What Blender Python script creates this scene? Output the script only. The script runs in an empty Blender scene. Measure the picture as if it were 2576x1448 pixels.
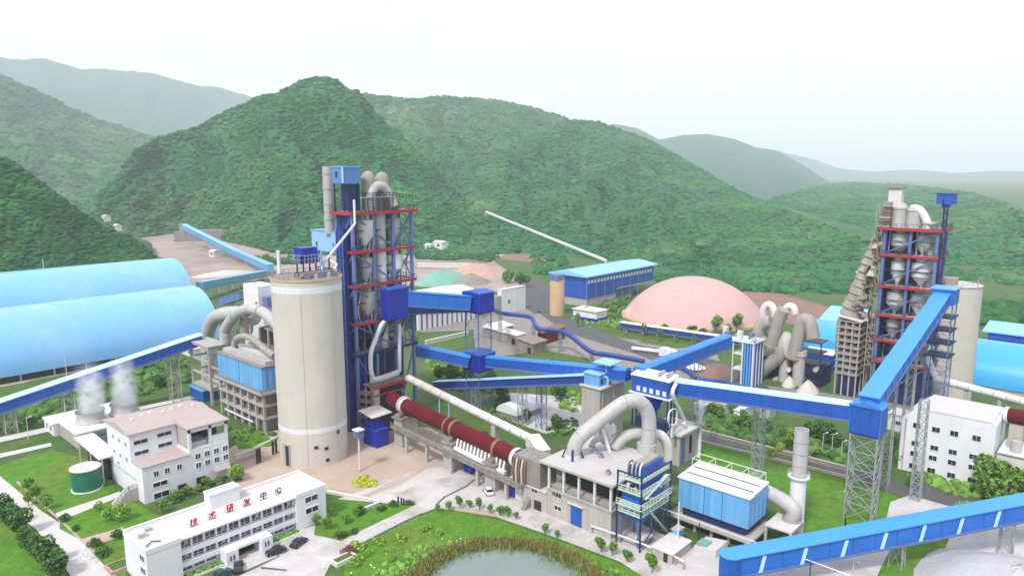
import bpy, math, random
import numpy as np
from mathutils import Vector, noise
random.seed(7); rng = np.random.default_rng(7)
S = bpy.context.scene; COL = S.collection
# ------------------------------------------------------------------ camera, sky, sun, exposure
FPX = 1800.0; PITCH = math.radians(9.28); CAMH = 80.0; AZ = math.radians(42.3)
cd = bpy.data.cameras.new('camera'); cam = bpy.data.objects.new('camera', cd); COL.objects.link(cam)
cd.sensor_width = 36; cd.lens = FPX / 2576 * 36; cd.clip_start = 1; cd.clip_end = 80000
cam.location = (0, 0, CAMH); cam.rotation_euler = (math.pi/2 - PITCH, 0, AZ - math.pi/2)
S.camera = cam
SUN_EL, SUN_AZ = math.radians(50), math.radians(192)      # direction towards the sun, azimuth from +X
wd = bpy.data.worlds.new('World'); S.world = wd; wd.use_nodes = True
nt = wd.node_tree; nt.nodes.clear()
wo = nt.nodes.new('ShaderNodeOutputWorld'); bg = nt.nodes.new('ShaderNodeBackground')
sky = nt.nodes.new('ShaderNodeTexSky'); sky.sky_type = 'NISHITA'; sky.sun_disc = False
sky.sun_elevation = SUN_EL; sky.sun_rotation = math.pi/2 - SUN_AZ; sky.dust_density = 4; sky.air_density = 1.0
mx = nt.nodes.new('ShaderNodeMix'); mx.data_type = 'RGBA'; mx.inputs[0].default_value = 0.86
mx.inputs[7].default_value = (8.5, 8.3, 9.0, 1)          # even overcast cloud
tcw = nt.nodes.new('ShaderNodeTexCoord'); nzw = nt.nodes.new('ShaderNodeTexNoise'); nzw.inputs['Scale'].default_value = 2.2; nzw.inputs['Detail'].default_value = 5; mpw = nt.nodes.new('ShaderNodeMapping'); mpw.inputs['Scale'].default_value = (1, 1, 3.5)
nt.links.new(tcw.outputs['Generated'], mpw.inputs[0]); nt.links.new(mpw.outputs[0], nzw.inputs['Vector'])
crw = nt.nodes.new('ShaderNodeMix'); crw.data_type = 'RGBA'; crw.inputs[6].default_value = (6.9, 7.1, 8.5, 1); crw.inputs[7].default_value = (9.3, 9.1, 9.9, 1); nt.links.new(nzw.outputs[0], crw.inputs[0]); nt.links.new(crw.outputs[2], mx.inputs[7])   # cloud cover, slightly uneven
nt.links.new(sky.outputs[0], mx.inputs[6]); nt.links.new(mx.outputs[2], bg.inputs[0])
bg.inputs[1].default_value = 0.15; nt.links.new(bg.outputs[0], wo.inputs[0])
sl = bpy.data.lights.new('sun', 'SUN'); sl.energy = 3.7; sl.angle = math.radians(8); sl.color = (1, .96, .9)
so = bpy.data.objects.new('sun', sl); COL.objects.link(so)
so.rotation_euler = Vector((math.cos(SUN_EL)*math.cos(SUN_AZ), math.cos(SUN_EL)*math.sin(SUN_AZ), math.sin(SUN_EL))).to_track_quat('Z', 'Y').to_euler()
S.view_settings.view_transform = 'Standard'; S.view_settings.look = 'None'
S.view_settings.exposure = 0.15; S.view_settings.gamma = 1; S.cycles.volume_bounces = 3
# ------------------------------------------------------------------ surveying: where things stand in metres
FX, FY = math.cos(AZ), math.sin(AZ)
def ray(px, py):
    a = (px-1288)/FPX; b = (py-724)/FPX; c, s = math.cos(PITCH), math.sin(PITCH)
    f = c-b*s
    return Vector((f*FX+a*FY, f*FY-a*FX, -s-b*c))
def G(px, py, z=0.0):
    d = ray(px, py); t = (z-CAMH)/d.z
    return Vector((d.x*t, d.y*t, z))
def XP(px, py, X):
    d = ray(px, py); t = X/d.x; return Vector((X, d.y*t, CAMH+d.z*t))
def YP(px, py, Y):
    d = ray(px, py); t = Y/d.y; return Vector((d.x*t, Y, CAMH+d.z*t))
def PP(px, py, A, B):
    n = Vector((B[1]-A[1], A[0]-B[0], 0)); d = ray(px, py); o = Vector((0, 0, CAMH))
    t = (Vector((A[0], A[1], 0))-o).dot(n)/d.dot(n); return o+d*t
def proj(x, y, z):
    f = x*FX+y*FY; r = x*FY-y*FX; u = z-CAMH; c, s = math.cos(PITCH), math.sin(PITCH)
    dep = f*c-u*s; return (1288+FPX*r/dep, 724-FPX*(f*s+u*c)/dep)
def ground_hit(px, py):
    bpy.context.view_layer.update(); ok, loc, *_ = S.ray_cast(bpy.context.evaluated_depsgraph_get(), Vector((0,0,CAMH)), ray(px, py).normalized()); return loc if ok else G(px, py)
def bis(fn, lo, hi):
    for _ in range(50):
        m = (lo+hi)/2
        if fn(m): lo = m
        else: hi = m
    return lo
def zat(x, y, py): return bis(lambda m: proj(x, y, m)[1] > py, -60, 500)
def sx(px, y, z, x0): return bis(lambda m: proj(m, y, z)[0] < px, x0, 4000)
def sy(px, x, z, y0): return bis(lambda m: proj(x, m, z)[0] > px, y0, 4000)
def BX(nx, ny, rx, lx, ty, z0=0.0):
    p = G(nx, ny, z0)
    return (p.x, sx(rx, p.y, z0, p.x), p.y, sy(lx, p.x, z0, p.y), z0, zat(p.x, p.y, ty))
# ------------------------------------------------------------------ materials
MATS = {}
def mat(name, col, rough=.7, var=.12, scale=.25, metal=0.0, streak=0.0, bump=0.0, bscale=2.0, col2=None, c2at=.62, spec=.5, detail=6, c2scale=.05, corr=0.0, island=0.0, rmix=0.0):
    if name in MATS: return MATS[name]
    m = bpy.data.materials.new(name); m.use_nodes = True; t = m.node_tree; N = t.nodes; L = t.links
    b = N['Principled BSDF']; b.inputs['Roughness'].default_value = rough; b.inputs['Metallic'].default_value = metal
    b.inputs['Specular IOR Level'].default_value = spec
    g = N.new('ShaderNodeNewGeometry')
    n = N.new('ShaderNodeTexNoise'); n.inputs['Scale'].default_value = scale; n.inputs['Detail'].default_value = detail; n.inputs['Roughness'].default_value = .65
    L.new(g.outputs['Position'], n.inputs['Vector'])
    r = N.new('ShaderNodeMapRange'); r.inputs[1].default_value = .25; r.inputs[2].default_value = .75
    r.inputs[3].default_value = 1-var; r.inputs[4].default_value = 1+var; L.new(n.outputs[0], r.inputs[0])
    base = N.new('ShaderNodeMix'); base.data_type = 'RGBA'; base.inputs[6].default_value = (*col, 1); base.inputs[7].default_value = (*(col2 or col), 1); base.inputs[0].default_value = 0
    if col2:
        n2 = N.new('ShaderNodeTexNoise'); n2.inputs['Scale'].default_value = c2scale; n2.inputs['Detail'].default_value = 8; n2.inputs['Roughness'].default_value = .6
        L.new(g.outputs['Position'], n2.inputs['Vector'])
        r2 = N.new('ShaderNodeMapRange'); r2.inputs[1].default_value = c2at-.08; r2.inputs[2].default_value = c2at+.08
        L.new(n2.outputs[0], r2.inputs[0]); L.new(r2.outputs[0], base.inputs[0])
    cur = base.outputs[2]
    def mul(sock, fac):
        v = N.new('ShaderNodeVectorMath'); v.operation = 'SCALE'; L.new(sock, v.inputs[0]); L.new(fac, v.inputs['Scale']); return v.outputs[0]
    cur = mul(cur, r.outputs[0])
    if streak:
        mp = N.new('ShaderNodeMapping'); mp.inputs['Scale'].default_value = (.9, .9, .035); L.new(g.outputs['Position'], mp.inputs[0])
        n3 = N.new('ShaderNodeTexNoise'); n3.inputs['Scale'].default_value = 1.0; n3.inputs['Detail'].default_value = 5; L.new(mp.outputs[0], n3.inputs['Vector'])
        r3 = N.new('ShaderNodeMapRange'); r3.inputs[1].default_value = .3; r3.inputs[2].default_value = .72; r3.inputs[3].default_value = 1.0; r3.inputs[4].default_value = 1-streak
        L.new(n3.outputs[0], r3.inputs[0]); cur = mul(cur, r3.outputs[0])
    if island:
        r4 = N.new('ShaderNodeMapRange'); r4.inputs[3].default_value = 1-island; r4.inputs[4].default_value = 1+island
        L.new(g.outputs['Random Per Island'], r4.inputs[0]); cur = mul(cur, r4.outputs[0])
    L.new(cur, b.inputs['Base Color'])
    if rmix:
        r5 = N.new('ShaderNodeMapRange'); r5.inputs[3].default_value = max(0, rough-rmix); r5.inputs[4].default_value = min(1, rough+rmix); L.new(n.outputs[0], r5.inputs[0]); L.new(r5.outputs[0], b.inputs['Roughness'])
    prev = None
    if bump:
        nb = N.new('ShaderNodeTexNoise'); nb.inputs['Scale'].default_value = bscale; nb.inputs['Detail'].default_value = 4; L.new(g.outputs['Position'], nb.inputs['Vector'])
        bp = N.new('ShaderNodeBump'); bp.inputs['Strength'].default_value = bump; bp.inputs['Distance'].default_value = .5; L.new(nb.outputs[0], bp.inputs['Height']); L.new(bp.outputs[0], b.inputs['Normal'])
    if corr:
        tc = N.new('ShaderNodeSeparateXYZ'); L.new(g.outputs['Position'], tc.inputs[0])
        ad = N.new('ShaderNodeMath'); ad.operation = 'ADD'; L.new(tc.outputs[0], ad.inputs[0]); L.new(tc.outputs[1], ad.inputs[1])
        ml = N.new('ShaderNodeMath'); ml.operation = 'MULTIPLY'; ml.inputs[1].default_value = corr; L.new(ad.outputs[0], ml.inputs[0])
        sn = N.new('ShaderNodeMath'); sn.operation = 'SINE'; L.new(ml.outputs[0], sn.inputs[0])
        bp = N.new('ShaderNodeBump'); bp.inputs['Strength'].default_value = .35; bp.inputs['Distance'].default_value = .2; L.new(sn.outputs[0], bp.inputs['Height']); L.new(bp.outputs[0], b.inputs['Normal'])
    MATS[name] = m; return m
M = dict(
 scrub=mat('scrub_ground', (.05,.11,.018), .95, .35, .15, col2=(.09,.115,.04), c2at=.6, c2scale=.03, bump=.5, bscale=.6),
 lawn=mat('lawn_grass', (.07,.20,.005), .95, .38, .35, col2=(.12,.185,.016), c2at=.57, c2scale=.06, bump=.6, bscale=2.5),
 lawn2=mat('rough_grass', (.055,.125,.010), .95, .35, .2, col2=(.08,.11,.02), c2at=.55, c2scale=.05, bump=.6, bscale=1.2),
 conc_ground=mat('concrete_paving', (.48,.46,.45), .9, .16, .2, col2=(.35,.32,.29), c2at=.58, c2scale=.09),
 dust=mat('tan_dust', (.42,.32,.25), .95, .16, .08, col2=(.43,.36,.30), c2at=.55, c2scale=.045),
 road=mat('pale_road', (.52,.50,.48), .9, .1, .2, col2=(.48,.47,.45), c2at=.62, c2scale=.1),
 asphalt=mat('asphalt', (.085,.085,.09), .9, .2, .2),
 earth=mat('quarry_earth', (.33,.27,.24), .95, .2, .04, col2=(.24,.19,.15), c2at=.55, c2scale=.012, bump=.5, bscale=.2),
 redearth=mat('red_earth', (.22,.13,.1), .95, .2, .06, bump=.5, bscale=.4),
 rubble=mat('rubble', (.45,.3,.24), .95, .25, .5, bump=1, bscale=1.0),
 conc=mat('concrete', (.43,.405,.375), .85, .1, .25, streak=.22),
 conc_d=mat('dusty_concrete', (.28,.255,.23), .9, .2, .4, streak=.35, bump=.2),
 silo=mat('silo_concrete', (.53,.50,.44), .85, .08, .12, streak=.05, col2=(.53,.50,.46), c2at=.55, c2scale=.09),
 band=mat('pale_band', (.66,.69,.72), .8, .06, .2, streak=.1),
 tan=mat('tan_paint', (.55,.40,.22), .8, .08, .2, streak=.12),
 white=mat('white_wall', (.70,.71,.75), .75, .05, .2, streak=.07),
 wpaint=mat('white_paint', (.64,.64,.63), .6, .08, .4, streak=.1),
 duct=mat('duct_grey', (.45,.44,.43), .55, .1, .35, streak=.16),
 ductd=mat('duct_dusty', (.36,.325,.28), .8, .16, .4, streak=.25),
 lbl=mat('light_blue_steel', (.14,.41,.74), .5, .1, .2, streak=.25, corr=3.),
 sky_roof=mat('pale_blue_roof', (.22,.50,.80), .38, .05, .05, streak=0),
 hall=mat('hall_blue_steel', (.19,.45,.77), .28, .07, .03, rmix=.06, col2=(.25,.49,.74), c2at=.6, c2scale=.04),
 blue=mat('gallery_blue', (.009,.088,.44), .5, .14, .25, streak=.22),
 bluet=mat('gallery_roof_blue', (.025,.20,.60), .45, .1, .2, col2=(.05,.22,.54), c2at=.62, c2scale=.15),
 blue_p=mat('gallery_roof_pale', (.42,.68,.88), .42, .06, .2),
 dblue=mat('deep_blue_steel', (.007,.022,.36), .5, .12, .3, streak=.16),
 navy=mat('navy_steel', (.007,.017,.10), .55, .2, .4, streak=.2),
 steel_b=mat('blue_grey_steel', (.10,.15,.32), .5, .15, .5),
 red=mat('red_beam', (.36,.022,.032), .55, .15, .4),
 kiln=mat('kiln_red', (.10,.004,.009), .7, .25, .3, spec=.2, streak=0, col2=(.13,.01,.014), c2at=.6, c2scale=.2),
 rust=mat('rusty_steel', (.22,.12,.07), .9, .3, .6),
 pink=mat('dome_pink', (.55,.35,.33), .75, .06, .05, streak=.1, col2=(.50,.34,.32), c2at=.58, c2scale=.05),
 brown_roof=mat('brown_roof', (.42,.35,.33), .85, .07, .2, col2=(.37,.31,.29), c2scale=.2),
 roof_w=mat('pale_roof', (.57,.535,.525), .85, .07, .3, col2=(.58,.54,.52), c2scale=.15, c2at=.6),
 glass=mat('dark_glass', (.02,.025,.035), .12, .3, .5, spec=.6),
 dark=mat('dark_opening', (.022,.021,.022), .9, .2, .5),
 metal=mat('galvanised_steel', (.33,.36,.37), .5, .15, .5, metal=.3),
 rail_g=mat('pale_green_rail', (.50,.62,.50), .6, .1, .5),
 green=mat('green_tank', (.01,.15,.10), .45, .1, .3, streak=.1),
 gcover=mat('green_cover', (.16,.36,.28), .7, .1, .1),
 black=mat('black_paint', (.02,.02,.022), .5, .1, .5),
 carb=mat('car_black', (.012,.012,.014), .2, .1, .5, spec=.6),
 carw=mat('car_white', (.75,.75,.75), .25, .05, .5),
 rubber=mat('rubber', (.02,.02,.02), .9, .1, .5),
 letter=mat('sign_red', (.42,.015,.03), .6, .06, .5), letter_d=mat('sign_dark', (.05,.03,.04), .6, .06, .5),
 trunk=mat('bark', (.10,.075,.05), .95, .2, 2),
 leaf=mat('leaf_green', (.12,.25,.03), .85, .25, .8, island=.45),
 leaf_l=mat('leaf_light', (.20,.35,.04), .85, .25, .8, island=.4),
 leaf_d=mat('leaf_dark', (.055,.14,.025), .9, .25, .8, island=.45),
 leaf_y=mat('leaf_yellow', (.30,.36,.015), .85, .2, .8, island=.3),
 leaf_r=mat('leaf_red', (.22,.06,.03), .85, .2, .8, island=.3),
 reed=mat('dry_reed', (.23,.21,.065), .95, .2, .8, island=.4),
 flower=mat('white_flower', (.78,.8,.75), .8, .1, 1),
 water=mat('pond_water', (.17,.22,.20), .12, .08, .1, bump=.03, bscale=.6),
 hill=mat('hill_scrub', (.016,.105,.03), .95, .35, .02, col2=(.085,.135,.045), c2at=.6, c2scale=.008, bump=.9, bscale=.12),
 hillfar=mat('far_hill_scrub', (.02,.095,.06), .95, .25, .01, bump=.6, bscale=.05),
 canopy=mat('hill_canopy', (.010,.112,.030), .95, .34, .012, col2=(.04,.17,.034), c2at=.56, c2scale=.008, island=.34),
 canopyd=mat('hill_canopy_dark', (.008,.08,.013), .95, .4, .02, col2=(.022,.115,.016), c2at=.56, c2scale=.02, island=.35),
)
# ------------------------------------------------------------------ mesh helpers
class MB:
    def __init__(s): s.v = []; s.f = []
    def add(s, v, f):
        o = len(s.v); s.v += [tuple(q) for q in v]; s.f += [tuple(i+o for i in q) for q in f]; return s
    def box(s, x0, x1, y0, y1, z0, z1):
        if x0 > x1: x0, x1 = x1, x0
        if y0 > y1: y0, y1 = y1, y0
        if z0 > z1: z0, z1 = z1, z0
        return s.add([(x0,y0,z0),(x1,y0,z0),(x1,y1,z0),(x0,y1,z0),(x0,y0,z1),(x1,y0,z1),(x1,y1,z1),(x0,y1,z1)],
                     [(0,3,2,1),(4,5,6,7),(0,1,5,4),(1,2,6,5),(2,3,7,6),(3,0,4,7)])
    def beam(s, A, B, w, h=None, off=(0,0)):
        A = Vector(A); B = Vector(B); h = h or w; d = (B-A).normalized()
        r = d.cross(Vector((0,0,1)))
        r = Vector((1,0,0)) if r.length < 1e-4 else r.normalized()
        u = r.cross(d).normalized(); o = r*off[0]+u*off[1]
        v = [P+o+r*a*w/2+u*b*h/2 for P in (A,B) for a, b in ((-1,-1),(1,-1),(1,1),(-1,1))]
        return s.add(v, [(0,1,2,3),(7,6,5,4),(0,4,5,1),(1,5,6,2),(2,6,7,3),(3,7,4,0)])
    def cyl(s, A, B, r0, r1=None, n=20, cap=True):
        r1 = r0 if r1 is None else r1
        return s.lathe(A, B, [(0, r0), (1, r1)], n, cap)
    def lathe(s, A, B, prof, n=20, cap=True):
        A = Vector(A); B = Vector(B); d = B-A; dn = d.normalized(); a = Vector((1,0,0)) if abs(dn.x) < .9 else Vector((0,1,0))
        u = dn.cross(a).normalized(); w = dn.cross(u); v = []; f = []
        for t, r in prof:
            for k in range(n):
                q = 2*math.pi*k/n; v.append(A+d*t+(u*math.cos(q)+w*math.sin(q))*max(r, 1e-3))
        for j in range(len(prof)-1):
            for k in range(n): f.append((j*n+k, j*n+(k+1)%n, (j+1)*n+(k+1)%n, (j+1)*n+k))
        if cap: f.append(tuple(range(n))[::-1]); f.append(tuple(range((len(prof)-1)*n, len(prof)*n)))
        return s.add(v, f)
    def tube(s, pts, r, n=14, sub=0, closed=False):
        P = [Vector(p) for p in pts]
        if sub: P = smooth(P, sub)
        rs = r if isinstance(r, (list, tuple)) else [r]*len(P)
        if len(rs) != len(P): rs = [rs[0]+(rs[-1]-rs[0])*i/(len(P)-1) for i in range(len(P))]
        v = []; f = []; u = None
        for i, p in enumerate(P):
            d = (P[min(i+1, len(P)-1)]-P[max(i-1, 0)]).normalized()
            if u is None:
                a = Vector((0,0,1)) if abs(d.z) < .9 else Vector((1,0,0)); u = (a-d*a.dot(d)).normalized()
            else: u = (u-d*u.dot(d)).normalized()
            w = d.cross(u)
            for k in range(n):
                q = 2*math.pi*k/n; v.append(p+(u*math.cos(q)+w*math.sin(q))*rs[i])
        for j in range(len(P)-1):
            for k in range(n): f.append((j*n+k, j*n+(k+1)%n, (j+1)*n+(k+1)%n, (j+1)*n+k))
        f.append(tuple(range(n))[::-1]); f.append(tuple(range((len(P)-1)*n, len(P)*n)))
        return s.add(v, f)
    def prism(s, pts, z0, z1):
        n = len(pts); v = [(p[0],p[1],z0) for p in pts]+[(p[0],p[1],z1) for p in pts]
        return s.add(v, [tuple(range(n))[::-1], tuple(range(n,2*n))]+[(i,(i+1)%n,n+(i+1)%n,n+i) for i in range(n)])
    def profx(s, pts, x0, x1):    # a section in the YZ plane swept along X
        n = len(pts); v = [(x0,p[0],p[1]) for p in pts]+[(x1,p[0],p[1]) for p in pts]
        return s.add(v, [tuple(range(n)), tuple(range(n,2*n))[::-1]]+[(i,n+i,n+(i+1)%n,(i+1)%n) for i in range(n)])
    def profy(s, pts, y0, y1):
        n = len(pts); v = [(p[0],y0,p[1]) for p in pts]+[(p[0],y1,p[1]) for p in pts]
        return s.add(v, [tuple(range(n))[::-1], tuple(range(n,2*n))]+[(i,(i+1)%n,n+(i+1)%n,n+i) for i in range(n)])
    def poly(s, pts): return s.add(pts, [tuple(range(len(pts)))])
    def rail(s, pts, h=1.1, r=.05, step=2.0):
        for a, b in zip(pts[:-1], pts[1:]):
            a = Vector(a); b = Vector(b); u = Vector((0,0,1)); n = max(1, int((b-a).length/step))
            for i in range(n+1): q = a.lerp(b, i/n); s.beam(q, q+u*h, r*2)
            s.beam(a+u*h, b+u*h, r*2.2); s.beam(a+u*h*.5, b+u*h*.5, r*1.6)
        return s
    def lattice(s, x0, x1, y0, y1, z0, z1, leg=.24, br=.09, seg=4.0, taper=0.0):
        n = max(1, round((z1-z0)/seg)); cx, cy = (x0+x1)/2, (y0+y1)/2
        def c(i, t): k = 1+taper*(1-t); X = (x0,x1,x1,x0)[i]; Y = (y0,y0,y1,y1)[i]; return Vector((cx+(X-cx)*k, cy+(Y-cy)*k, z0+(z1-z0)*t))
        for i in range(4): s.beam(c(i,0), c(i,1), leg)
        for j in range(n):
            for i in range(4):
                a, b = j/n, (j+1)/n; k = (i+1) % 4
                s.beam(c(i,a), c(k,b), br); s.beam(c(k,a), c(i,b), br); s.beam(c(i,b), c(k,b), br*1.2)
        return s
    def build(s, name, m, parent=None, smooth=False, kind=None):
        me = bpy.data.meshes.new(name); o = bpy.data.objects.new(name, me)
        off = wloc(parent) if parent else Vector((0,0,0))
        me.from_pydata([(x-off.x, y-off.y, z-off.z) for x, y, z in s.v], [], s.f); me.materials.append(m)
        if smooth: me.polygons.foreach_set('use_smooth', [True]*len(me.polygons)); me.set_sharp_from_angle(angle=math.radians(40))
        COL.objects.link(o)
        if parent: o.parent = parent
        if kind: o['kind'] = kind
        return o
def wloc(o):
    l = Vector((0,0,0))
    while o: l += o.location; o = o.parent
    return l
def smooth(P, n):
    out = []
    for i in range(len(P)-1):
        p0 = P[max(i-1,0)]; p1 = P[i]; p2 = P[i+1]; p3 = P[min(i+2,len(P)-1)]
        for k in range(n):
            t = k/n; out.append(.5*((2*p1)+(p2-p0)*t+(2*p0-5*p1+4*p2-p3)*t*t+(3*p1-p0-3*p2+p3)*t**3))
    return out+[P[-1]]
def arc(p0, p1, p2, n=8):   # rounded corner through p1
    return [p0.lerp(p1,t).lerp(p1.lerp(p2,t),t) for t in [i/n for i in range(n+1)]]
def tag(o, label, cat, group=None):
    o['label'] = label; o['category'] = cat
    if group: o['group'] = group
    return o
def thing(name, label, cat, loc, group=None):
    o = bpy.data.objects.new(name, None); COL.objects.link(o); o.location = loc; o.empty_display_size = .5
    return tag(o, label, cat, group)
def struct(name, mb, m, smooth=False):
    o = mb.build(name, m, None, smooth); o['kind'] = 'structure'; return o
def copy_tree(o, parent=None):
    c = o.copy(); COL.objects.link(c)
    if parent: c.parent = parent
    for ch in o.children: copy_tree(ch, c)
    return c
def win(par, face, u, z, w, h, at, name='window', frame='white', fw=.12, pane='glass'):
    """window on a wall facing -Y ('y') or -X ('x'): pane set proud of the wall, frame round it, mullion"""
    p = MB(); f = MB()
    def bx(mb, a, b, c, d, t):
        if face == 'y': mb.box(a, b, at-t, at+.02, c, d)
        else: mb.box(at-t, at+.02, a, b, c, d)
    bx(p, u, u+w, z, z+h, .03)
    for a, b, c, d in ((u-fw, u, z-fw, z+h+fw), (u+w, u+w+fw, z-fw, z+h+fw), (u, u+w, z-fw, z), (u, u+w, z+h, z+h+fw), (u+w/2-fw/3, u+w/2+fw/3, z, z+h)): bx(f, a, b, c, d, .12)
    o = p.build(name, M[pane], par); f.build('frame', M[frame], o); return o
# ------------------------------------------------------------------ ground sheets
def gpoly(name, pts, m, z, kind='structure', sub=1):
    b = MB(); P = [G(x, y, 0) for x, y in pts]
    b.poly([(p.x, p.y, z) for p in P]); o = b.build(name, M[m]); o['kind'] = kind; return o
b = MB(); b.poly([(-7000,-17000,0),(31000,-17000,0),(31000,31000,0),(-7000,31000,0)]); struct('ground', b, M['scrub'])
# quarry floor, yards
gpoly('quarry_ground', [(330,600),(420,585),(640,600),(700,640),(1060,640),(1240,655),(1330,720),(1240,735),(1060,720),(700,700),(470,720),(430,650),(350,640)], 'earth', .02)
gpoly('quarry_ground', [(1880,720),(1990,745),(2080,770),(2150,800),(2090,840),(1930,800),(1860,745)], 'redearth', .02)
gpoly('quarry_ground', [(1215,600),(1300,580),(1350,610),(1400,640),(1380,665),(1260,650)], 'redearth', .02)
gpoly('dirt_road', [(1222,640),(1290,615),(1302,583),(1318,583),(1325,612),(1300,632),(1235,650)], 'road', .05)
gpoly('pavement', [(480,1180),(590,1120),(660,1085),(900,1060),(1080,1075),(1290,1180),(1310,1280),(1250,1300),(1050,1268),(930,1262),(820,1238),(700,1300),(560,1240)], 'dust', .04)
gpoly('pavement', [(1240,1235),(1300,1200),(1560,1290),(1700,1360),(1800,1390),(2010,1360),(2100,1390),(2300,1320),(2640,1230),(3100,1180),(3100,1600),(1690,1500),(1560,1412),(1400,1352),(1250,1300)], 'conc_ground', .06)
gpoly('pavement', [(850,1255),(1060,1178),(1150,1170),(1280,1200),(1310,1235),(1290,1290),(1110,1272),(1000,1268)], 'conc_ground', .065)
gpoly('road', [(860,1300),(1060,1262),(1135,1262),(1020,1308),(900,1378),(830,1420),(800,1480),(730,1600),(420,1600),(560,1420),(690,1352)], 'conc_ground', .07)
gpoly('road', [(-60,1165),(0,1197),(110,1288),(215,1358),(300,1420),(320,1480),(210,1500),(150,1405),(90,1330),(0,1262),(-60,1222)], 'road', .08)
gpoly('path', [(140,1290),(300,1236),(310,1246),(160,1306),(150,1316)], 'road', .09)
gpoly('path', [(205,1355),(310,1325),(318,1345),(225,1376)], 'dust', .09)
gpoly('road', [(-60,1112),(100,1078),(330,1027),(490,993),(495,1000),(330,1036),(100,1090),(-60,1125)], 'road', .06)
gpoly('road', [(-60,1152),(40,1132),(128,1113),(130,1121),(40,1142),(-60,1164)], 'road', .06)
gpoly('road', [(-60,972),(60,950),(240,905),(480,874),(480,880),(240,914),(60,962),(-60,984)], 'road', .06)
gpoly('asphalt_road', [(1325,700),(1345,700),(1395,735),(1385,780),(1345,790),(1322,775),(1320,725)], 'asphalt', .04)
gpoly('asphalt_road', [(1350,782),(1420,800),(1600,865),(1800,905),(1900,940),(1960,1000),(1900,1010),(1780,960),(1600,890),(1420,835)], 'asphalt', .04)
gpoly('pavement', [(1020,770),(1260,740),(1380,800),(1560,850),(1800,880),(1830,960),(1640,950),(1500,905),(1370,880),(1200,905),(1190,830),(1060,835)], 'conc_d', .03)
gpoly('pavement', [(1250,985),(1420,985),(1470,1010),(1470,1075),(1370,1090),(1280,1070)], 'conc_ground', .03)
gpoly('pavement', [(1850,960),(2060,985),(2210,1010),(2330,1010),(2420,1040),(2290,1100),(2140,1045),(1900,1010)], 'conc_d', .03)
gpoly('asphalt_road', [(1752,1090),(1900,1120),(2130,1180),(2400,1250),(2520,1300),(2420,1330),(2300,1262),(2120,1192),(1900,1132),(1752,1104)], 'asphalt', .04)
gpoly('asphalt_road', [(2290,1175),(2420,1215),(2560,1270),(2480,1310),(2360,1262),(2290,1215)], 'asphalt', .05)
gpoly('path', [(1752,1142),(1900,1165),(2010,1195),(2125,1232),(2125,1238),(2010,1202),(1900,1172),(1752,1150)], 'road', .05)
gpoly('pavement', [(2240,1262),(2290,1245),(2440,1288),(2420,1330),(2220,1345)], 'conc_ground', .09)
# lawns
for p in ([(0,1172),(60,1150),(130,1132),(200,1150),(275,1175),(290,1235),(160,1285),(108,1288),(0,1196)],
          [(152,1298),(310,1246),(385,1290),(420,1300),(360,1330),(222,1366),(150,1330)],
          [(222,1378),(318,1346),(318,1470),(270,1430)],
          [(800,1252),(905,1262),(960,1268),(1048,1268),(900,1338),(860,1360),(790,1345)],
          [(870,1392),(1000,1318),(1110,1278),(1250,1306),(1400,1358),(1560,1418),(1720,1500),(860,1500)],
          [(-80,1260),(0,1266),(90,1336),(150,1410),(190,1500),(-80,1600)],
          [(1756,1108),(1900,1136),(2120,1196),(2130,1330),(2010,1356),(1935,1215),(1760,1160)],
          [(2125,1196),(2290,1262),(2230,1300),(2215,1340),(2125,1330)],
          [(2250,1290),(2340,1262),(2330,1330),(2240,1345)],
          [(2250,1360),(2400,1325),(2360,1420),(2340,1500),(2190,1480)],
          [(580,1085),(640,1070),(700,1120),(600,1130)]):
    gpoly('lawn', p, 'lawn', .085)
for p in ([(-60,988),(60,962),(230,917),(250,930),(60,992),(-60,1022)], [(-60,1040),(160,980),(420,893),(490,893),(492,985),(330,1020),(100,1070),(-60,1100)],
          [(-60,1130),(100,1098),(128,1100),(40,1130),(-60,1150)],
          [(1062,852),(1180,828),(1190,862),(1100,892),(1062,885)],[(1062,930),(1120,905),(1220,935),(1480,960),(1470,1000),(1250,985),(1130,962)],
          [(1060,985),(1180,1000),(1290,1060),(1370,1090),(1340,1120),(1180,1090),(1050,1010)],[(1235,905),(1350,882),(1500,912),(1640,960),(1560,960),(1380,940)],
          [(1425,795),(1560,802),(1700,835),(1720,850),(1640,850),(1520,832)],[(1650,850),(1830,850),(1800,872),(1700,875),(1600,860)]):
    gpoly('rough_grass', p, 'lawn2', .07)
for p, m_, z_ in (([(1095,1268),(1118,1248),(1170,1222),(1250,1163),(1253,1164),(1174,1224),(1122,1250),(1098,1270)],'asphalt',.1),([(905,1248),(1010,1205),(1085,1160),(1105,1158),(1030,1205),(920,1252)],'dust',.105),([(980,1235),(1080,1195),(1140,1196),(1060,1216),(1000,1240)],'road',.1),([(560,1455),(640,1420),(700,1395),(705,1398),(650,1426),(570,1462)],'asphalt',.1),([(655,1425),(720,1432),(722,1436),(656,1430)],'asphalt',.1),([(1060,1290),(1000,1318),(900,1370),(905,1374),(1006,1321),(1066,1292)],'asphalt',.1),([(40,1212),(150,1310),(240,1395),(246,1393),(156,1308),(46,1210)],'dust',.1)):
    gpoly('ground_mark', p, m_, z_)
# pond
pc = G(1258, 1470); pts = []
edge = [(1058,1470),(1085,1432),(1130,1400),(1190,1385),(1250,1380),(1310,1382),(1360,1392),(1400,1408),(1440,1428),(1470,1452),(1520,1500),(1480,1560),(1000,1560)]
gpoly('pond_water', edge, 'water', .12)
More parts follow.
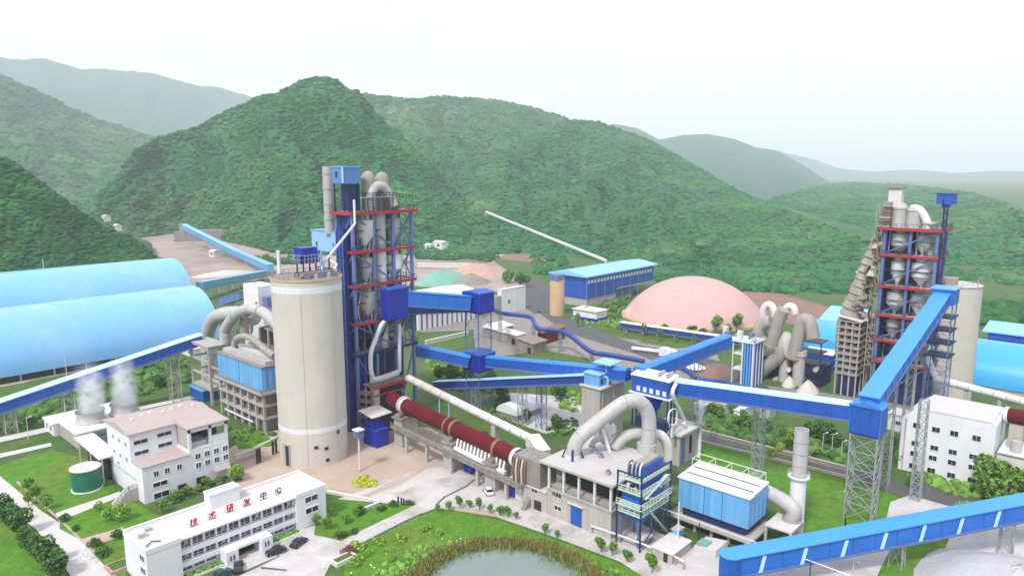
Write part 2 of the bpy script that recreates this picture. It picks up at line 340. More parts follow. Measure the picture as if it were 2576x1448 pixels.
# ------------------------------------------------------------------ hills: real ridges at their real distances
def interp(P, x):
    if x <= P[0][0]: a, b = P[0], P[1]
    elif x >= P[-1][0]: a, b = P[-2], P[-1]
    else:
        for a, b in zip(P[:-1], P[1:]):
            if a[0] <= x <= b[0]: break
    t = (x-a[0])/(b[0]-a[0]); t2 = min(1, max(0, t)); return a[1]+(b[1]-a[1])*t2
def hill(name, skyl, R, foot, m, step=14, rows=44, seed=0, amp=.10, ridge=.02):
    x0, x1 = skyl[0][0], skyl[-1][0]; n = int((x1-x0)/step)+1; grid = []
    tot = int(rows*1.45)
    for i in range(n):
        px = x0+i*step; py = interp(skyl, px); d = ray(px, py); h = math.hypot(d.x, d.y); ux, uy = d.x/h, d.y/h
        Rr = interp(R, px) if isinstance(R, list) else R
        f = interp(foot, px); dg = ray(px, f); Rf = min(Rr*.9, -CAMH/dg.z*math.hypot(dg.x, dg.y)) if dg.z < -.008 else Rr*.5
        Z = CAMH + d.z/h*Rr + 2.0; col = []
        for j in range(tot+1):
            t = j/rows
            if t <= 1: r = Rf+(Rr-Rf)*t; s = .72*t+.28*t*t
            else: r = Rr+(t-1)*Rr*.9; s = 1-1.6*(t-1)**1.3
            x, y = ux*r, uy*r
            w = min(1, t*4)*(1-.9*max(0, 1-abs(1-t)*5)) if t <= 1 else .25
            nz = noise.fractal(Vector((x/260+seed, y/260, seed)), .9, 2.1, 5)
            gul = abs(noise.fractal(Vector((px/150+seed*3, t*2.2, 4)), .9, 2.0, 4))
            z = Z*s + Z*amp*w*(.8*nz-.9*gul*2) + noise.noise(Vector((x/35, y/35, 2)))*Z*.012
            z += Z*ridge*noise.fractal(Vector((px/60, seed, t*2)), 1, 2, 3)*min(1, t*2)
            col.append((x, y, max(z, -4) if t > 0 else -4))
        grid.append(col)
    v = [p for c in grid for p in c]; w = tot+1
    f = [(i*w+j, (i+1)*w+j, (i+1)*w+j+1, i*w+j+1) for i in range(n-1) for j in range(tot)]
    b = MB(); b.v = v; b.f = f; o = struct(name, b, M[m], True)
    return np.array(grid), rows
ico = None
def icos():
    t = (1+5**.5)/2; v = np.array([(-1,t,0),(1,t,0),(-1,-t,0),(1,-t,0),(0,-1,t),(0,1,t),(0,-1,-t),(0,1,-t),(t,0,-1),(t,0,1),(-t,0,-1),(-t,0,1)], float); v /= np.linalg.norm(v[0])
    f = np.array([(0,11,5),(0,5,1),(0,1,7),(0,7,10),(0,10,11),(1,5,9),(5,11,4),(11,10,2),(10,7,6),(7,1,8),(3,9,4),(3,4,2),(3,2,6),(3,6,8),(3,8,9),(4,9,5),(2,4,11),(6,2,10),(8,6,7),(9,8,1)])
    return v, f
def clumps(name, P, sc, m, kind='stuff', flat=.6, sm=False):
    """many little crowns in one mesh: P (n,3) positions, sc (n,) radii"""
    v, f = icos(); n = len(P)
    V = v[None]*(1+rng.uniform(-.38,.38,(n,12,1))); V[:,:,2] *= flat
    a = rng.uniform(0, 6.283, n); c, s = np.cos(a)[:,None], np.sin(a)[:,None]
    X = V[:,:,0]*c-V[:,:,1]*s; Y = V[:,:,0]*s+V[:,:,1]*c
    el = rng.uniform(.8, 1.35, (n,1))
    V = np.stack([X*el, Y, V[:,:,2]], 2)*sc[:,None,None]+P[:,None,:]
    Fc = (f[None]+12*np.arange(n)[:,None,None]).reshape(-1)
    me = bpy.data.meshes.new(name); me.vertices.add(n*12); me.vertices.foreach_set('co', V.reshape(-1).astype(np.float32))
    me.loops.add(n*60); me.loops.foreach_set('vertex_index', Fc.astype(np.int32)); me.polygons.add(n*20)
    me.polygons.foreach_set('loop_start', (np.arange(n*20)*3).astype(np.int32))
    if sm: me.polygons.foreach_set('use_smooth', np.ones(n*20, bool))
    me.update(calc_edges=True); me.materials.append(M[m]); o = bpy.data.objects.new(name, me); COL.objects.link(o)
    o['kind'] = kind; return o
def forest(name, grid, rows, n, m, r0, r1, gap=.0, tmax=1.03, tmin=0):
    G_ = grid; ni = G_.shape[0]; jm = int(rows*tmax); out = []
    a = G_[1:, :jm]-G_[:-1, :jm]; bb = G_[:-1, 1:jm+1]-G_[:-1, :jm]
    ar = np.linalg.norm(np.cross(a, bb[:a.shape[0]]), axis=2); ok = (G_[:-1, :jm, 2] > -2) & (G_[1:, :jm, 2] > -2); ar = ar*ok
    p = (ar/ar.sum()).reshape(-1); k = rng.choice(len(p), n, p=p); i, j = k//jm, k % jm
    u, w = rng.random(n)[:,None], rng.random(n)[:,None]
    P = (G_[i,j]*(1-u)+G_[i+1,j]*u)*(1-w)+(G_[i,j+1]*(1-u)+G_[i+1,j+1]*u)*w
    if gap:
        keep = np.array([noise.fractal(Vector((q[0]/70, q[1]/70, q[2]/70)), 1, 2, 3) > gap or rng.random() < .25 for q in P]); P = P[keep]
    sc = (r0+(r1-r0)*rng.random(len(P))**3.2)*np.clip(np.linalg.norm(P[:,:2],axis=1)/1200,.8,2.2); P[:,2] += sc*.1
    return clumps(name, P, sc, m, sm=True)
hill('hill', [(-300,190),(-100,160),(0,145),(40,150),(110,147),(130,152),(200,172),(290,176),(380,185),(500,215),(560,222),(640,247),(760,300),(900,380)], 6000, [(-300,440),(900,440)], 'hillfar', 12, 30, 1, .06, .006)
gB = hill('hill', [(-500,60),(-200,130),(0,188),(60,215),(100,235),(200,285),(300,320),(390,347),(440,385),(520,470),(600,560)], [(-500,2600),(600,3000)], [(-500,560),(600,545)], 'hill', 10, 60, 2, .07, .01)
gC = hill('hill', [(120,640),(200,570),(250,500),(300,440),(340,385),(390,348),(480,325),(560,290),(640,250),(720,228),(780,203),(810,197),(850,207),(880,225),(905,238),(960,300),(1010,345),(1060,395),(1120,452),(1180,520),(1230,600),(1260,650)], [(120,900),(400,1250),(1260,1000)], [(120,640),(330,600),(450,585),(560,612),(680,640),(800,645),(1000,642),(1260,655)], 'hill', 8, 70, 3, .13, .012)
gD = hill('hill', [(780,240),(905,238),(980,243),(1040,250),(1100,244),(1180,250),(1240,255),(1300,262),(1350,275),(1400,289),(1450,310),(1520,370),(1600,460),(1680,560),(1740,640)], [(780,2100),(1740,2500)], [(780,600),(1740,640)], 'hill', 8, 70, 4, .13, .01)
gE = hill('hill', [(1080,560),(1140,470),(1200,410),(1270,365),(1340,335),(1400,312),(1440,305),(1490,308),(1560,328),(1640,360),(1720,405),(1800,452),(1900,505),(2050,560),(2200,625),(2330,690)], [(1080,1150),(1440,1750),(1700,1900),(1800,1600),(1900,1300),(2050,850),(2330,600)], [(1080,655),(1300,640),(1500,655),(1700,690),(1850,715),(2000,735),(2330,760)], 'hill', 8, 70, 5, .15, .012)
hill('hill', [(1380,420),(1450,360),(1500,322),(1540,312),(1600,322),(1660,352),(1720,341),(1780,337),(1850,351),(1900,371),(1960,381),(2040,428),(2095,465),(2150,500),(2260,560)], 4600, [(1380,500),(2260,500)], 'hillfar', 10, 40, 6, .05, .006)
gG = hill('hill', [(1750,640),(1850,560),(1950,503),(2030,478),(2100,467),(2150,464),(2250,468),(2350,478),(2440,490),(2520,515),(2576,540),(2700,556),(2900,566),(3500,585)], [(1750,600),(1850,950),(1950,1500),(2030,2200),(2100,2900),(2250,3000),(2440,2000),(2576,1150),(2900,950),(3500,850)], [(1750,715),(2000,725),(2200,715),(2500,715),(2900,760),(3500,780)], 'hill', 8, 70, 7, .09, .01)
hill('hill', [(1880,378),(1960,381),(2050,402),(2110,424),(2200,432),(2300,427),(2400,436),(2500,430),(2700,434),(2900,438)], 9000, [(1880,450),(2900,450)], 'hillfar', 16, 20, 8, .04, .004)
gI = hill('hill', [(-500,330),(-200,370),(-50,392),(0,402),(40,420),(100,468),(160,512),(200,545),(270,588),(320,603),(350,622),(375,645),(395,690)], [(-500,700),(395,600)], [(-500,690),(0,690),(395,668)], 'hill', 8, 50, 9, .07, .012)
forest('forest', gC[0], gC[1], 52000, 'canopy', 1.2, 5.4, -.02)
forest('forest', gD[0], gD[1], 26000, 'canopy', 1.4, 5.0, -.1)
forest('forest', gE[0], gE[1], 52000, 'canopy', 1.2, 5.4, -.02)
forest('forest', gG[0], gG[1], 38000, 'canopy', 1.4, 5.2, -.08)
forest('forest', gB[0], gB[1], 20000, 'canopy', 1.6, 5.0, -.1)
forest('forest', gI[0], gI[1], 22000, 'canopyd', 1.3, 4.0, -.3)
def thicket(name, poly, n, m, r0, r1, zup=.4):
    P = [G(x, y, 0) for x, y in poly]; xs = [p.x for p in P]; ys = [p.y for p in P]; out = []
    while len(out) < n:
        x, y = rng.uniform(min(xs), max(xs)), rng.uniform(min(ys), max(ys)); c = False
        for a, b2 in zip(P, P[1:]+P[:1]):
            if (a.y > y) != (b2.y > y) and x < (b2.x-a.x)*(y-a.y)/(b2.y-a.y)+a.x: c = not c
        if c: out.append((x, y, 0))
    P = np.array(out); sc = r0+(r1-r0)*rng.random(n)**1.8; P[:,2] += sc*zup; return clumps(name, P, sc, m, flat=.85)
thicket('foothill_scrub', [(1050,640),(1240,642),(1240,660),(1050,652)], 260, 'canopyd', 1.5, 3.6)
thicket('foothill_scrub', [(640,652),(800,648),(800,662),(660,668)], 160, 'canopyd', 1.5, 4)
thicket('foothill_scrub', [(1330,640),(1430,650),(1440,700),(1350,690)], 160, 'canopy', 1.2, 3.5)
thicket('foothill_scrub', [(1640,690),(1860,700),(2000,738),(1900,735),(1660,715)], 500, 'canopy', 1.2, 3.6)
thicket('foothill_scrub', [(2440,765),(2700,775),(2700,825),(2440,815)], 500, 'canopyd', 1.5, 4.5)
thicket('foothill_scrub', [(1490,730),(1590,735),(1570,800),(1500,800)], 200, 'leaf_d', .8, 2.4)
thicket('shrubs', [(60,1000),(300,925),(420,900),(485,905),(485,970),(340,1005),(120,1055)], 420, 'leaf_d', .5, 1.9, .3)
thicket('shrubs', [(-40,1060),(100,1020),(160,1020),(60,1070),(-40,1090)], 120, 'leaf_d', .5, 1.7, .3)
thicket('shrubs', [(1760,1040),(1900,1060),(2125,1120),(2125,1165),(1900,1110),(1760,1080)], 420, 'leaf_d', .5, 1.9, .3)
thicket('shrubs', [(1250,1000),(1300,1010),(1290,1060),(1230,1040)], 60, 'leaf_d', .4, 1.3, .3)
thicket('shrubs', [(1370,1085),(1440,1050),(1460,1075),(1400,1100)], 60, 'leaf_d', .4, 1.2, .3)
thicket('shrubs', [(2300,1185),(2440,1215),(2480,1250),(2420,1250),(2310,1215)], 130, 'leaf', .4, 1.5, .3)
thicket('shrubs', [(560,1080),(690,1075),(700,1105),(640,1115),(580,1105)], 60, 'leaf_d', .3, 1.1, .3)
thicket('shrubs', [(410,1245),(600,1190),(600,1210),(420,1275)], 90, 'leaf_d', .3, .9, .3)
thicket('shrubs', [(1430,800),(1560,800),(1600,830),(1480,825)], 100, 'leaf', .5, 1.6, .3)
thicket('shrubs', [(880,1212),(915,1197),(950,1212),(945,1226),(905,1226)], 160, 'leaf_y', .25, .6, .3)
thicket('shrubs', [(1075,960),(1160,948),(1250,965),(1240,990),(1130,985)], 70, 'leaf_d', .4, 1.7, .3)
thicket('shrubs', [(1070,905),(1160,935),(1150,950),(1068,925)], 50, 'leaf', .4, 1.4, .3)
thicket('shrubs', [(1390,985),(1460,990),(1465,1040),(1420,1030)], 50, 'leaf', .5, 1.6, .3)
thicket('shrubs', [(1080,1040),(1180,1075),(1240,1100),(1180,1110),(1090,1070)], 70, 'leaf_d', .4, 1.3, .3)
thicket('shrubs', [(1380,905),(1500,920),(1600,945),(1560,955),(1400,925)], 80, 'leaf_d', .4, 1.5, .3)
thicket('pond_bushes', [(930,1448),(1000,1400),(1090,1365),(1110,1385),(1050,1430),(1010,1490)], 150, 'leaf', .25, .9, .3)
thicket('pond_bushes', [(1110,1370),(1250,1350),(1400,1372),(1395,1388),(1250,1366),(1120,1388)], 120, 'leaf_l', .2, .7, .3)
thicket('pond_bushes', [(1400,1380),(1560,1440),(1600,1490),(1520,1490),(1440,1420)], 130, 'leaf', .25, .95, .3)
# reeds round the pond, tufts and flowers in the meadow
def reeds(name, line, n, m, h0, h1, w, spread):
    P = [G(x, y, 0) for x, y in line]; v = []; f = []
    for _ in range(n):
        k = random.randrange(len(P)-1); p = P[k].lerp(P[k+1], random.random()); x = p.x+random.gauss(0, spread); y = p.y+random.gauss(0, spread)
        h = random.uniform(h0, h1); a = random.uniform(0, 6.28); lx, ly = random.gauss(0, .25)*h, random.gauss(0, .25)*h; ww = w*random.uniform(.6, 1.4); c, s = math.cos(a)*ww, math.sin(a)*ww
        o = len(v); v += [(x-c,y-s,0),(x+c,y+s,0),(x+c*.6+lx*.6,y+s*.6+ly*.6,h*.7),(x+lx,y+ly,h),(x-c*.6+lx*.6,y-s*.6+ly*.6,h*.7)]; f.append((o,o+1,o+2,o+3,o+4))
    b = MB(); b.v = v; b.f = f; return b.build(name, M[m], None, kind='stuff')
shore = [(1030,1475),(1062,1440),(1100,1408),(1150,1385),(1215,1372),(1290,1370),(1350,1378),(1400,1394),(1445,1414),(1490,1446),(1530,1490)]
reeds('reeds', shore, 5000, 'reed', .5, 2.0, .12, 1.1)
reeds('reeds', shore, 2200, 'leaf', .4, 1.4, .10, 1.5)
reeds('meadow_grass', [(900,1400),(1000,1345),(1100,1310),(1250,1330),(1400,1375),(1560,1430)], 3500, 'leaf_l', .15, .45, .07, 4.0)
reeds('meadow_grass', [(230,1405),(300,1370),(300,1420)], 500, 'leaf', .15, .4, .07, 2.0)
P = np.array([[*G(random.uniform(880,1080), random.uniform(1385,1448))[:2], .35] for _ in range(24)]+[[*G(random.uniform(1080,1180), random.uniform(1335,1400))[:2], .35] for _ in range(8)])
clumps('white_flowers', P, rng.uniform(.08,.2,len(P)), 'flower')
# ------------------------------------------------------------------ trees
def crown_mesh(n, rx, rz, zc, leaf, seed, lobes=5):
    rnd = random.Random(seed); b = MB(); L = [(rnd.gauss(0,.42)*rx, rnd.gauss(0,.42)*rx, zc+rnd.uniform(-.5,.5)*rz, rnd.uniform(.45,.75)) for _ in range(lobes)]+[(0,0,zc,.8)]
    for _ in range(n):
        lx, ly, lz, k = rnd.choice(L); th = rnd.uniform(0, 6.283); c = rnd.uniform(-1, 1); r = rnd.uniform(.55, 1)**.5; s = math.sqrt(1-c*c)
        p = Vector((lx+rx*k*r*s*math.cos(th), ly+rx*k*r*s*math.sin(th), lz+rz*k*r*c))
        u = Vector((rnd.gauss(0,1), rnd.gauss(0,1), rnd.gauss(0,.6))).normalized()*leaf*rnd.uniform(.6,1.3); w = u.cross(Vector((rnd.gauss(0,1), rnd.gauss(0,1), rnd.gauss(0,1)))).normalized()*leaf*rnd.uniform(.4,.9)
        b.add([p-u, p+w, p+u, p-w], [(0,1,2,3)])
    return b
def tree_proto(name, m, h, rx, rz, n, leaf, seed, label, cat, trunk=True):
    o = thing(name, label, cat, (0,0,0)); zc = h-rz*1.05
    if trunk:
        t = MB().tube([(0,0,-.1),(.05,.03,zc*.5),(0,0,zc+.3*rz)], [.13*h/4,.05*h/4], 7)
        for q in range(3): a = q*2.1+seed; t.tube([(0,0,zc*.7),(math.cos(a)*rx*.35,math.sin(a)*rx*.35,zc+rz*.2)], [.06*h/4,.02*h/4], 5)
        t.build('trunk', M['trunk'], o, True)
    crown_mesh(n, rx, rz, zc, leaf, seed).build('crown', M[m], o); return o
protos = {}
def plant(px, py, kind, s, label, group, cat='tree', z=0.0):
    p = G(px, py, z)
    if kind not in protos:
        d = dict(round=('round_tree','leaf',4,1.5,1.4,420,.3), light=('round_tree','leaf_l',3.6,1.4,1.3,400,.3), dark=('leafy_tree','leaf_d',6,2.3,2.4,650,.42),
                 big=('broad_tree','leaf',9,4.2,3.8,1500,.55), bush=('bush','leaf_d',1.5,1.2,.8,300,.24), bushl=('bush','leaf_l',1.5,1.2,.85,300,.24), ball=('clipped_bush','leaf_l',3.2,1.7,1.6,900,.2),
                 red=('red_bush','leaf_r',2.2,1.3,1.1,320,.26), conif=('slender_tree','leaf',6,1.1,2.6,420,.3))[kind]
        o = tree_proto(*d, len(protos)+3, label, cat, True); protos[kind] = o
    else: o = copy_tree(protos[kind])
    o.location = p; o.rotation_euler.z = random.uniform(0, 6.28); k = s*random.uniform(.78, 1.28); o.scale = (k*random.uniform(.85,1.15), k, k*random.uniform(.85, 1.25)); o.rotation_euler.x = random.uniform(-.08,.08); tag(o, label, cat, group); return o
ORD = ['first','second','third','fourth','fifth','sixth','seventh','eighth','ninth','tenth','eleventh','twelfth','thirteenth','fourteenth','fifteenth','sixteenth','seventeenth','eighteenth','nineteenth','twentieth']
def row(kind, s, pts, what, where, group, cat='tree'):
    for i, q in enumerate(sorted(pts)): plant(q[0], q[1], kind, s*(q[2] if len(q) > 2 else 1), f'{what} {where}, {ORD[i]} from the left', group, cat)
row('dark', .78, [(12,1300),(28,1322),(48,1345),(62,1362),(80,1385),(98,1402),(112,1422),(128,1436),(150,1452)], 'dark bushy tree', 'in the roadside hedge at the lower left', 'hedge trees beside the left road')
row('round', .75, [(70,1240),(92,1258),(112,1268),(118,1282),(72,1272,.8)], 'small clipped tree', 'at the edge of the left lawn', 'small trees on the left lawn')
row('light', .95, [(268,1312),(312,1308),(250,1285,.7)], 'pale green round tree', 'on the lawn below the turbine building', 'pale trees below the turbine building')
row('bush', .9, [(162,1308),(190,1332),(240,1372),(260,1395),(296,1350)], 'dark low bush', 'on the verge beside the left road', 'bushes beside the left road', 'bush')
row('round', .7, [(440,1262),(468,1250),(498,1240),(522,1228),(548,1222),(410,1290)], 'small leafy tree', 'against the front of the turbine building', 'trees in front of the turbine building')
row('light', 1.0, [(588,1215),(600,1200,.7)], 'bright green tree', 'at the right corner of the turbine building', 'trees by the turbine building corner')
row('round', .7, [(795,1322),(825,1330),(835,1300,.8),(870,1318),(898,1302,.7)], 'young tree', 'on the lawn right of the sign building', 'young trees right of the sign building')
row('bush', .9, [(905,1290),(960,1282),(990,1272),(1030,1268),(890,1340),(858,1350)], 'dark rounded bush', 'between the yard and the pond road', 'bushes by the yard', 'bush')
row('round', .6, [(1100,1290),(1130,1284),(1156,1277),(1182,1276),(1206,1282),(1232,1290),(1258,1296),(1278,1300),(1298,1306)], 'small round tree', 'along the kerb of the pond meadow', 'kerb trees along the pond meadow')
row('round', .75, [(1370,1342),(1402,1352,.7),(1512,1388),(1540,1396,.8),(1580,1412),(1640,1440)], 'thin round tree', 'on the verge in front of the cooler building', 'verge trees before the cooler building')
row('bushl', 1.1, [(905,1380),(930,1392),(955,1368),(1010,1362),(900,1412),(985,1385,.8),(1075,1330,.8),(1105,1345,.8)], 'light green bush', 'on the meadow left of the pond', 'bushes left of the pond', 'bush')
plant(880, 1392, 'red', 1.0, 'reddish bush at the corner of the parking road', None, 'bush')
row('dark', .75, [(80,1078),(165,1028),(240,1015),(400,975),(440,930),(330,1000)], 'dark bushy tree', 'on the slope behind the cooling towers', 'trees behind the cooling towers')
plant(1280, 712, 'big', 1.5, 'large bright green broad tree beside the quarry heap', None)
plant(1310, 722, 'dark', 1.8, 'dark tree standing in front of the quarry track', None)
plant(1452, 822, 'conif', 1.1, 'slender green tree beside the blue conveyor pipe', None)
plant(1476, 800, 'round', 1.4, 'round tree before the low shed of the blue hall', None)
row('round', 1.5, [(1800,838),(1852,832,1.3),(1832,842)], 'bushy green tree', 'at the foot of the pink dome', 'trees by the dome')
row('bush', 1.6, [(1672,826),(1702,826),(1742,832),(1768,836)], 'dark bush', 'in front of the pink dome', 'dark bushes before the dome', 'bush')
row('round', 1.0, [(1796,1046),(1812,1056),(1842,1052),(1850,1070),(1870,1062),(1880,1082),(1935,1090),(1985,1130),(1830,1085,.8),(1968,1105)], 'leafy roadside tree', 'under the long blue gallery', 'trees under the long gallery')
row('light', .95, [(1938,1150),(1962,1140),(2048,1150),(2010,1165)], 'light green tree', 'on the verge behind the big right lawn', 'verge trees of the right lawn')
row('dark', .9, [(2060,1110),(2085,1120),(2108,1130),(2035,1098)], 'dark tree', 'left of the blue transfer tower', 'dark trees left of the transfer tower')
plant(2490, 1262, 'big', .95, 'wide grey-green tree before the white workshop', None)
plant(2560, 1262, 'big', 1.0, 'dense tree at the right edge beside the workshop', None)
row('round', .9, [(2245,1130),(2262,1175),(2285,1225)], 'bushy tree', 'behind the lattice legs of the transfer tower', 'trees behind the transfer tower')
row('round', .9, [(2405,1195),(2430,1210),(2372,1190,.7)], 'leafy tree', 'against the white workshop wall', 'trees at the workshop wall')
plant(2420, 1292, 'ball', 1.1, 'single bright green ball-shaped bush by the right road', None, 'bush')
row('dark', .8, [(1270,1030),(1325,1060),(1285,1045),(1400,1078)], 'dark tree', 'on the green strip behind the kiln', 'trees behind the kiln')
row('dark', 1.0, [(1105,955),(1135,968),(1180,958),(1235,978),(1260,1005),(1410,1010)], 'dark leafy tree', 'on the rough grass behind the dark blue gallery', 'trees behind the dark blue gallery')
row('light', 1.0, [(1395,930),(1440,936),(1500,948),(1545,950)], 'pale green tree', 'on the grass bank behind the long rounded gallery', 'trees on the bank behind the rounded gallery')
row('conif', .9, [(1620,845),(1660,858),(1700,862),(1745,868)], 'slender young tree', 'before the low white-edged conveyor', 'young trees by the low conveyor')
# ------------------------------------------------------------------ storage halls (barrel roofs), left and right
def barrel(label, x0, x1, yc, r, zc, m='hall', band=True, n=26, posts=14):
    t = thing('storage_hall', label, 'storage hall', (x0, yc-r, 0)); zb = 3.0
    def sec(rr, off=0): return [(yc-rr*math.cos(math.pi*i/n), zb+(zc-zb+off)*math.sin(math.pi*i/n)) for i in range(n+1)]
    MB().profx(sec(r), x0, x1).build('roof', M[m], t, True)
    MB().box(x0+.4, x1-.4, yc-r+.5, yc+r-.5, 0, 3.02).build('base_opening', M['dark'], t)
    p = MB()
    for i in range(posts+1): x = x0+(x1-x0)*i/posts; p.box(x-.3, x+.3, yc-r+.1, yc-r+.6, 0, 3)
    p.build('base_posts', M['metal'], t)
    k = MB()
    for i in range(1, 9): x = x0+(x1-x0)*i/9; k.profx(sec(r+.06, .06), x-.07, x+.07)
    k.build('roof_seam', M['sky_roof'], t, True)
    MB().box(x0, x1, yc-r-.6, yc-r-.1, 0, .5).build('kerb', M['conc'], t)
    return t
h2 = barrel('long pale blue barrel-roofed storage hall nearest the cooling towers', -10, 149, 343, 25, 25.5)
h1 = barrel('long pale blue barrel-roofed storage hall at the foot of the dark wooded hill', 0, 184, 452, 27, 27)
p = G(2440, 978); q = G(2576, 998)
def barrel_y(label, xc, r, zc, y0, y1, band):
    t = thing('storage_hall', label, 'storage hall', (xc-r, y0, 0)); n = 24
    sec = [(xc-r*math.cos(math.pi*i/n), 2+(zc-2)*math.sin(math.pi*i/n)) for i in range(n+1)]
    MB().profy(sec, y0, y1).build('roof', M['hall_r'], t, True); MB().box(xc-r+.4, xc+r-.4, y0+.4, y1-.4, 0, 2.02).build('base_wall', M['conc'], t)
    return t
mat('hall_r', (.05,.36,.70), .3, .08, .05, rmix=.06); M['hall_r'] = MATS['hall_r']
barrel_y('bright blue barrel-roofed hall at the right edge, behind the tall right silo', p.x+16, 16, 16, -60, 62, True)
t = thing('conveyor_gallery', 'wide blue roof-topped gallery running over the right barrel hall', 'conveyor gallery', (p.x+36, -60, 0))
Xg = p.x+36; z0 = zat(Xg, 30, 872); z1 = zat(Xg, 30, 852); z2 = zat(Xg+12, 30, 824)
MB().box(Xg, Xg+10, -70, 48, z0, z1).build('side_wall', M['blue'], t); MB().profy([(Xg-1,z1),(Xg-1,z1+.5),(Xg+14,z2),(Xg+14,z1)], -70, 50).build('roof', M['sky_roof'], t)
MB().box(Xg-.4, Xg-.02, -70, 48, z0-.4, z0+.6).build('floor_beam', M['navy'], t)
for y in (-40, -10, 20, 44): MB().lattice(Xg+1, Xg+8, y-1, y+1, 0, z0, .5, .25, 5).build('trestle', M['metal'], t)
# ------------------------------------------------------------------ galleries
def gallery(label, A, B, w, h, side='blue', top='bluet', trestles=(), leg='steel_b', straps=0, lift=.5, name='conveyor_gallery', group=None, rib='metal', rnd=False, strap_m='blue_p', tw=1.4):
    A = Vector(A); B = Vector(B); t = thing(name, label, 'conveyor gallery', (A.x, A.y, 0), group); d = (B-A).normalized(); s = d.cross(Vector((0,0,1))).normalized(); u = s.cross(d)
    MB().beam(A, B, w, h).build('side_wall', M[side], t)
    if rnd:
        n = 8; v = []; f = []
        sec = [(-w/2-.12, -.05)]+[(-(w/2+.12)*math.cos(math.pi*i/n), h*.22*math.sin(math.pi*i/n)) for i in range(n+1)]+[(w/2+.12, -.05)]
        for P in (A-d*.2, B+d*.2): v += [P+s*a+u*(h/2+.02+c) for a, c in sec]
        m_ = len(sec); f = [(i, m_+i, m_+(i+1)%m_, (i+1)%m_) for i in range(m_)]+[tuple(range(m_)), tuple(range(m_, 2*m_))[::-1]]
        MB().add(v, f).build('roof', M[top], t, True)
    else: MB().beam(A-d*.3, B+d*.3, w+lift, .22, (0, h/2+.12)).build('roof', M[top], t)
    b = MB(); 
    for q in (-1, 1): b.beam(A, B, .3, .5, (q*(w/2+.1), -h/2+.1)); 
    n = max(2, int((B-A).length/5))
    b.build('floor_beam', M[leg], t)
    b = MB(); b.beam(A-u*h*.3, B-u*h*.3, w+.1, .1)
    for i in range(1, n): P = A.lerp(B, i/n); b.beam(P+s*(w/2+.06)-u*h*.48, P+s*(w/2+.06)+u*h*.46, .1); b.beam(P-s*(w/2+.06)-u*h*.48, P-s*(w/2+.06)+u*h*.46, .1)
    b.build('cladding_ribs', M[side], t)
    if straps:
        for i in range(straps): P = A.lerp(B, (i+.6)/straps); MB().beam(P+s*(w/2+.12)-u*h*.5-d*.2, P+s*(w/2+.12)+u*h*.42+d*.9, .12, .75).build('strap', M[strap_m], t)
    for k in trestles:
        P = A.lerp(B, k); zt = P.z-h/2-.1
        if zt > 1.5: MB().lattice(P.x-tw, P.x+tw, P.y-tw, P.y+tw, 0, zt, .22, .08, 4.5, .12).build('trestle', M[rib], t)
    return t
# left: long gallery climbing to the raw mill
YL = 258; A = YP(-60, 1043, YL); B = YP(506, 852, 250)
gallery('long blue gallery with a pale roof climbing past the cooling towers to the raw mill', A, B, 4.0, 3.4, 'blue', 'blue_p', (.12,.36,.85), lift=1.0, rib='conc')
gallery('teal-blue inclined quarry conveyor with pale legs, behind the left halls', G(500,722,9), G(676,683,16), 4, 3.4, 'lbl2', 'sky_roof', (.05,.2,.4,.6,.85)) if False else None
mat('teal_steel', (.09,.30,.42), .5, .08, .2); M['teal'] = MATS['teal_steel']
A = G(502,718,10); B = XP(664,688,A.x+75); gallery('teal conveyor gallery on white posts running behind the left halls', A, B, 4.5, 4.2, 'teal', 'sky_roof', (.1,.3,.5,.7,.95), rib='white')
A2_ = B; A = G(463,570,22); C = XP(590,634,A2_.x+40); B = A2_+Vector((8,4,3.2))
gallery('upper quarry conveyor, pale blue and steep, coming down off the hillside', A, C, 5, 5, 'lbl', 'sky_roof', (.15,.3,.45,.6,.8), rib='conc', tw=2)
gallery('short level quarry conveyor continuing below the steep one', C, B, 5, 5, 'lbl', 'sky_roof', (.4,.8), rib='white', tw=2)
b = MB(); w_ = 5
t = thing('quarry_hopper', 'rough rocky retaining wall and hopper under the steep quarry conveyor', 'hopper', G(470,612))
p = G(470, 606); MB().prism([(p.x-14,p.y),(p.x+6,p.y-12),(p.x+46,p.y-34),(p.x+50,p.y-24),(p.x+4,p.y+16)], 0, 12).build('retaining_wall', M['conc_d'], t); MB().box(p.x-6,p.x+4,p.y-5,p.y+5,12.01,20).build('hopper_box', M['conc_d'], t)
# far slope conveyor on the right hill
P_ = [ground_hit(1222+302*i/9, 537+123*i/9) for i in range(10)]; D_ = [p.xy.length for p in P_]
t = thing('belt_conveyor', 'thin white-roofed belt conveyor lying on the green slope behind the blue hall', 'conveyor', P_[0])
Q_ = []
for i, p in enumerate(P_):
    q = PP(1222+302*i/9, 537+123*i/9, (P_[0].x,P_[0].y), (P_[-1].x,P_[-1].y)); Q_.append(q)
Q_ = [ray(1222+302*i/9, 533+123*i/9) for i in range(10)]; dd_ = [D_[0]+(min(D_[-1],D_[0]*.8)-D_[0])*i/9 for i in range(10)]
Q_ = [Vector((0,0,CAMH))+r_*(min(dd_[i], D_[i]-6)/r_.xy.length) for i, r_ in enumerate(Q_)]
b = MB(); b2 = MB()
for a, c_ in zip(Q_[:-1], Q_[1:]): b.beam(a, c_, 2.4, 1.6); b2.beam(a+Vector((0,0,.95)), c_+Vector((0,0,.95)), 2.8, .25)
b.build('belt_housing', M['wpaint'], t); b2.build('roof', M['white'], t)
for p in Q_[::3]: MB().box(p.x-.4,p.x+.4,p.y-.4,p.y+.4,p.z-9,p.z-.7).build('support_post', M['wpaint'], t)
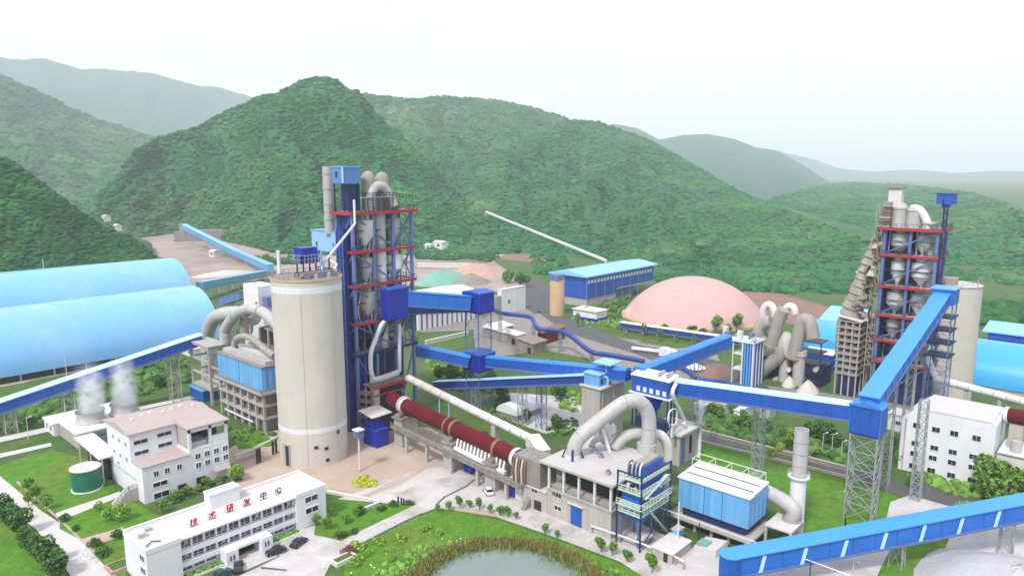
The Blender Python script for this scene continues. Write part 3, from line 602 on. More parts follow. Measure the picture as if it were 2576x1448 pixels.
# ------------------------------------------------------------------ preheater towers
def preheater(label, x0, x1, y0, y1, levels, lean, cyc_r, extra):
    t = thing('preheater_tower', label, 'preheater tower', (x0, y0, 0)); zt = levels[-1]; nX = extra['nx']; nY = extra['ny']
    xs = [x0+(x1-x0)*i/(nX-1) for i in range(nX)]; ys = [y0+(y1-y0)*i/(nY-1) for i in range(nY)]
    for i, x in enumerate(xs):
        for j, y in enumerate(ys):
            if 0 < i < nX-1 and 0 < j < nY-1: continue
            MB().box(x-.42, x+.42, y-.42, y+.42, 0, zt-.55).build('column', M['steel_b' if j else 'colb'], t)
    for k, z in enumerate(levels):
        e = 1.0 if k < len(levels)-1 else 1.6; top = k == len(levels)-1
        MB().box(x0-e+.3, x1+e-.3, y0-e+.3, y1+e-.3, z-.12, z+.05).build('floor', M['duct'], t)
        b = MB(); hh = .55 if not top else .7
        b.box(x0-e, x1+e, y0-e, y0-e+.3, z-hh, z+.3); b.box(x0-e, x1+e, y1+e-.3, y1+e, z-hh, z+.3); b.box(x0-e, x0-e+.3, y0-e+.3, y1+e-.3, z-hh, z+.3); b.box(x1+e-.3, x1+e, y0-e+.3, y1+e-.3, z-hh, z+.3)
        b.build('platform_beam', M['red' if k not in extra.get('plain', ()) else 'navy'], t)
        MB().rail([(x0-e+.1,y1+e-.1,z+.3),(x0-e+.1,y0-e+.1,z+.3),(x1+e-.1,y0-e+.1,z+.3),(x1+e-.1,y1+e-.1,z+.3)], 1.2, .05, 1.6).build('railing', M['navy'], t)
    lv = [0]+list(levels)
    for a, z in zip(lv[:-1], lv[1:]):
        pr = [((xs[0],y0-.1),(xs[nX//2],y0-.1)), ((xs[-1],y0-.1),(xs[nX//2],y0-.1))] + [((x0-.1,ys[0]),(x0-.1,ys[-1]))]
        for p, q in pr: MB().beam((*p, z-.6), (*q, a+.4), .42).build('brace', M['steel_b'], t)
    for a, z in zip(lv[:-1], lv[1:]):
        for i in range(nX-1): MB().beam((xs[i],y1-.05,z-.6),(xs[i+1],y1-.05,a+.3),.2).build('brace', M['navy'], t); MB().beam((xs[i+1],y1-.05,z-.6),(xs[i],y1-.05,a+.3),.2).build('brace', M['navy'], t)
        for i in range(nX-1): xq = (xs[i]+xs[i+1])/2; MB().box(xq-.16,xq+.16,y0+.9,y0+1.2,a+.06,z-.2).build('hanger_post', M['steel_b'], t)
    rnd = random.Random(int(x0))
    for k, (a, z) in enumerate(zip(lv[1:-1], lv[2:])):
        zm = a+(z-a)*.52; b = MB(); b.beam((x0,y0+.1,zm),(x1,y0+.1,zm),.22); b.beam((x0+.1,y0,zm),(x0+.1,y1,zm),.22); b.beam((x0,y1-.1,zm),(x1,y1-.1,zm),.22); b.build('girt', M['navy'], t); MB().box(x0+(x1-x0)*(.05 if k%2 else .5),x0+(x1-x0)*(.5 if k%2 else .95),y0+.4,y1-.4,zm-.16,zm-.06).build('grating_floor', M['navy'], t)
        MB().beam((x0,y1,a+.3),(x1,y1,z-.6),.32).build('brace', M['navy'], t); MB().beam((x1,y0,a+.3),(x1,y1,z-.6),.3).build('brace', M['steel_b'], t)
        b = MB(); b.box(x0+(x1-x0)*.45,x0+(x1-x0)*.72,y0+.3,y0+1.5,zm-.1,zm+.05); b.rail([(x0+(x1-x0)*.45,y0+.3,zm+.05),(x0+(x1-x0)*.72,y0+.3,zm+.05)],1.1,.05,.8); b.build('landing', M['metal'], t)
        for q in range(9):
            xx = x0+rnd.uniform(.8,x1-x0-.8); yy = y0+rnd.uniform(.5,y1-y0-1); zz = a+rnd.uniform(.1,.4)*(z-a)
            MB().tube([(xx,yy,a+.1),(xx+rnd.uniform(-.4,.4),yy,zz),(xx+rnd.uniform(-1.2,1.2),yy,z-.7)], rnd.uniform(.1,.22), 8).build('small_pipe', M[rnd.choice(['ductd','rust','wpaint','black','metal'])], t, True)
        for q in range(7):
            xx = x0+rnd.uniform(.8,x1-x0-2); yy = y0+rnd.uniform(.4,y1-y0-1.5); MB().box(xx,xx+rnd.uniform(.6,1.5),yy,yy+.8,a+.06,a+rnd.uniform(.7,1.9)).build('equipment_box', M[rnd.choice(['ductd','rust','steel_b','black','dblue'])], t)
    # equipment: cyclones with dome, barrel and cone; riser ducts
    cx = [x0+(x1-x0)*.27, x0+(x1-x0)*.75]; cy = [y0+(y1-y0)*.3, y0+(y1-y0)*.74]
    for k in range(len(levels)-1):
        za, zb = levels[k], levels[k+1]; H = zb-za
        for i, (x, y) in enumerate(((cx[0],cy[0]),(cx[1],cy[0]),(cx[1],cy[1]),(cx[0],cy[1]))):
            if k == 0 and i in (0, 3): continue
            off = .12*H if (i+k) % 2 else .3*H; r = cyc_r*(1 if (i+k) % 2 else .8)
            c = MB().lathe((x,y,za+.06), (x,y,zb-.2), [(0,.5),(.1,.55),(.34+off/H*.2,r),(.76,r),(.76,r*1.05),(.79,r*1.05),(.82,r*.6),(1,r*.55)], 20).build('cyclone', M['duct' if (i+k) % 3 else 'wpaint'], t, True)
            MB().tube([(x,y,zb-.8),(x+.3,y,zb-.1)], r*.45, 12).build('outlet_pipe', M['duct'], c, True)
        xm, ym = (x0+x1)/2, y0+(y1-y0)*.22
        MB().cyl((xm,ym,za+.3), (xm,ym,zb-.3), cyc_r*.63, n=18).build('riser_duct', M['wpaint' if k in (1, 2) else 'duct'], t, True)
        MB().tube([(cx[0]-1,y0+.7,zb-1),(cx[0]+.6,y0+.7,za+H*.45),(cx[0]+.4,y0+.7,za+.1)], .38, 10).build('feed_pipe', M['ductd'], t, True)
        MB().tube([(cx[1]+1.5,y0+1,zb-.4),(cx[1]+1.7,y0+.9,za+H*.4),(cx[1]-.2,y0+.9,za+.2)], .3, 10).build('feed_pipe', M['rust'], t, True)
    return t
mat('column_blue', (.13,.19,.42), .5, .12, .5); M['colb'] = MATS['column_blue']
bx = BX(905,1085,1045,868,535); X0, X1, Y0, Y1 = bx[0], bx[1], bx[2], bx[3]
LV = [zat(X0, Y0, y) for y in (893,815,721,634,535)]
T1 = preheater('tall blue-framed preheater tower with red platforms, directly behind the big beige silo', X0, X1, Y0, Y1, LV, 0, 3.0, dict(nx=4, ny=2, plain=(0,)))
Zt = LV[-1]; mat('shaft_blue', (.008,.026,.22), .5, .2, .3, streak=.2); M['dblue2'] = MATS['shaft_blue']
# navy cladding, lift shaft, base housing
MB().box(X0+.5, X0+.75, Y0+1.0, Y1-.5, 7, Zt-1).build('wall_panel', M['dblue2'], T1)
MB().box(X0+3, X0+14, Y1-.9, Y1-.6, 2, Zt-1).build('wall_panel', M['navy'], T1)
MB().box(X0+14.01, X1-1, Y1-.9, Y1-.6, 2, LV[2]).build('wall_panel', M['navy'], T1)
MB().box(X0+.9, X0+5, Y0+2, Y1-1, 0, LV[0]-1).build('base_housing', M['dblue'], T1)
MB().box(X0+8, X1-2, Y0+3.2, Y1-1.2, 9, LV[0]-1.0).build('base_housing', M['navy'], T1)
ls = MB()
for z in range(0, int(LV[3]+5), 3): ls.box(X0-2.3, X0-.55, Y0+1.9, Y0+5.1, z+.05, z+2.95)
ls.build('lift_shaft', M['dblue2'], T1)
b = MB()
for y in (Y0+1.8, Y0+3.5, Y0+5.2):
    b.box(X0-2.5, X0-2.32, y-.12, y+.12, 0, LV[3]+6)
b.build('shaft_rail', M['steel_b'], T1)
mat('head_house_blue', (.08,.24,.56), .5, .08, .3, streak=.12); M['headb'] = MATS['head_house_blue']; mat('faded_blue', (.27,.50,.72), .5, .08, .3, streak=.12); M['lbl3'] = MATS['faded_blue']
# light blue head house on top of the lift, with its white corner post, door
yN = sy(863, X0-2, 75, Y0); zb = zat(X0-2, yN, 461); zh = zat(X0-2, yN, 420); xr = sx(906, yN, 75, X0-2); yl = sy(836, X0-2, 75, yN)
hh = MB().box(X0-2, xr, yN, yl, zb, zh).build('head_house', M['headb'], T1)
MB().box(X0-2.2, xr+.2, yN-.2, yl+.2, zh, zh+.25).build('roof', M['sky_roof'], hh); MB().box(X0-2.15, X0-1.85, yN-.15, yN+.15, zb, zh-.01).build('corner_post', M['white'], hh)
MB().box(X0-2.08, X0-1.95, (yN+yl)/2-.2, (yN+yl)/2+.9, zb+1.6, zb+3.4).build('door', M['black'], hh)
for x, y in ((X0-1.6,yN+.4),(xr-.4,yN+.4),(X0-1.6,yl-.4),(xr-.4,yl-.4)): MB().box(x-.18, x+.18, y-.18, y+.18, Zt+.3, zb-.01).build('leg', M['navy'], hh)
MB().box(X0+.5, X0+4.5, yN+.8, yl-.8, Zt+.35, zb-.3).build('lift_core', M['navy'], T1)
# pale downcomer duct up the back left
xd, yd = X0+1.5, sy(827, X0+1.5, 70, Y0); zd = zat(xd, yd, 419)
b = MB(); zz = zat(xd, yd, 588)
while zz < zd-3: b.cyl((xd,yd,zz+.02), (xd,yd,zz+4.4), 1.55, n=20); b.cyl((xd,yd,zz+4.4), (xd,yd,zz+4.65), 1.72, n=20); zz += 4.67
b.cyl((xd,yd,zz), (xd,yd,zd), 1.55, n=20); b.build('downcomer_duct', M['ductl'] if 'ductl' in M else M['duct'], T1, True)
# top cyclones with gooseneck ducts
xc = X0+(X1-X0)*.55
for i, (px, tp) in enumerate(((926,430),(961,432))):
    x = sx(px, Y0+4, 76, X0-20); zc = zat(x, Y0+4, tp)
    MB().lathe((x,Y0+4,Zt+.1), (x,Y0+4,zc), [(0,2.1),(.45,2.1),(.45,2.35),(.5,2.35),(.52,2.2),(.78,2.2),(.88,1.95),(.95,1.4),(.985,.8),(1,.1)], 20).build('top_cyclone', M['ductd'], T1, True)
xa = sx(930, Y0+2.2, 72, X0-20); xb = sx(985, Y0+2.2, 72, X0-20)
MB().tube([(xa,Y0+2.2,Zt+.3),(xa+.2,Y0+2.2,Zt+4),(xa+2.0,Y0+2.4,Zt+7.2),(xb-3,Y0+2.4,Zt+7.2),(xb-.8,Y0+2,Zt+4),(xb+.2,Y0+1.5,Zt+1.2)], 1.55, 14, 6).build('gooseneck_duct', M['duct'], T1, True)
MB().box(xb-3, xb+2.2, Y0+1.2, Y0+5.5, Zt+.1, Zt+3.2).build('top_housing', M['rust'], T1)
MB().box(X0+4, xb-1, Y0+.2, Y0+1.6, Zt+4.2, Zt+4.35).build('walkway', M['duct'], T1)
MB().rail([(X0+4,Y0+.2,Zt+4.36),(xb-1,Y0+.2,Zt+4.36),(X1+1,Y0+.2,Zt+2.7)], 1.3, .07, 1.2).build('railing', M['navy'], T1)
b = MB()
for i in range(7): x = X0+4.3+i*1.9; b.box(x-.12, x+.12, Y0+.3, Y0+.5, Zt+.06, Zt+4.2)
b.build('walkway_post', M['navy'], T1)
# zigzag stair in the middle bay
b = MB()
for k in range(len(LV)-1):
    za, zb2 = LV[k], LV[k+1]; h = (zb2-za)/2
    b.beam((X0+5.5,Y1-2,za), (X0+10,Y1-2,za+h), .9, .15); b.beam((X0+10,Y1-3,za+h), (X0+5.5,Y1-3,zb2), .9, .15)
b.build('stair', M['metal'], T1)
# long pale diagonal strut from the tower to the silo top, pale side booth
yq = sy(856, X0+1, 50, Y0); zq0 = zat(X0+1, yq, 637); zq1 = zat(X0+1, yq, 585); yq1 = sy(787, X0+1, 50, yq)
t = thing('lift_house', 'pale blue box house hung on the preheater tower just above the big silo', 'machine house', (X0+1, yq, zq0))
MB().box(X0+1, X0+7, yq, yq1, zq0, zq1).build('house_body', M['lbl3'], t); MB().box(X0+.8, X0+7.2, yq-.2, yq1+.2, zq1, zq1+.25).build('roof', M['lbl'], t)
MB().box(X0+.9, X0+1.02, yq1-3.2, yq1-2.5, zq0+1.6, zq0+2.9).build('window', M['black'], t); MB().box(X0+.9, X0+1.02, yq+3, yq+3.5, zq0+2, zq0+3.2).build('window', M['steel_b'], t)
for x, y in ((X0+1.5,yq+1),(X0+6.5,yq+1),(X0+1.5,yq1-1),(X0+6.5,yq1-1)): MB().box(x-.2,x+.2,y-.2,y+.2,0,zq0-.01).build('support_post', M['navy'], t)
# ------------------------------------------------------------------ the big silo
f0 = G(793, 1177); dirv = Vector((f0.x, f0.y, 0)).normalized(); r = 9.35; c = f0+dirv*r; zs = zat(f0.x, f0.y, 706)
SC = c
t = thing('cement_silo', 'huge cylindrical beige concrete silo with pale bands and a door at its foot', 'silo', (c.x, c.y, 0))
n = 64; MB().cyl((c.x,c.y,0), (c.x,c.y,zs-.35), r, n=n).build('silo_wall', M['silo'], t, True)
def ring(z0, z1, rr): return MB().lathe((c.x,c.y,z0), (c.x,c.y,z1), [(0,rr),(1,rr)], n)
z1, z2 = zat(f0.x,f0.y,741), zat(f0.x,f0.y,724); ring(z1, z2, r+.06).build('pale_band', M['band'], t, True)
z1, z2 = zat(f0.x,f0.y,1092), zat(f0.x,f0.y,1080); ring(z1, z2, r+.05).build('pale_band', M['band'], t, True)
ring(zs-.35, zs, r+.25).build('roof_rim', M['tan'], t, True); ring(zs+.002, zs+.06, r-.2).build('roof_slab', M['conc_d'], t)
k = MB()
for i in range(36): q = i/36*6.283; k.beam((c.x+math.cos(q)*(r-.1),c.y+math.sin(q)*(r-.1),zs), (c.x+math.cos(q)*(r-.1),c.y+math.sin(q)*(r-.1),zs+1.1), .1)
for i in range(36):
    q, q2 = i/36*6.283, (i+1)/36*6.283; k.beam((c.x+math.cos(q)*(r-.1),c.y+math.sin(q)*(r-.1),zs+1.1), (c.x+math.cos(q2)*(r-.1),c.y+math.sin(q2)*(r-.1),zs+1.1), .1)
k.build('roof_railing', M['conc_d'], t)
def on_silo(px, py0, py1, w, name, m, out=.12, par=None):
    lo, hi = -1.4, 1.4; base = math.atan2(-c.y, -c.x)
    def pt(a): return (c.x+math.cos(base+a)*r, c.y+math.sin(base+a)*r)
    a = bis(lambda m_: proj(*pt(m_), 3)[0] < px, -1.4, 1.4); x, y = pt(a); z0_, z1_ = zat(x,y,py0), zat(x,y,py1); nn = Vector((math.cos(base+a), math.sin(base+a), 0)); s = Vector((-nn.y, nn.x, 0)); bb = MB()
    P0 = Vector((x,y,max(z0_,0)))-nn*.3; P1 = Vector((x,y,z1_))-nn*.3
    bb.add([P0-s*w/2,P0+s*w/2,P0+s*w/2+nn*(.3+out),P0-s*w/2+nn*(.3+out),P1-s*w/2,P1+s*w/2,P1+s*w/2+nn*(.3+out),P1-s*w/2+nn*(.3+out)], [(0,1,2,3),(7,6,5,4),(0,4,5,1),(1,5,6,2),(2,6,7,3),(3,7,4,0)])
    return bb.build(name, M[m], par or t)
dr = on_silo(722, 1172, 1116, 2.9, 'doorway', 'conc', .25); on_silo(725, 1170, 1120, 1.3, 'door', 'dark', .32, dr)
for px, a, b_ in ((797,1129,1121),(822,1131,1123),(824,1160,1152),(852,1090,1081)): on_silo(px, a, b_, 1.1, 'window', 'glass', .1)
on_silo(775, 1172, 745, .12, 'drain_pipe', 'silo', .12); on_silo(850, 1120, 745, .15, 'drain_pipe', 'conc', .12)
# things on the silo roof
def at(px, py, z): return G(px, py, z)
q = at(690, 690, zs); t = thing('vent_pipe', 'tall pale vent pipe standing on the rim of the big beige silo', 'pipe', (q.x,q.y,zs)); q = Vector((c.x,c.y,0))+ (Vector((q.x,q.y,0))-Vector((c.x,c.y,0))).normalized()*(r-1); t.location = (q.x,q.y,zs+.06)
MB().cyl((q.x,q.y,zs+.06), (q.x,q.y,zat(q.x,q.y,630)), .5, n=14).build('pipe_body', M['band'], t, True); MB().cyl((q.x,q.y,zs+.06), (q.x,q.y,zs+.5), .8, n=14).build('base_flange', M['conc'], t)
q = c+Vector((3.0,4.2,0)); t = thing('dust_filter', 'deep blue dust filter box on legs on the big silo roof', 'dust filter', (q.x,q.y,zs+.06))
MB().box(q.x-2.6,q.x+2.2,q.y-2,q.y+2,zs+3.0,zs+7.2).build('filter_box', M['dblue'], t); MB().box(q.x-2.8,q.x+2.4,q.y-2.2,q.y+2.2,zs+7.2,zs+7.4).build('roof', M['blue'], t)
[MB().box(q.x+i-.15,q.x+i+.15,q.y+j-.15,q.y+j+.15,zs+.06,zs+3.0).build('leg', M['navy'], t) for i in (-2.2,1.8) for j in (-1.6,1.6)]
MB().rail([(q.x-3.4,q.y+2.6,zs+3),(q.x-3.4,q.y-2.8,zs+3),(q.x+3,q.y-2.8,zs+3)], 2.4, .09, 1).build('railing', M['metal'], t)
MB().tube([(q.x+2.2,q.y-1,zs+6),(q.x+3.4,q.y-1.6,zs+6.2),(q.x+3.4,q.y-2,zs+3),(q.x+2.6,q.y-3.4,zs+.2)], .35, 10, 4).build('outlet_pipe', M['sky_roof'], t, True)
t = thing('roof_machinery', 'low grey conveyor machinery and pipes lying across the big silo roof', 'machinery', (c.x,c.y,zs+.06)); zr = zs+.06
MB().box(c.x-4,c.x+6,c.y-5.2,c.y-3.8,zr+.5,zr+1.5).build('screw_conveyor', M['conc_d'], t)
b = MB(); [b.box(c.x-4+i*1.6,c.x-3.6+i*1.6,c.y-5,c.y-4,zr,zr+.5) for i in range(6)]; b.build('support_feet', M['navy'], t)
for i in range(5): MB().cyl((c.x-3+i*2,c.y-6.3-.2*(i%2),zr),(c.x-3+i*2,c.y-6.3-.2*(i%2),zr+1.1),.5,n=12).build('motor', M['duct' if i%2 else 'steel_b'], t)
MB().tube([(c.x+6,c.y-4.5,zr+1.4),(c.x+8,c.y-3,zr+2.6),(c.x+8.6,c.y+1,zr+3.2)], .3, 10).build('pipe', M['wpaint'], t, True)
MB().rail([(c.x-5,c.y-2.5,zr),(c.x+7,c.y-2.5,zr),(c.x+7,c.y+5,zr)], 1.4, .08, 1.2).build('railing', M['navy'], t)
yv = sy(893, X0-1.4, 64, Y0-20); A = Vector((X0-1.4,yv,zat(X0-1.4,yv,563))); t = thing('chute_pipe', 'long pale diagonal chute pipe from the preheater tower down to the silo roof', 'pipe', (c.x+7,c.y+2,zr))
MB().tube([Vector((c.x+7,c.y+2.6,zr+.8)), Vector((c.x+7.4,c.y+2.8,zr+2.5)), A, A+Vector((0,0,7))], .36, 12).build('pipe_body', M['band'], t, True); MB().cyl((c.x+7,c.y+2.6,zr), (c.x+7,c.y+2.6,zr+1.2), .6, n=12).build('inlet_box', M['wpaint'], t)
# ------------------------------------------------------------------ raw mill building (left) with bag filter and ducts
p0 = G(667, 1090); XA, YA = p0.x, p0.y; zf0, zf1 = zat(XA,YA,985), zat(XA,YA,926); yl = sy(550, XA, zf0, YA); xr = XA+16
RM = thing('raw_mill_building', 'open grey concrete frame of the raw mill under the light blue filter box', 'mill building', (XA, YA, 0))
MB().box(XA+1.5, xr-1, YA+1.5, yl-1, 0, zf0-1.2).build('core_wall', M['conc_d'], RM)
cols = [YA+.4+(yl-YA-.8)*i/6 for i in range(7)]
for y in cols: MB().box(XA, XA+.8, y-.4, y+.4, 0, zf0-1.0).build('column', M['conc'], RM)
for i in range(1, 4): x = XA+i*5; MB().box(x, x+.8, YA, YA+.8, 0, zf0-1.0).build('column', M['conc'], RM)
for z in (4.2, 8.2): MB().box(XA-.25, XA+1.4, YA-.25, yl+.2, z, z+.6).build('floor_beam', M['conc'], RM); MB().box(XA+1.42, xr, YA-.25, YA+1.4, z, z+.6).build('floor_beam', M['conc'], RM)
MB().box(XA-1.2, xr+1, YA-1.2, yl+1, zf0-1.0, zf0-.3).build('deck_slab', M['conc'], RM)
MB().rail([(XA-1,yl+.8,zf0-.3),(XA-1,YA-1,zf0-.3),(xr,YA-1,zf0-.3)], 1.0, .07, 1.5).build('railing', M['conc_d'], RM)
MB().beam((XA-.6,yl-4,2.5), (XA-.6,YA+6,2.5), .3, .5).build('pipe_rack', M['band'], RM)
for i in range(5): MB().box(XA+.9, XA+1.45, cols[i]+.9, cols[i]+2.2, .1, 3.2).build('opening', M['dark'], RM); MB().box(XA+.9, XA+1.47, cols[i]+.7, cols[i]+2.6, 5, 7.6).build('opening', M['dark'], RM)
t = thing('bag_filter', 'light blue bag filter box with a dusty top on the raw mill frame', 'bag filter', (XA, YA, zf0-.3))
MB().box(XA, xr, YA, yl, zf0-.3, zf1).build('filter_box', M['lbl'], t); MB().box(XA-.3, xr+.3, YA-.3, yl+.3, zf1, zf1+.3).build('top_plate', M['conc_d'], t)
for i in range(3): MB().box(XA+1.6+i*4.2, XA+4.2+i*4.2, YA+.6, yl-.8, zf1+.3, zf1+1.5).build('lid_row', M['duct' if i != 1 else 'wpaint'], t)
MB().box(XA-.08, XA-.01, (YA+yl)/2-.08, (YA+yl)/2+.08, zf0-.2, zf1-.1).build('panel_joint', M['blue'], t)
# outer open frame at the left
pa = G(535, 1020); zt_ = zat(pa.x, pa.y, 874); yb = sy(490, pa.x, 0, pa.y)
t = thing('gallery_tower', 'tall open pale concrete frame carrying the head of the long left gallery', 'frame', (pa.x, pa.y, 0))
for x in (pa.x, pa.x+6):
    for y in (pa.y, yb): MB().box(x-.4, x+.4, y-.4, y+.4, 0, zt_).build('column', M['conc'], t)
for k, f in enumerate((.28, .52, .76, 1.0)):
    z = zt_*f; b = MB(); b.box(pa.x-.3, pa.x+.3, pa.y+.4, yb-.4, z-.7, z-.02); b.box(pa.x+5.7, pa.x+6.3, pa.y+.4, yb-.4, z-.7, z-.02); b.box(pa.x+.4, pa.x+5.6, pa.y-.3, pa.y+.3, z-.7, z-.02); b.box(pa.x+.4, pa.x+5.6, yb-.3, yb+.3, z-.7, z-.02); b.build('beam', M['conc'], t)
MB().box(pa.x-.6, pa.x+6.6, pa.y-.6, yb+.6, zt_+.01, zt_+.35).build('roof_slab', M['conc'], t)
MB().box(pa.x-.2, pa.x+6.4, pa.y+.5, yb-.5, zt_*.28+.01, zt_*.28+.3).build('floor_slab', M['conc'], t)
# ducts beside it
t = thing('mill_duct', 'fat pale arched duct curving over the raw mill and in behind the big silo', 'duct', (XA+4, yl-6, zf1))
XD = XA+8
MB().cyl(XP(567,900,XD), XP(567,838,XD), 2.0, n=20).build('inlet_drum', M['duct'], t, True)
MB().tube([XP(*q, XD) for q in ((566,845),(568,826),(592,792),(625,777),(655,782),(680,800),(704,826),(716,850))], 1.75, 18, 5).build('arch', M['duct'], t, True)
b = MB()
for q in ((592,792),(655,782)): P = XP(*q, XD); b.cyl(P-Vector((0,.2,0)), P+Vector((0,.2,0)), 1.9, n=18)
b.build('flange', M['ductd'], t, True)
t = thing('mill_duct', 'fattest pale duct, bending over beside the open frame of the raw mill', 'duct', (XD+6, yl, 0)); XE = XD+7
MB().tube([XP(*q, XE) for q in ((524,1000),(524,900),(521,850),(534,808),(556,792),(600,788),(640,800))], [2.6]*31, 18, 5).build('duct_body', M['duct'], t, True)
MB().cyl(XP(524,930,XE)-Vector((0,0,.4)), XP(524,930,XE)+Vector((0,0,.4)), 2.75, n=18).build('flange', M['ductd'], t, True)
t = thing('mill_duct', 'thin curved pale duct lying on top of the light blue raw mill filter', 'duct', XP(590,890,XD-3)); XF = XD-3
MB().tube([XP(*q, XF) for q in ((588,888),(591,860),(600,848),(618,846),(640,855),(664,876),(690,895))], 1.05, 14, 4).build('duct_body', M['ductd'], t, True); MB().cyl(XP(588,898,XF), XP(588,885,XF), 1.3, n=14).build('collar', M['ductd'], t)
XH = XA+12
t = thing('mill_hopper', 'two-tier tan hopper drum seen under the raw mill arch duct', 'hopper', XP(620,842,XH))
MB().lathe(XP(620,845,XH), XP(620,795,XH), [(0,1.4),(.25,2.2),(.6,2.3),(.6,2.5),(.66,2.5),(.68,2.2),(1,2.0)], 18).build('drum', M['ductd'], t, True); MB().cyl(XP(620,795,XH), XP(620,786,XH), .9, n=12).build('neck', M['rust'], t)
MB().box(XH-2, XH+7, YA+1, yl-2, zf1+1.6, zf1+2.1).build('mill_deck', M['conc_d'], RM)
b = MB()
for i in range(5):
    for x in (XH-1.5, XH+6): y = YA+2+i*(yl-YA-5)/4; b.box(x-.3, x+.3, y-.3, y+.3, zf1+2.1, zf1+8)
b.build('upper_column', M['conc'], RM); MB().box(XH-1.8, XH+6.4, YA+1.5, YA+(yl-YA)*.55, zf1+8, zf1+8.6).build('upper_deck', M['conc_d'], RM)
MB().box(XH+1, XH+6, YA+2, yl-4, zf1+2.11, zf1+7).build('mill_body', M['dark'], RM)
XW = XA+34; q = XP(650,775,XW); y2 = XP(612,775,XW).y; zt2 = XP(650,722,XW).z
t = thing('filter_house', 'white two-step filter house with a small blue cabin behind the raw mill arch', 'filter house', (XW, q.y, 0))
MB().box(XW, XW+9, q.y-4, y2, 0, q.z).build('lower_block', M['wpaint'], t); MB().box(XW+.4, XW+8, q.y+.3, y2-.2, q.z, zt2).build('upper_block', M['white'], t)
MB().box(XW-.2, XW+9.2, q.y-4.2, y2+.2, q.z-.3, q.z+.05).build('ledge', M['conc'], t); MB().box(XW+2, XW+6, q.y-3.6, q.y-.2, q.z+.06, q.z+4.5).build('cabin', M['steel_b'], t)
MB().box(XW+.3, XW+.42, q.y+1.5, q.y+2.8, q.z+1, q.z+2.2).build('window', M['black'], t)
MB().box(XW+10, XW+14, q.y-16, q.y-4.5, 0, zt2-1).build('side_block', M['white'], t)
gallery('short dark-blue pipe conveyor ending behind the raw mill ducts', XP(560,758,XW+6), XP(612,742,XW+6), 3.5, 3, 'steel_b', 'teal', (.3,), rib='metal')
q = G(508, 1010); t = thing('pump_house', 'small blue pitched-roof pump house left of the raw mill frame', 'pump house', (q.x,q.y,0)); bxs = BX(512,1012,548,480,985)
MB().box(bxs[0],bxs[1],bxs[2],bxs[3],0,bxs[5]).build('wall', M['blue'], t); MB().profy([(bxs[0]-.4,bxs[5]+.02),(bxs[0]-.4,bxs[5]+.3),(bxs[1]+.3,bxs[5]+1.5),(bxs[1]+.3,bxs[5]+.02)], bxs[2]-.4, bxs[3]+.4).build('roof', M['lbl'], t)
q = G(470, 905); bxs = BX(486,900,520,440,880); t = thing('pump_house', 'low white shed under the head of the long left gallery', 'shed', (bxs[0],bxs[2],0)); MB().box(bxs[0],bxs[1],bxs[2],bxs[3],0,bxs[5]).build('wall', M['white'], t); win(t,'x',bxs[2]+3,1.2,1.5,1.6,bxs[0],'window'); MB().box(bxs[0]-.3,bxs[1]+.3,bxs[2]-.3,bxs[3]+.3,bxs[5],bxs[5]+.25).build('roof', M['roof_w'], t)
# ------------------------------------------------------------------ cooling tower block with two steaming fans
bx = BX(198,1130,384,127,1094); x0, x1, y0, y1, _, zt_ = bx
CT = thing('cooling_tower', 'long white cooling tower block with two steaming fan stacks, behind the turbine building', 'cooling tower', (x0,y0,0))
MB().box(x0, x1, y0, y0+(y1-y0)*.62, 0, zt_).build('wall', M['conc'], CT); MB().box(x0-.5, x1+.5, y0-.5, y0+(y1-y0)*.62+.5, zt_, zt_+.5).build('deck', M['white'], CT)
MB().box(x0-1.5, x1-1, y0+(y1-y0)*.62+.55, y1, 0, zt_-.8).build('side_wall', M['white'], CT); MB().box(x0-1.9, x1-.6, y0+(y1-y0)*.62+.52, y1+.4, zt_-.8, zt_-.4).build('side_deck', M['white'], CT)
for i in range(2): win(CT, 'x', y1-3.5-i*4, 1.2, 1.4, 1.6, x0-1.5)
for i in range(5): MB().box(x0+1+i*3.9, x0+4.2+i*3.9, y0-.12, y0-.01, 1.2, 1.9).build('louvre', M['teal'], CT); MB().box(x0+1+i*3.9, x0+4.2+i*3.9, y0-.14, y0-.02, 2.5, 3.1).build('louvre', M['steel_b'], CT)
steam = bpy.data.materials.new('steam'); steam.use_nodes = True; tt = steam.node_tree; tt.nodes.clear(); oo = tt.nodes.new('ShaderNodeOutputMaterial'); vv = tt.nodes.new('ShaderNodeVolumePrincipled'); vv.inputs['Color'].default_value = (.97,.98,1,1)
gg = tt.nodes.new('ShaderNodeNewGeometry'); nn_ = tt.nodes.new('ShaderNodeTexNoise'); nn_.inputs['Scale'].default_value = .45; nn_.inputs['Detail'].default_value = 3; tt.links.new(gg.outputs['Position'], nn_.inputs['Vector'])
mr = tt.nodes.new('ShaderNodeMapRange'); mr.inputs[1].default_value = .3; mr.inputs[2].default_value = .7; mr.inputs[3].default_value = .0; mr.inputs[4].default_value = 1.0; tt.links.new(nn_.outputs[0], mr.inputs[0])
sz = tt.nodes.new('ShaderNodeSeparateXYZ'); tt.links.new(gg.outputs['Position'], sz.inputs[0]); fz = tt.nodes.new('ShaderNodeMapRange'); fz.inputs[1].default_value = zt_+4; fz.inputs[2].default_value = zt_+19; fz.inputs[3].default_value = 1.0; fz.inputs[4].default_value = .0; tt.links.new(sz.outputs[2], fz.inputs[0])
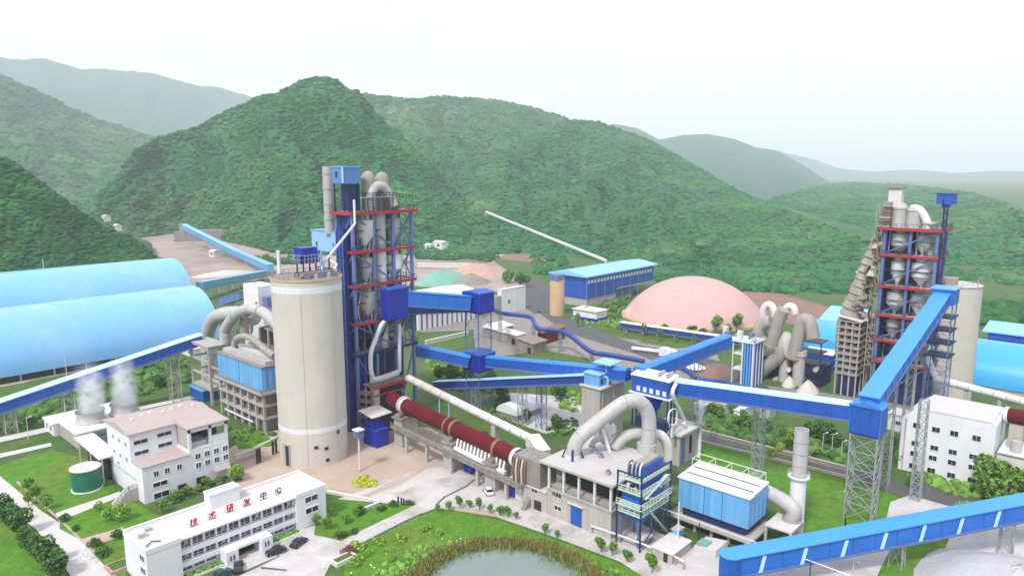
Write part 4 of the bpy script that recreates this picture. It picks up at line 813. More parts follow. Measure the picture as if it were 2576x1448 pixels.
ml = tt.nodes.new('ShaderNodeMath'); ml.operation = 'MULTIPLY'; tt.links.new(mr.outputs[0], ml.inputs[0]); tt.links.new(fz.outputs[0], ml.inputs[1]); tc_ = tt.nodes.new('ShaderNodeTexCoord'); s2 = tt.nodes.new('ShaderNodeVectorMath'); s2.operation = 'SUBTRACT'; s2.inputs[1].default_value = (.5,.5,0); tt.links.new(tc_.outputs['Generated'], s2.inputs[0]); m2 = tt.nodes.new('ShaderNodeVectorMath'); m2.operation = 'MULTIPLY'; m2.inputs[1].default_value = (2.1,2.1,0); tt.links.new(s2.outputs[0], m2.inputs[0]); ln = tt.nodes.new('ShaderNodeVectorMath'); ln.operation = 'LENGTH'; tt.links.new(m2.outputs[0], ln.inputs[0]); rf = tt.nodes.new('ShaderNodeMapRange'); rf.interpolation_type = 'SMOOTHSTEP'; rf.inputs[1].default_value = .1; rf.inputs[2].default_value = .88; rf.inputs[3].default_value = 1; rf.inputs[4].default_value = 0; tt.links.new(ln.outputs['Value'], rf.inputs[0]); ml2 = tt.nodes.new('ShaderNodeMath'); ml2.operation = 'MULTIPLY'; tt.links.new(ml.outputs[0], ml2.inputs[0]); tt.links.new(rf.outputs[0], ml2.inputs[1]); tt.links.new(ml2.outputs[0], vv.inputs['Density']); tt.links.new(vv.outputs[0], oo.inputs['Volume'])
for i, px in enumerate((229, 314)):
    ym = y0+(y1-y0)*.33; x = sx(px, ym, zt_, x0-10); z = zt_+.5
    fs = MB().lathe((x,ym,z), (x,ym,z+3.4), [(0,4.3),(.12,4.3),(.3,3.75),(.7,3.7),(1,4.1)], 36, False).build('fan_stack', M['duct'], CT, True)
    MB().cyl((x,ym,z+.01), (x,ym,z+1.0), 3.6, n=24).build('fan_plenum', M['dark'], fs)
    MB().box(x+1, x+3.2, ym-5.0, ym-4.1, z, z+1.1).build('motor', M['ductd'], fs)
    b = MB(); prof = [(0,4.4),(.12,4.6),(.3,4.9),(.55,5.2),(.8,5.4),(.95,4.4),(1,.6)]; b.lathe((x,ym,z+1.6), (x,ym,z+19), prof, 24)
    for k, vtx in enumerate(b.v):
        f_ = max(0,(vtx[2]-z-3)/15); w = noise.noise(Vector(vtx)*.2)*2.2*f_; b.v[k] = (vtx[0]+w+1.2*f_*f_, vtx[1]+noise.noise(Vector(vtx)*.22+Vector((9,0,0)))*2.2*f_, vtx[2])
    s_ = b.build('steam_plume', steam, None, True, kind='stuff')
# ------------------------------------------------------------------ turbine building
bx = BX(365,1268,580,280,1113); x0, x1, y0, y1, _, zt_ = bx; xm = x0+(x1-x0)*.53; yr = y0+(y1-y0)*.30; zl = zt_*.58
TB = thing('turbine_building', 'tall white four-storey turbine building with a brown roof and open top balcony', 'building', (x0,y0,0))
MB().box(x0, xm, y0, yr, 0, zl).build('annex_wall', M['white'], TB); MB().box(x0-.2, xm-.02, y0-.25, yr, zl, zl+.25).build('terrace', M['brown_roof'], TB)
MB().box(x0, x1, yr, y1, 0, zt_-.02).build('main_wall', M['white'], TB)
zo = zt_*.66
MB().box(xm, x1, y0, yr, 0, zo).build('front_wall', M['white'], TB); MB().box(xm, x1, yr-.3, yr-.02, zo, zt_-.1).build('balcony_back', M['dark'], TB)
for x in (xm+.35, xm+(x1-xm)*.55, x1-.35): MB().box(x-.35, x+.35, y0, y0+.7, zo, zt_-.05).build('balcony_column', M['white'], TB)
MB().box(xm, x1, y0, y0+.4, zt_-1.0, zt_-.06).build('balcony_lintel', M['white'], TB); MB().box(xm+.02, xm+.3, y0+.72, yr-.32, zo, zt_-.1).build('balcony_side', M['conc'], TB)
MB().box(xm+(x1-xm)*.55+.4, x1-.72, y0+.05, y0+.35, zo, zo+2.1).build('balcony_panel', M['white'], TB); MB().box(xm+1, xm+(x1-xm)*.5, y0+1.2, yr-.8, zo+.01, zo+1.3).build('balcony_tank', M['duct'], TB)
r_ = MB(); e = .5; zr2 = zt_+1.4
L = [(x0-e,y1+e),(x0-e,yr-e),(xm-.4,yr-e),(xm-.4,y0-e),(x1+e,y0-e),(x1+e,y1+e)]
r_.prism(L, zt_, zt_+.35); r_.build('roof', M['brown_roof'], TB)
rd = MB(); ymid = (yr+y1)/2; rd.profx([(yr-e+.3,zt_+.351),(ymid,zt_+1.5),(y1+e-.3,zt_+.351)], x0-e+.2, x1+e-.2); rd.profx([(y0-e+.2,zt_+.352),(yr+2,zt_+.9),(yr+2.1,zt_+.352)], xm-.2, x1+e-.2); rd.build('roof_crown', M['brown_roof'], TB)
for i in range(7): MB().box(x0+3+i*2.6, x0+3.8+i*2.6, ymid-1+(i%3), ymid-.4+(i%3), zt_+1.2, zt_+1.9).build('roof_vent', M['white'], TB)
for u, z, w, h in ((x0+.9,zl+3.9,3.3,1.0),(x0+6.6,zl+4.3,3.4,1.0),(x0+.9,zl+1.1,3.3,1.0),(x0+6.6,zl+1.5,3.4,1.0)): win(TB,'y',u,z,w,h,yr,fw=.08)
for u in (x0+2.6, x0+5.2, x0+8.2): win(TB,'y',u,zl-2.9,1.1,1.3,y0)
win(TB,'y',x0+2.2,zl-5.6,3.4,1.1,y0); win(TB,'y',x0+2.2,zl-8.6,3.6,1.4,y0)
for i in range(4):
    for z in (zo-2.8, zo-5.2): win(TB,'y',xm+1.4+i*2.4,z,1.25,1.3,y0)
MB().box(xm+1.2, xm+3.6, y0-.15, y0-.02, .05, 2.6).build('doorway', M['dark'], TB); MB().box(xm+5.5, xm+9.8, y0-2.2, y0-.01, 3.3, 3.6).build('canopy', M['brown_roof'], TB); MB().box(xm-3.5, xm-1.4, y0-.13, y0-.02, .05, 2.2).build('doorway', M['dark'], TB)
for i in range(3):
    for z in (zt_-3.5, zt_-7.5): win(TB,'x',y0+9+i*4.2,z,1.0,1.1,x0)
win(TB,'x',y0+15,zt_-10,1,1,x0); MB().box(x0-.14,x0-.02,y0+6,y0+7.2,.05,2.4).build('door', M['dark'], TB)
MB().beam((x0-.2,y0+4,zl-4), (x0-.2,y1-2,zl-4), .12).build('pipe_run', M['metal'], TB)
for px in (385, 968*.3918): pass
# tank, canopy and ramp left of it
q = G(220, 1228); t = thing('green_tank', 'dark green cylindrical tank with a pale lid on the left lawn', 'tank', (q.x,q.y,0)); zt2 = zat(q.x,q.y,1175); MB().cyl((q.x,q.y,0), (q.x,q.y,zt2), 3.3, n=32).build('tank_body', M['green'], t, True); MB().lathe((q.x,q.y,zt2), (q.x,q.y,zt2+1), [(0,3.6),(.25,3.6),(1,.3)], 32).build('tank_lid', M['tan2'] if 'tan2' in M else M['roof_w'], t, True); MB().cyl((q.x,q.y,.0), (q.x,q.y,.35), 3.6, n=32).build('base_ring', M['white'], t)
bb = BX(262,1215,282,205,1152); t = thing('canopy', 'pale flat canopy on posts behind the green tank', 'canopy', (bb[0],bb[2],0)); MB().profx([(bb[2]-1,bb[5]),(bb[2]-1,bb[5]+.3),(bb[3]+1,bb[5]+1.2),(bb[3]+1,bb[5]+.9)], bb[0]-1, bb[0]+4).build('canopy_roof', M['roof_w'], t)
for x in (bb[0], bb[0]+3.4):
    for y in (bb[2], (bb[2]+bb[3])/2, bb[3]): MB().box(x-.15,x+.15,y-.15,y+.15,0,bb[5]+.1).build('post', M['wpaint'], t)
MB().box(bb[0]+1.5, bb[0]+5, bb[2]+1, bb[3]-1, 0, bb[5]-1.5).build('equipment', M['dark'], t)
t = thing('stair_ramp', 'grey concrete stair ramp against the left corner of the turbine building', 'ramp', G(330,1265)); q = G(318,1262); MB().profy([(q.x-3,0),(q.x+2.5,0),(q.x+2.5,3.2),(q.x+.5,3.2)], q.y-1, q.y+1.6).build('steps', M['conc'], t); MB().rail([(q.x-3,q.y-.9,.1),(q.x+.5,q.y-.9,3.2),(q.x+2.4,q.y-.9,3.2)], 1, .06, 1).build('handrail', M['metal'], t)
# ------------------------------------------------------------------ sign building (three storeys, roof lettering)
p0 = G(367, 1387, 8.4); x0, y0 = p0.x, p0.y; x1 = sx(818, y0, 8.4, x0); y1 = sy(310, x0, 8.4, y0); H_ = 8.4; xa = sx(454, y0, H_, x0); xb = sx(744, y0, H_, x0)
RB = thing('office_building', 'long white three-storey office building with red characters standing on its roof', 'building', (x0,y0,0))
MB().box(x0, xa, y0, y1, 0, H_-.35).build('left_wing', M['white'], RB); MB().box(xb, x1, y0, y1, 0, H_-.35).build('right_wing', M['white'], RB)
yf = y0+1.2
MB().box(xa, xb, yf+.5, y1, 0, H_-.7).build('main_wall', M['white'], RB)
MB().box(xa, xb, yf+.42, yf+.47, .2, H_-.9).build('glazing', M['glass'], RB)
MB().box(x0+.02, x1-.02, y0+.02, y1-.02, H_-.34, H_-.3).build('roof_deck', M['roof_w'], RB)
pr = MB(); w = .3
pr.box(x0-.1, x1+.1, y1-w, y1+.1, H_-.6, H_+.45); pr.box(x0-.1, x0+w, y0-.1, y1-w-.01, H_-.6, H_+.3); pr.box(x1-w, x1+.1, y0-.1, y1-w-.01, H_-.6, H_+.3); pr.box(x0+w+.01, xa+.1, y0-.1, y0+w, H_-.6, H_+.3); pr.box(xb-.1, x1-w-.01, y0-.1, y0+w, H_-.6, H_+.3)
pr.build('parapet', M['white'], RB)
MB().box(xa+.12, xb-.12, y0+.35, yf+.9, H_-.75, H_-.28).build('front_cornice', M['white'], RB)
nb = 10; bw = (xb-xa)/nb; fl = [0, 2.75, 5.3, H_-.75]
xc0, xc1 = xa+bw*4.1, xa+bw*6.1
for k, z in enumerate((2.35, 5.0)):
    MB().box(xa+.01, xb-.01, y0+.3, yf+.4, z-.35, z+.62).build('balcony_band', M['white'], RB)
MB().box(xa+.01, xc0-1, yf, yf+.41, 0, .75).build('balcony_band', M['white'], RB); MB().box(xc1+1, xb-.01, yf, yf+.41, 0, .75).build('balcony_band', M['white'], RB)
for k, (za, zb2) in enumerate(((.76,1.99),(2.98,4.64),(5.63,H_-.76))):
    for i in range(nb+1):
        x = xa+bw*i
        if k == 0 and xc0-.6 < x < xc1+.6: continue
        MB().box(max(xa+.02,x-.2), min(xb-.02,x+.2), yf-.1, yf+.41, za, zb2).build('pillar', M['white'], RB)
        if i < nb: 
            m_ = MB(); m_.box(x+bw*.5-.04, x+bw*.5+.04, yf+.3, yf+.41, za, zb2); m_.box(x+.21, x+bw-.21, yf+.3, yf+.41, za+.35, za+.42); wo_ = m_.build('window_frame', M['white'], RB)
            if (i*7+k*3) % 3 == 0: MB().box(x+bw*.55, x+bw*.8, yf+.32, yf+.4, za+.44, zb2-.02).build('curtain', M['conc'], wo_)
# porch with pierced screen walls
MB().box(xc0-2.6, xc0, y0-2.4, yf-.12, 0, 3.0).build('porch_wall', M['white'], RB); MB().box(xc1, xc1+2.6, y0-2.4, yf-.12, 0, 3.0).build('porch_wall', M['white'], RB)
MB().box(xc0+.02, xc1-.02, y0-1.6, yf-.12, 2.35, 2.9).build('porch_roof', M['white'], RB); MB().box(xc0+.05, xc1-.05, yf-.1, yf+.3, .05, 2.3).build('entrance', M['dark'], RB)
for xx in (xc0-2.6, xc1):
    for d_ in (.75, 1.45): MB().box(xx+d_, xx+d_+.28, y0-2.46, y0-2.41, .9, 2.0).build('slot', M['black'], RB)
MB().prism([(xc0-1.4,y0-6.5),(xc1+1.4,y0-6.5),(xc1-.1,y0-2.2),(xc0+.1,y0-2.2)], .0, .14).build('forecourt_ramp', M['conc_ground'], RB)
for z in (5.9, 3.2): win(RB,'y',xb+(x1-xb)*.3,z,(x1-xb)*.42,1.25,y0)
for z in (5.6, 3.0, .9): win(RB,'x',y0+1.0,z,2.2,1.3,x0)
for xx0, xx1 in ((xa+.3, xc0-3), (xc1+3, xb-.2)):
    MB().box(xx0, xx1, y0-1.6, y0-1.4, 0, .45).build('planter_kerb', M['white'], RB); thicket_pts = []
    Pn = np.array([[random.uniform(xx0,xx1), random.uniform(y0-1.2,yf-.5), .3] for _ in range(110)]); o = clumps('hedge', Pn, rng.uniform(.2,.42,110), 'leaf', flat=.8); tag(o, ('clipped hedge strip under the left windows of the office building' if xx0 < xc0 else 'clipped hedge strip under the right windows of the office building'), 'hedge'); del o['kind']
# roof stair box
bs = G(530, 1282, H_-.3); zb2 = zat(bs.x, bs.y, 1249); xs2 = sx(602, bs.y, zb2, bs.x); ys2 = sy(508, bs.x, zb2, bs.y)
sb = MB().box(bs.x, xs2, bs.y, min(ys2,y1-.4), H_-.3, zb2).build('stair_box', M['white'], RB)
q_ = MB(); yy = min(ys2,y1-.4); q_.box(bs.x-.1,xs2+.1,bs.y-.1,bs.y+.2,zb2,zb2+.4); q_.box(bs.x-.1,xs2+.1,yy-.2,yy+.1,zb2,zb2+.4); q_.box(bs.x-.1,bs.x+.2,bs.y+.21,yy-.21,zb2,zb2+.4); q_.box(xs2-.2,xs2+.1,bs.y+.21,yy-.21,zb2,zb2+.4); q_.build('stair_box_parapet', M['white'], sb)
MB().box(bs.x+.21, xs2-.21, bs.y+.21, yy-.21, zb2-.01, zb2+.05).build('stair_box_roof', M['roof_w'], sb)
MB().box(x0+1.2, x0+2.6, y1-5, y1-4, H_-.29, H_+.6).build('roof_vent', M['duct'], RB); MB().box(x0+3.2, x0+4.4, y1-3, y1-2.2, H_-.29, H_+.4).build('roof_vent', M['duct'], RB)
MB().tube([(x0+.8,y0+2,H_),(x0+2.4,y0+3.4,H_),(x0+3.6,y0+2.2,H_)], .12, 8).build('roof_pipe', M['black'], RB)
# the six characters: strokes as slim bars standing on the roof
CH = dict(
 ji=[(0,.72,.38,.72),(.2,1,.2,.05),(.2,.05,.08,.12),(.02,.34,.38,.46),(.44,.78,1,.78),(.72,1,.72,.55),(.48,.55,.94,.55),(.94,.55,.46,.0),(.5,.45,1,.0)],
 shu=[(.02,.68,.98,.68),(.5,1,.5,0),(.48,.66,.03,.1),(.52,.66,.97,.1),(.68,.95,.84,.82)],
 yan=[(0,.92,.44,.92),(.22,.92,.03,.42),(.12,.55,.12,.06),(.12,.55,.4,.55),(.4,.55,.4,.06),(.12,.1,.4,.1),(.5,.92,1,.92),(.47,.52,1,.52),(.64,.92,.62,.4),(.62,.4,.48,.0),(.86,.92,.86,0)],
 fa=[(.2,.95,.12,.68),(.12,.68,.96,.68),(.42,1,.36,.5),(.36,.5,.02,.04),(.36,.48,.86,.48),(.86,.48,.3,.0),(.42,.38,.98,.0),(.7,.96,.84,.82)],
 zhong=[(.08,.8,.92,.8),(.08,.8,.08,.36),(.92,.8,.92,.36),(.08,.36,.92,.36),(.5,1,.5,0)],
 xin=[(.14,.6,.04,.28),(.34,.78,.34,.2),(.34,.2,.44,.1),(.44,.1,.78,.1),(.78,.1,.84,.32),(.5,.9,.62,.68),(.82,.72,.97,.42)])
names = ['ji','shu','yan','fa','zhong','xin']; say = ['technology first','skill second','research third','develop fourth','middle fifth','heart sixth']
for k, (nm, px, py) in enumerate(zip(names, (488,535,579,622,663,701), (1323,1305,1287,1272,1256,1242))):
    q = G(px, py, H_-.29); s = 1.5; mm = 'letter' if k < 4 else 'letter_d'
    t = thing('roof_character', ['red character 技, first from the left on the office roof','red character 术, second from the left on the office roof','red character 研, third from the left on the office roof','red character 发, fourth from the left on the office roof','dark character 中, fifth from the left on the office roof','dark character 心, last on the right on the office roof'][k], 'roof sign character', (q.x,q.y,H_-.29), 'characters on the office roof')
    b = MB()
    for i, (a, c_, d, e) in enumerate(CH[nm]):
        A = Vector((q.x+(a-.5)*s, q.y, H_+.0+c_*s)); B = Vector((q.x+(d-.5)*s, q.y, H_+.0+e*s)); b.beam(A, B, .17+.004*i, .19)
    b.build('strokes', M[mm], t); MB().box(q.x-.8, q.x+.8, q.y+.12, q.y+.2, H_-.29, H_-.05).build('stand', M['metal'], t); c2 = MB(); c2.beam((q.x-.5,q.y+.15,H_+1.2),(q.x-.5,q.y+1.2,H_-.28),.07); c2.beam((q.x+.5,q.y+.15,H_+1.2),(q.x+.5,q.y+1.2,H_-.28),.07); c2.build('brace', M['metal'], t)
# ------------------------------------------------------------------ cars
def car(px, py, rz, body, label, L=4.3):
    q = G(px, py, .0); o = thing('parked_car', label, 'car', (0,0,0), 'parked cars')
    s = MB().profy([(-2.1,.35),(-2.15,.75),(-1.9,.92),(-1.2,.98),(1.0,.98),(1.9,.86),(2.15,.62),(2.1,.3)], -.85, .85); o2 = s.build('body', M[body], o, True)
    MB().profy([(-1.75,.96),(-1.25,1.42),(.35,1.45),(1.05,.97)], -.72, .72).build('cabin_glass', M['glass'], o); MB().box(-1.2,.33,-.66,.66,1.44,1.5).build('roof', M[body], o)
    for x in (-1.3, 1.35):
        for y in (-.86, .86): wv = MB().cyl((x,y-.1,.33),(x,y+.1,.33),.33,n=16).build('wheel', M['rubber'], o, True); MB().cyl((x,y-.11,.33),(x,y+.11,.33),.18,n=10).build('rim', M['metal'], wv)
    for y in (-.6, .6): MB().box(2.05,2.14,y-.18,y+.18,.6,.74).build('headlight', M['carw'], o)
    o.location = (q.x,q.y,.11); o.rotation_euler.z = rz; return o
car(752,1370,math.radians(20),'carb','black car farthest to the right in front of the office building')
car(694,1392,math.radians(170),'carb','black car beside the right hedge of the office building, middle of the parked ones')
car(600,1432,math.radians(60),'carb','black car near the bottom edge below the office porch')
mat('car_teal', (.01,.10,.09), .25, .1, .5); M['cart'] = MATS['car_teal']; car(560,1450,math.radians(10),'cart','dark teal car cut by the bottom edge under the office building')
car(1228,1240,math.radians(60),'carw','white car with dark windows alone in the yard by the kiln pier')
# low garden walls by the office
for (ax, ay, bx_, by, lab) in ((822,1236,955,1262,'low pale kerb wall along the lawn right of the office building'),(955,1264,905,1284,'short pale kerb wall crossing the lawn corner')):
    A, B = G(ax,ay,.3), G(bx_,by,.3); t = thing('kerb_wall', lab, 'kerb', (A.x,A.y,0)); MB().beam(A,B,.4,.6).build('wall', M['roof_w'], t); MB().beam(A,B,.55,.12,(0,.36)).build('coping', M['white'], t)
for i, (px, py) in enumerate(((1002,1265),(1010,1268),(1016,1270))): q = G(px,py); t = thing('bollard', ['black bollard, left of the three at the yard corner','black bollard, middle of the three at the yard corner','black bollard, right of the three at the yard corner'][i], 'bollard', q, 'bollards at the yard corner'); MB().cyl(q, q+Vector((0,0,1.5)), .22, n=10).build('post', M['black'], t); MB().lathe(q+Vector((0,0,1.5)), q+Vector((0,0,1.8)), [(0,.28),(.5,.26),(1,.05)], 10).build('cap', M['black'], t)
# planter at the parking corner
q = G(848,1428); t = thing('planter', 'pale concrete planter box at the bottom edge by the parking', 'planter', q); 
for a, b_, c_, d in ((0,5,0,.4),(0,5,2.2,2.6),(0,.4,.4,2.2),(4.6,5,.4,2.2)): MB().box(q.x+a,q.x+b_,q.y+c_,q.y+d,0,.9).build('wall', M['roof_w'], t)
MB().box(q.x+.4,q.x+4.6,q.y+.4,q.y+2.2,0,.7).build('soil', M['lawn2'], t)
q = G(290,1440); t = thing('planter', 'stone-faced planter wall at the foot of the office building left corner', 'planter', q); MB().box(q.x-1,q.x+3,q.y-1,q.y+3,0,1.0).build('wall', M['rubble'], t); MB().box(q.x-.6,q.x+2.6,q.y-.6,q.y+2.6,1.0,1.06).build('soil', M['lawn2'], t)
# lamp posts and poles
def pole(px, py, ptop, label, r_=.1, name='lamp_post', head=True, m='wpaint', cat='lamp post'):
    q = G(px, py); z = zat(q.x,q.y,ptop); t = thing(name, label, cat, q); MB().cyl(q, (q.x,q.y,z), r_, r_*.7, 10).build('pole', M[m], t, True); MB().cyl(q, (q.x,q.y,.5), r_*2, n=10).build('base', M['conc'], t)
    if head: MB().tube([(q.x,q.y,z-.1),(q.x+.8,q.y-.6,z+.25)], .06, 8).build('arm', M[m], t); MB().box(q.x+.6,q.x+1.3,q.y-.9,q.y-.5,z+.18,z+.34).build('lamp_head', M['white'], t)
    return t
pole(168,945,893,'white slim mast in front of the near left hall',.14,'mast',False,cat='mast')
pole(119,760,652,'thin white mast behind the left halls against the dark hill',.3,'mast',False,cat='mast')
pole(600,1300,1256,'slim white post at the corner of the turbine building',.1,head=False,name='mast',cat='mast')
pole(72,1105,1050,'white lamp post on the lawn left of the cooling tower')
for i, (px, py, tp) in enumerate(((2068,1140,1090),(2092,1140,1092),(2116,1150,1110))): pole(px,py,tp,['white lamp post behind the right lawn, left one of three','white lamp post behind the right lawn, middle one of three','white lamp post behind the right lawn, right one of three'][i])
q = G(905,1185); z = zat(q.x,q.y,1098); t = thing('cabin_on_pole', 'small blue box cabin with a white roof on a tall white pole beside the silo', 'cabin', q); MB().cyl(q,(q.x,q.y,z),.22,n=12).build('pole', M['wpaint'], t, True); MB().box(q.x-1,q.x+1,q.y-1,q.y+1,z,z+1.9).build('cabin_box', M['steel_b'], t); MB().box(q.x-1.2,q.x+1.2,q.y-1.2,q.y+1.2,z+1.9,z+2.15).build('roof', M['white'], t); MB().cyl(q,(q.x,q.y,.6),.5,n=12).build('footing', M['conc'], t)
# pipe gate left of the silo
A, B = G(648,1165), G(700,1135); t = thing('pipe_gantry', 'low pipe gantry on dark posts between the turbine building and the silo', 'gantry', A); zg = 4.2
for f in (0, .12, .75, .9): P = A.lerp(B, f); MB().box(P.x-.25,P.x+.25,P.y-.25,P.y+.25,0,zg).build('post', M['black'], t)
MB().beam((A.x-1,A.y,zg+.4),(B.x+1,B.y,zg+.4),.5).build('beam', M['roof_w'], t); MB().beam(G(590,1150,1.6),G(652,1128,1.6),.9,1.4).build('low_wall', M['roof_w'], t)
# ------------------------------------------------------------------ transfer houses and the gallery chain
def transfer_house(label, x0, x1, y0, y1, z0, z1, side='dblue', top='blue', legs=True, lat=None, slope=.6, name='transfer_house'):
    t = thing(name, label, 'transfer house', (x0, y0, 0 if legs else z0))
    MB().box(x0, x1, y0, y1, z0, z1).build('house_wall', M[side], t)
    MB().profx([(y0-.3,z1+.02),(y0-.3,z1+.25),((y0+y1)/2,z1+.25+slope),(y1+.3,z1+.25),(y1+.3,z1+.02)], x0-.3, x1+.3).build('roof', M[top], t)
    e = .06
    for x, y in ((x0,y0),(x1,y0),(x0,y1)): MB().box(x-e,x+e,y-e,y+e,z0+.02,z1).build('corner_trim', M[top], t)
    MB().box(x0+.2, x1-.2, y0+.2, y1-.2, z0-.35, z0-.01).build('floor_frame', M['navy'], t)
    if legs:
        a = lat or (x0+.5, x1-.5, y0+.5, y1-.5); MB().lattice(*a, 0, z0-.35, .3 if side=='dblue' else .34, .07 if side=='dblue' else .14, 4).build('trestle', M['steel_b' if side=='dblue' else 'metal'], t)
    return t
# blue house on the tower front
yN = Y0-5.5; xN = sx(978, yN, 36, X0-30); z0_, z1_ = zat(xN,yN,806), zat(xN,yN,731); xR = sx(1027, yN, 36, xN)
HA = transfer_house('deep blue box house hung on the front of the left preheater tower', xN, xR, yN, Y0-1.7, z0_, z1_, legs=False)
b = MB()
for x in (xN+.5, xR-.5): b.beam((x,yN+1,z0_-.3), (x,Y0-1.1,z0_-6), .35)
b.build('bracket', M['navy'], HA)
pB = G(1205,1030); xB, yB = pB.x, pB.y; w = 3.6
zB0, zB1 = zat(xB-w,yB-w,789), zat(xB-w,yB-w,741)
zC0, zC1 = zat(xB-w,yB-w,936), zat(xB-w,yB-w,896)
xb0 = sx(1165,yB+2,36,100); 
TBx = transfer_house('deep blue transfer house on a tall lattice tower right of the left preheater tower', xB-3.4, xB+3.4, yB-4, yB+4, zB0, zB1, lat=(xB-3,xB+3,yB-3,yB+3))
TC = transfer_house('deep blue lower transfer house set inside the lattice tower, where the level gallery passes', xB-3.8, xB+3.8, yB-4, yB+4, zC0, zC1, legs=False, top='blue')
zm = (zB0+zB1)/2
gallery('wide blue gallery from the box house on the left tower to the high transfer house', Vector((xR,yN+2,(z0_+z1_)/2+1.5)), Vector((xB-3.4,yB+.5,zm-.2)), 3.6, 4.2, 'bluem', 'bluet', (.5,) ) if False else None
mat('gallery_mid_blue', (.013,.14,.56), .5, .1, .2, streak=.1); M['bluem'] = MATS['gallery_mid_blue']
gallery('wide bright blue gallery from the deep blue box house to the high transfer house', Vector((xR+.1,yN+2,(z0_+z1_)/2+1.0)), Vector((xB-3.7,yB+.5,zm)), 3.4, 4.4, 'bluem', 'bluet', ())
gallery('lower dark blue gallery running under the bright one to the high transfer house', Vector((xR-1,Y0+3,z0_+1.0)), Vector((xB-3.7,yB+3,zB0+1.3)), 2.6, 2.6, 'blue', 'blue', ())
zc = (zC0+zC1)/2
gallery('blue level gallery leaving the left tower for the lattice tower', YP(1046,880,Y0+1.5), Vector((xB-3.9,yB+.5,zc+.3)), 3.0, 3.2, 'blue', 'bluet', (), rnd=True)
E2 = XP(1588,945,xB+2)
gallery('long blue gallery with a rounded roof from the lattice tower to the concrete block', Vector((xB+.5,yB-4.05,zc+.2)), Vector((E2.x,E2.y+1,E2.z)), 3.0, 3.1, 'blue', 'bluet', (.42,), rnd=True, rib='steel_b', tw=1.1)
bb = BX(1508,1138,1566,1461,976); x0,x1,y0,y1,_,zt_ = bb
A = XP(1098,968,x0+1.6)
gallery('slimmer dark blue gallery with a white roof edge above the kiln duct', Vector((x0+5,A.y,A.z)), XP(1476,950,x0+4), 2.8, 3.4, 'blueD', 'blue_p', (.45,.72), lift=1.0) if False else None
mat('gallery_dark_blue', (.010,.05,.28), .5, .12, .25, streak=.15); M['blueD'] = MATS['gallery_dark_blue']
gallery('slimmer dark blue gallery with a pale roof edge behind the kiln air duct', A, XP(1476,953,x0+1.6), 2.4, 2.6, 'blueD', 'blue_p', (.3,.62), lift=1.0, tw=1.0)
CB = thing('concrete_silo', 'square tan-grey concrete silo block behind the big bent duct', 'silo', (x0,y0,0)); MB().box(x0,x1,y0,y1,0,zt_-.5).build('wall', M['conc'], CB); MB().box(x0-.5,x1+.5,y0-.5,y1+.5,zt_-.5,zt_).build('roof_slab', M['roof_w'], CB); win(CB,'y',x0+(x1-x0)*.55,zt_-4,1.1,1.6,y0); MB().box(x0-.06,x0+.3,y0-.06,y0+.3,0,zt_-.52).build('corner_post', M['conc_d'], CB)
MB().box(x0+.5,x0+1.0,y0-.35,y0-.05,0,zt_-.52).build('buttress', M['conc'], CB)
t = thing('head_house', 'pale blue small head house on top of the square concrete silo', 'head house', (x0,y0,zt_)); MB().box(x0+.3,x0+3.2,y0+.8,y1-.6,zt_+.01,zt_+3.4).build('house_wall', M['lbl'], t); MB().box(x0+.0,x0+3.4,y0+.5,y1-.3,zt_+3.4,zt_+3.65).build('roof', M['sky_roof'], t); MB().box(x0+1,x0+2,y0+.68,y0+.79,zt_+.6,zt_+2).build('window', M['navy'], t)
MB().tube([(x0+2.4,y0+1.2,zt_+2.8),(x0+3.4,y0+.2,zt_+2.2),(x0+3.6,y0+.1,zt_+.1)], .45, 10, 4).build('chute', M['sky_roof'], t, True)
hz_ = max(zat(x0+5,y0+1,925), E2.z+2.4); t = thing('canopy', 'flat pale blue canopy roof on a post above the square concrete silo', 'canopy', (x0+8,y0+6,zt_)); MB().box(x0+2.2,x0+8.0,y0-1.5,y0+4.5,hz_,hz_+.4).build('canopy_roof', M['sky_roof'], t); b = MB(); b.box(x0+3.6,x0+4.0,y0+.6,y0+1.0,zt_+.01,hz_); b.build('post', M['metal'], t); MB().box(x0+4.4,x0+5.4,y0+.2,y0+1.4,zt_+.02,zt_+2.2).build('drive', M['steel_b'], t)
# gallery to the right mill and to the right transfer tower
XA4 = E2.x; J = Vector((XA4+1.5,E2.y-1.5,E2.z+.1))
K = YP(1828,858,E2.y-1.5)
gallery('blue gallery rising to the right towards the second raw mill', J, K, 3.6, 3.6, 'bluem', 'bluet', (.3,.62), rnd=True)
pD = G(2192,1325); xD_, yD = pD.x, pD.y; zD0, zD1 = zat(xD_,yD,1102), zat(xD_,yD,1033); xd1 = sx(2232,yD,25,xD_); yd1 = sy(2137,xD_,25,yD); yD1 = yd1
TD = transfer_house('bright blue transfer house on four tall lattice legs on the right lawn', xD_, xd1, yD, yd1, zD0, zD1, 'blue2' if False else 'blue', 'bluet', lat=(xD_+.4,xd1-.4,yD+.4,yd1-.4), slope=1.0)
A = XP(1690,972,xD_+2.0); B = Vector((xD_+2.0, yd1+.05, (zD0+zD1)/2+.9))
gallery('long blue gallery with a pale rounded roof crossing the right lawn to the lattice-legged house', A, B, 3.2, 3.6, 'blue', 'blue_p', (), rnd=True)
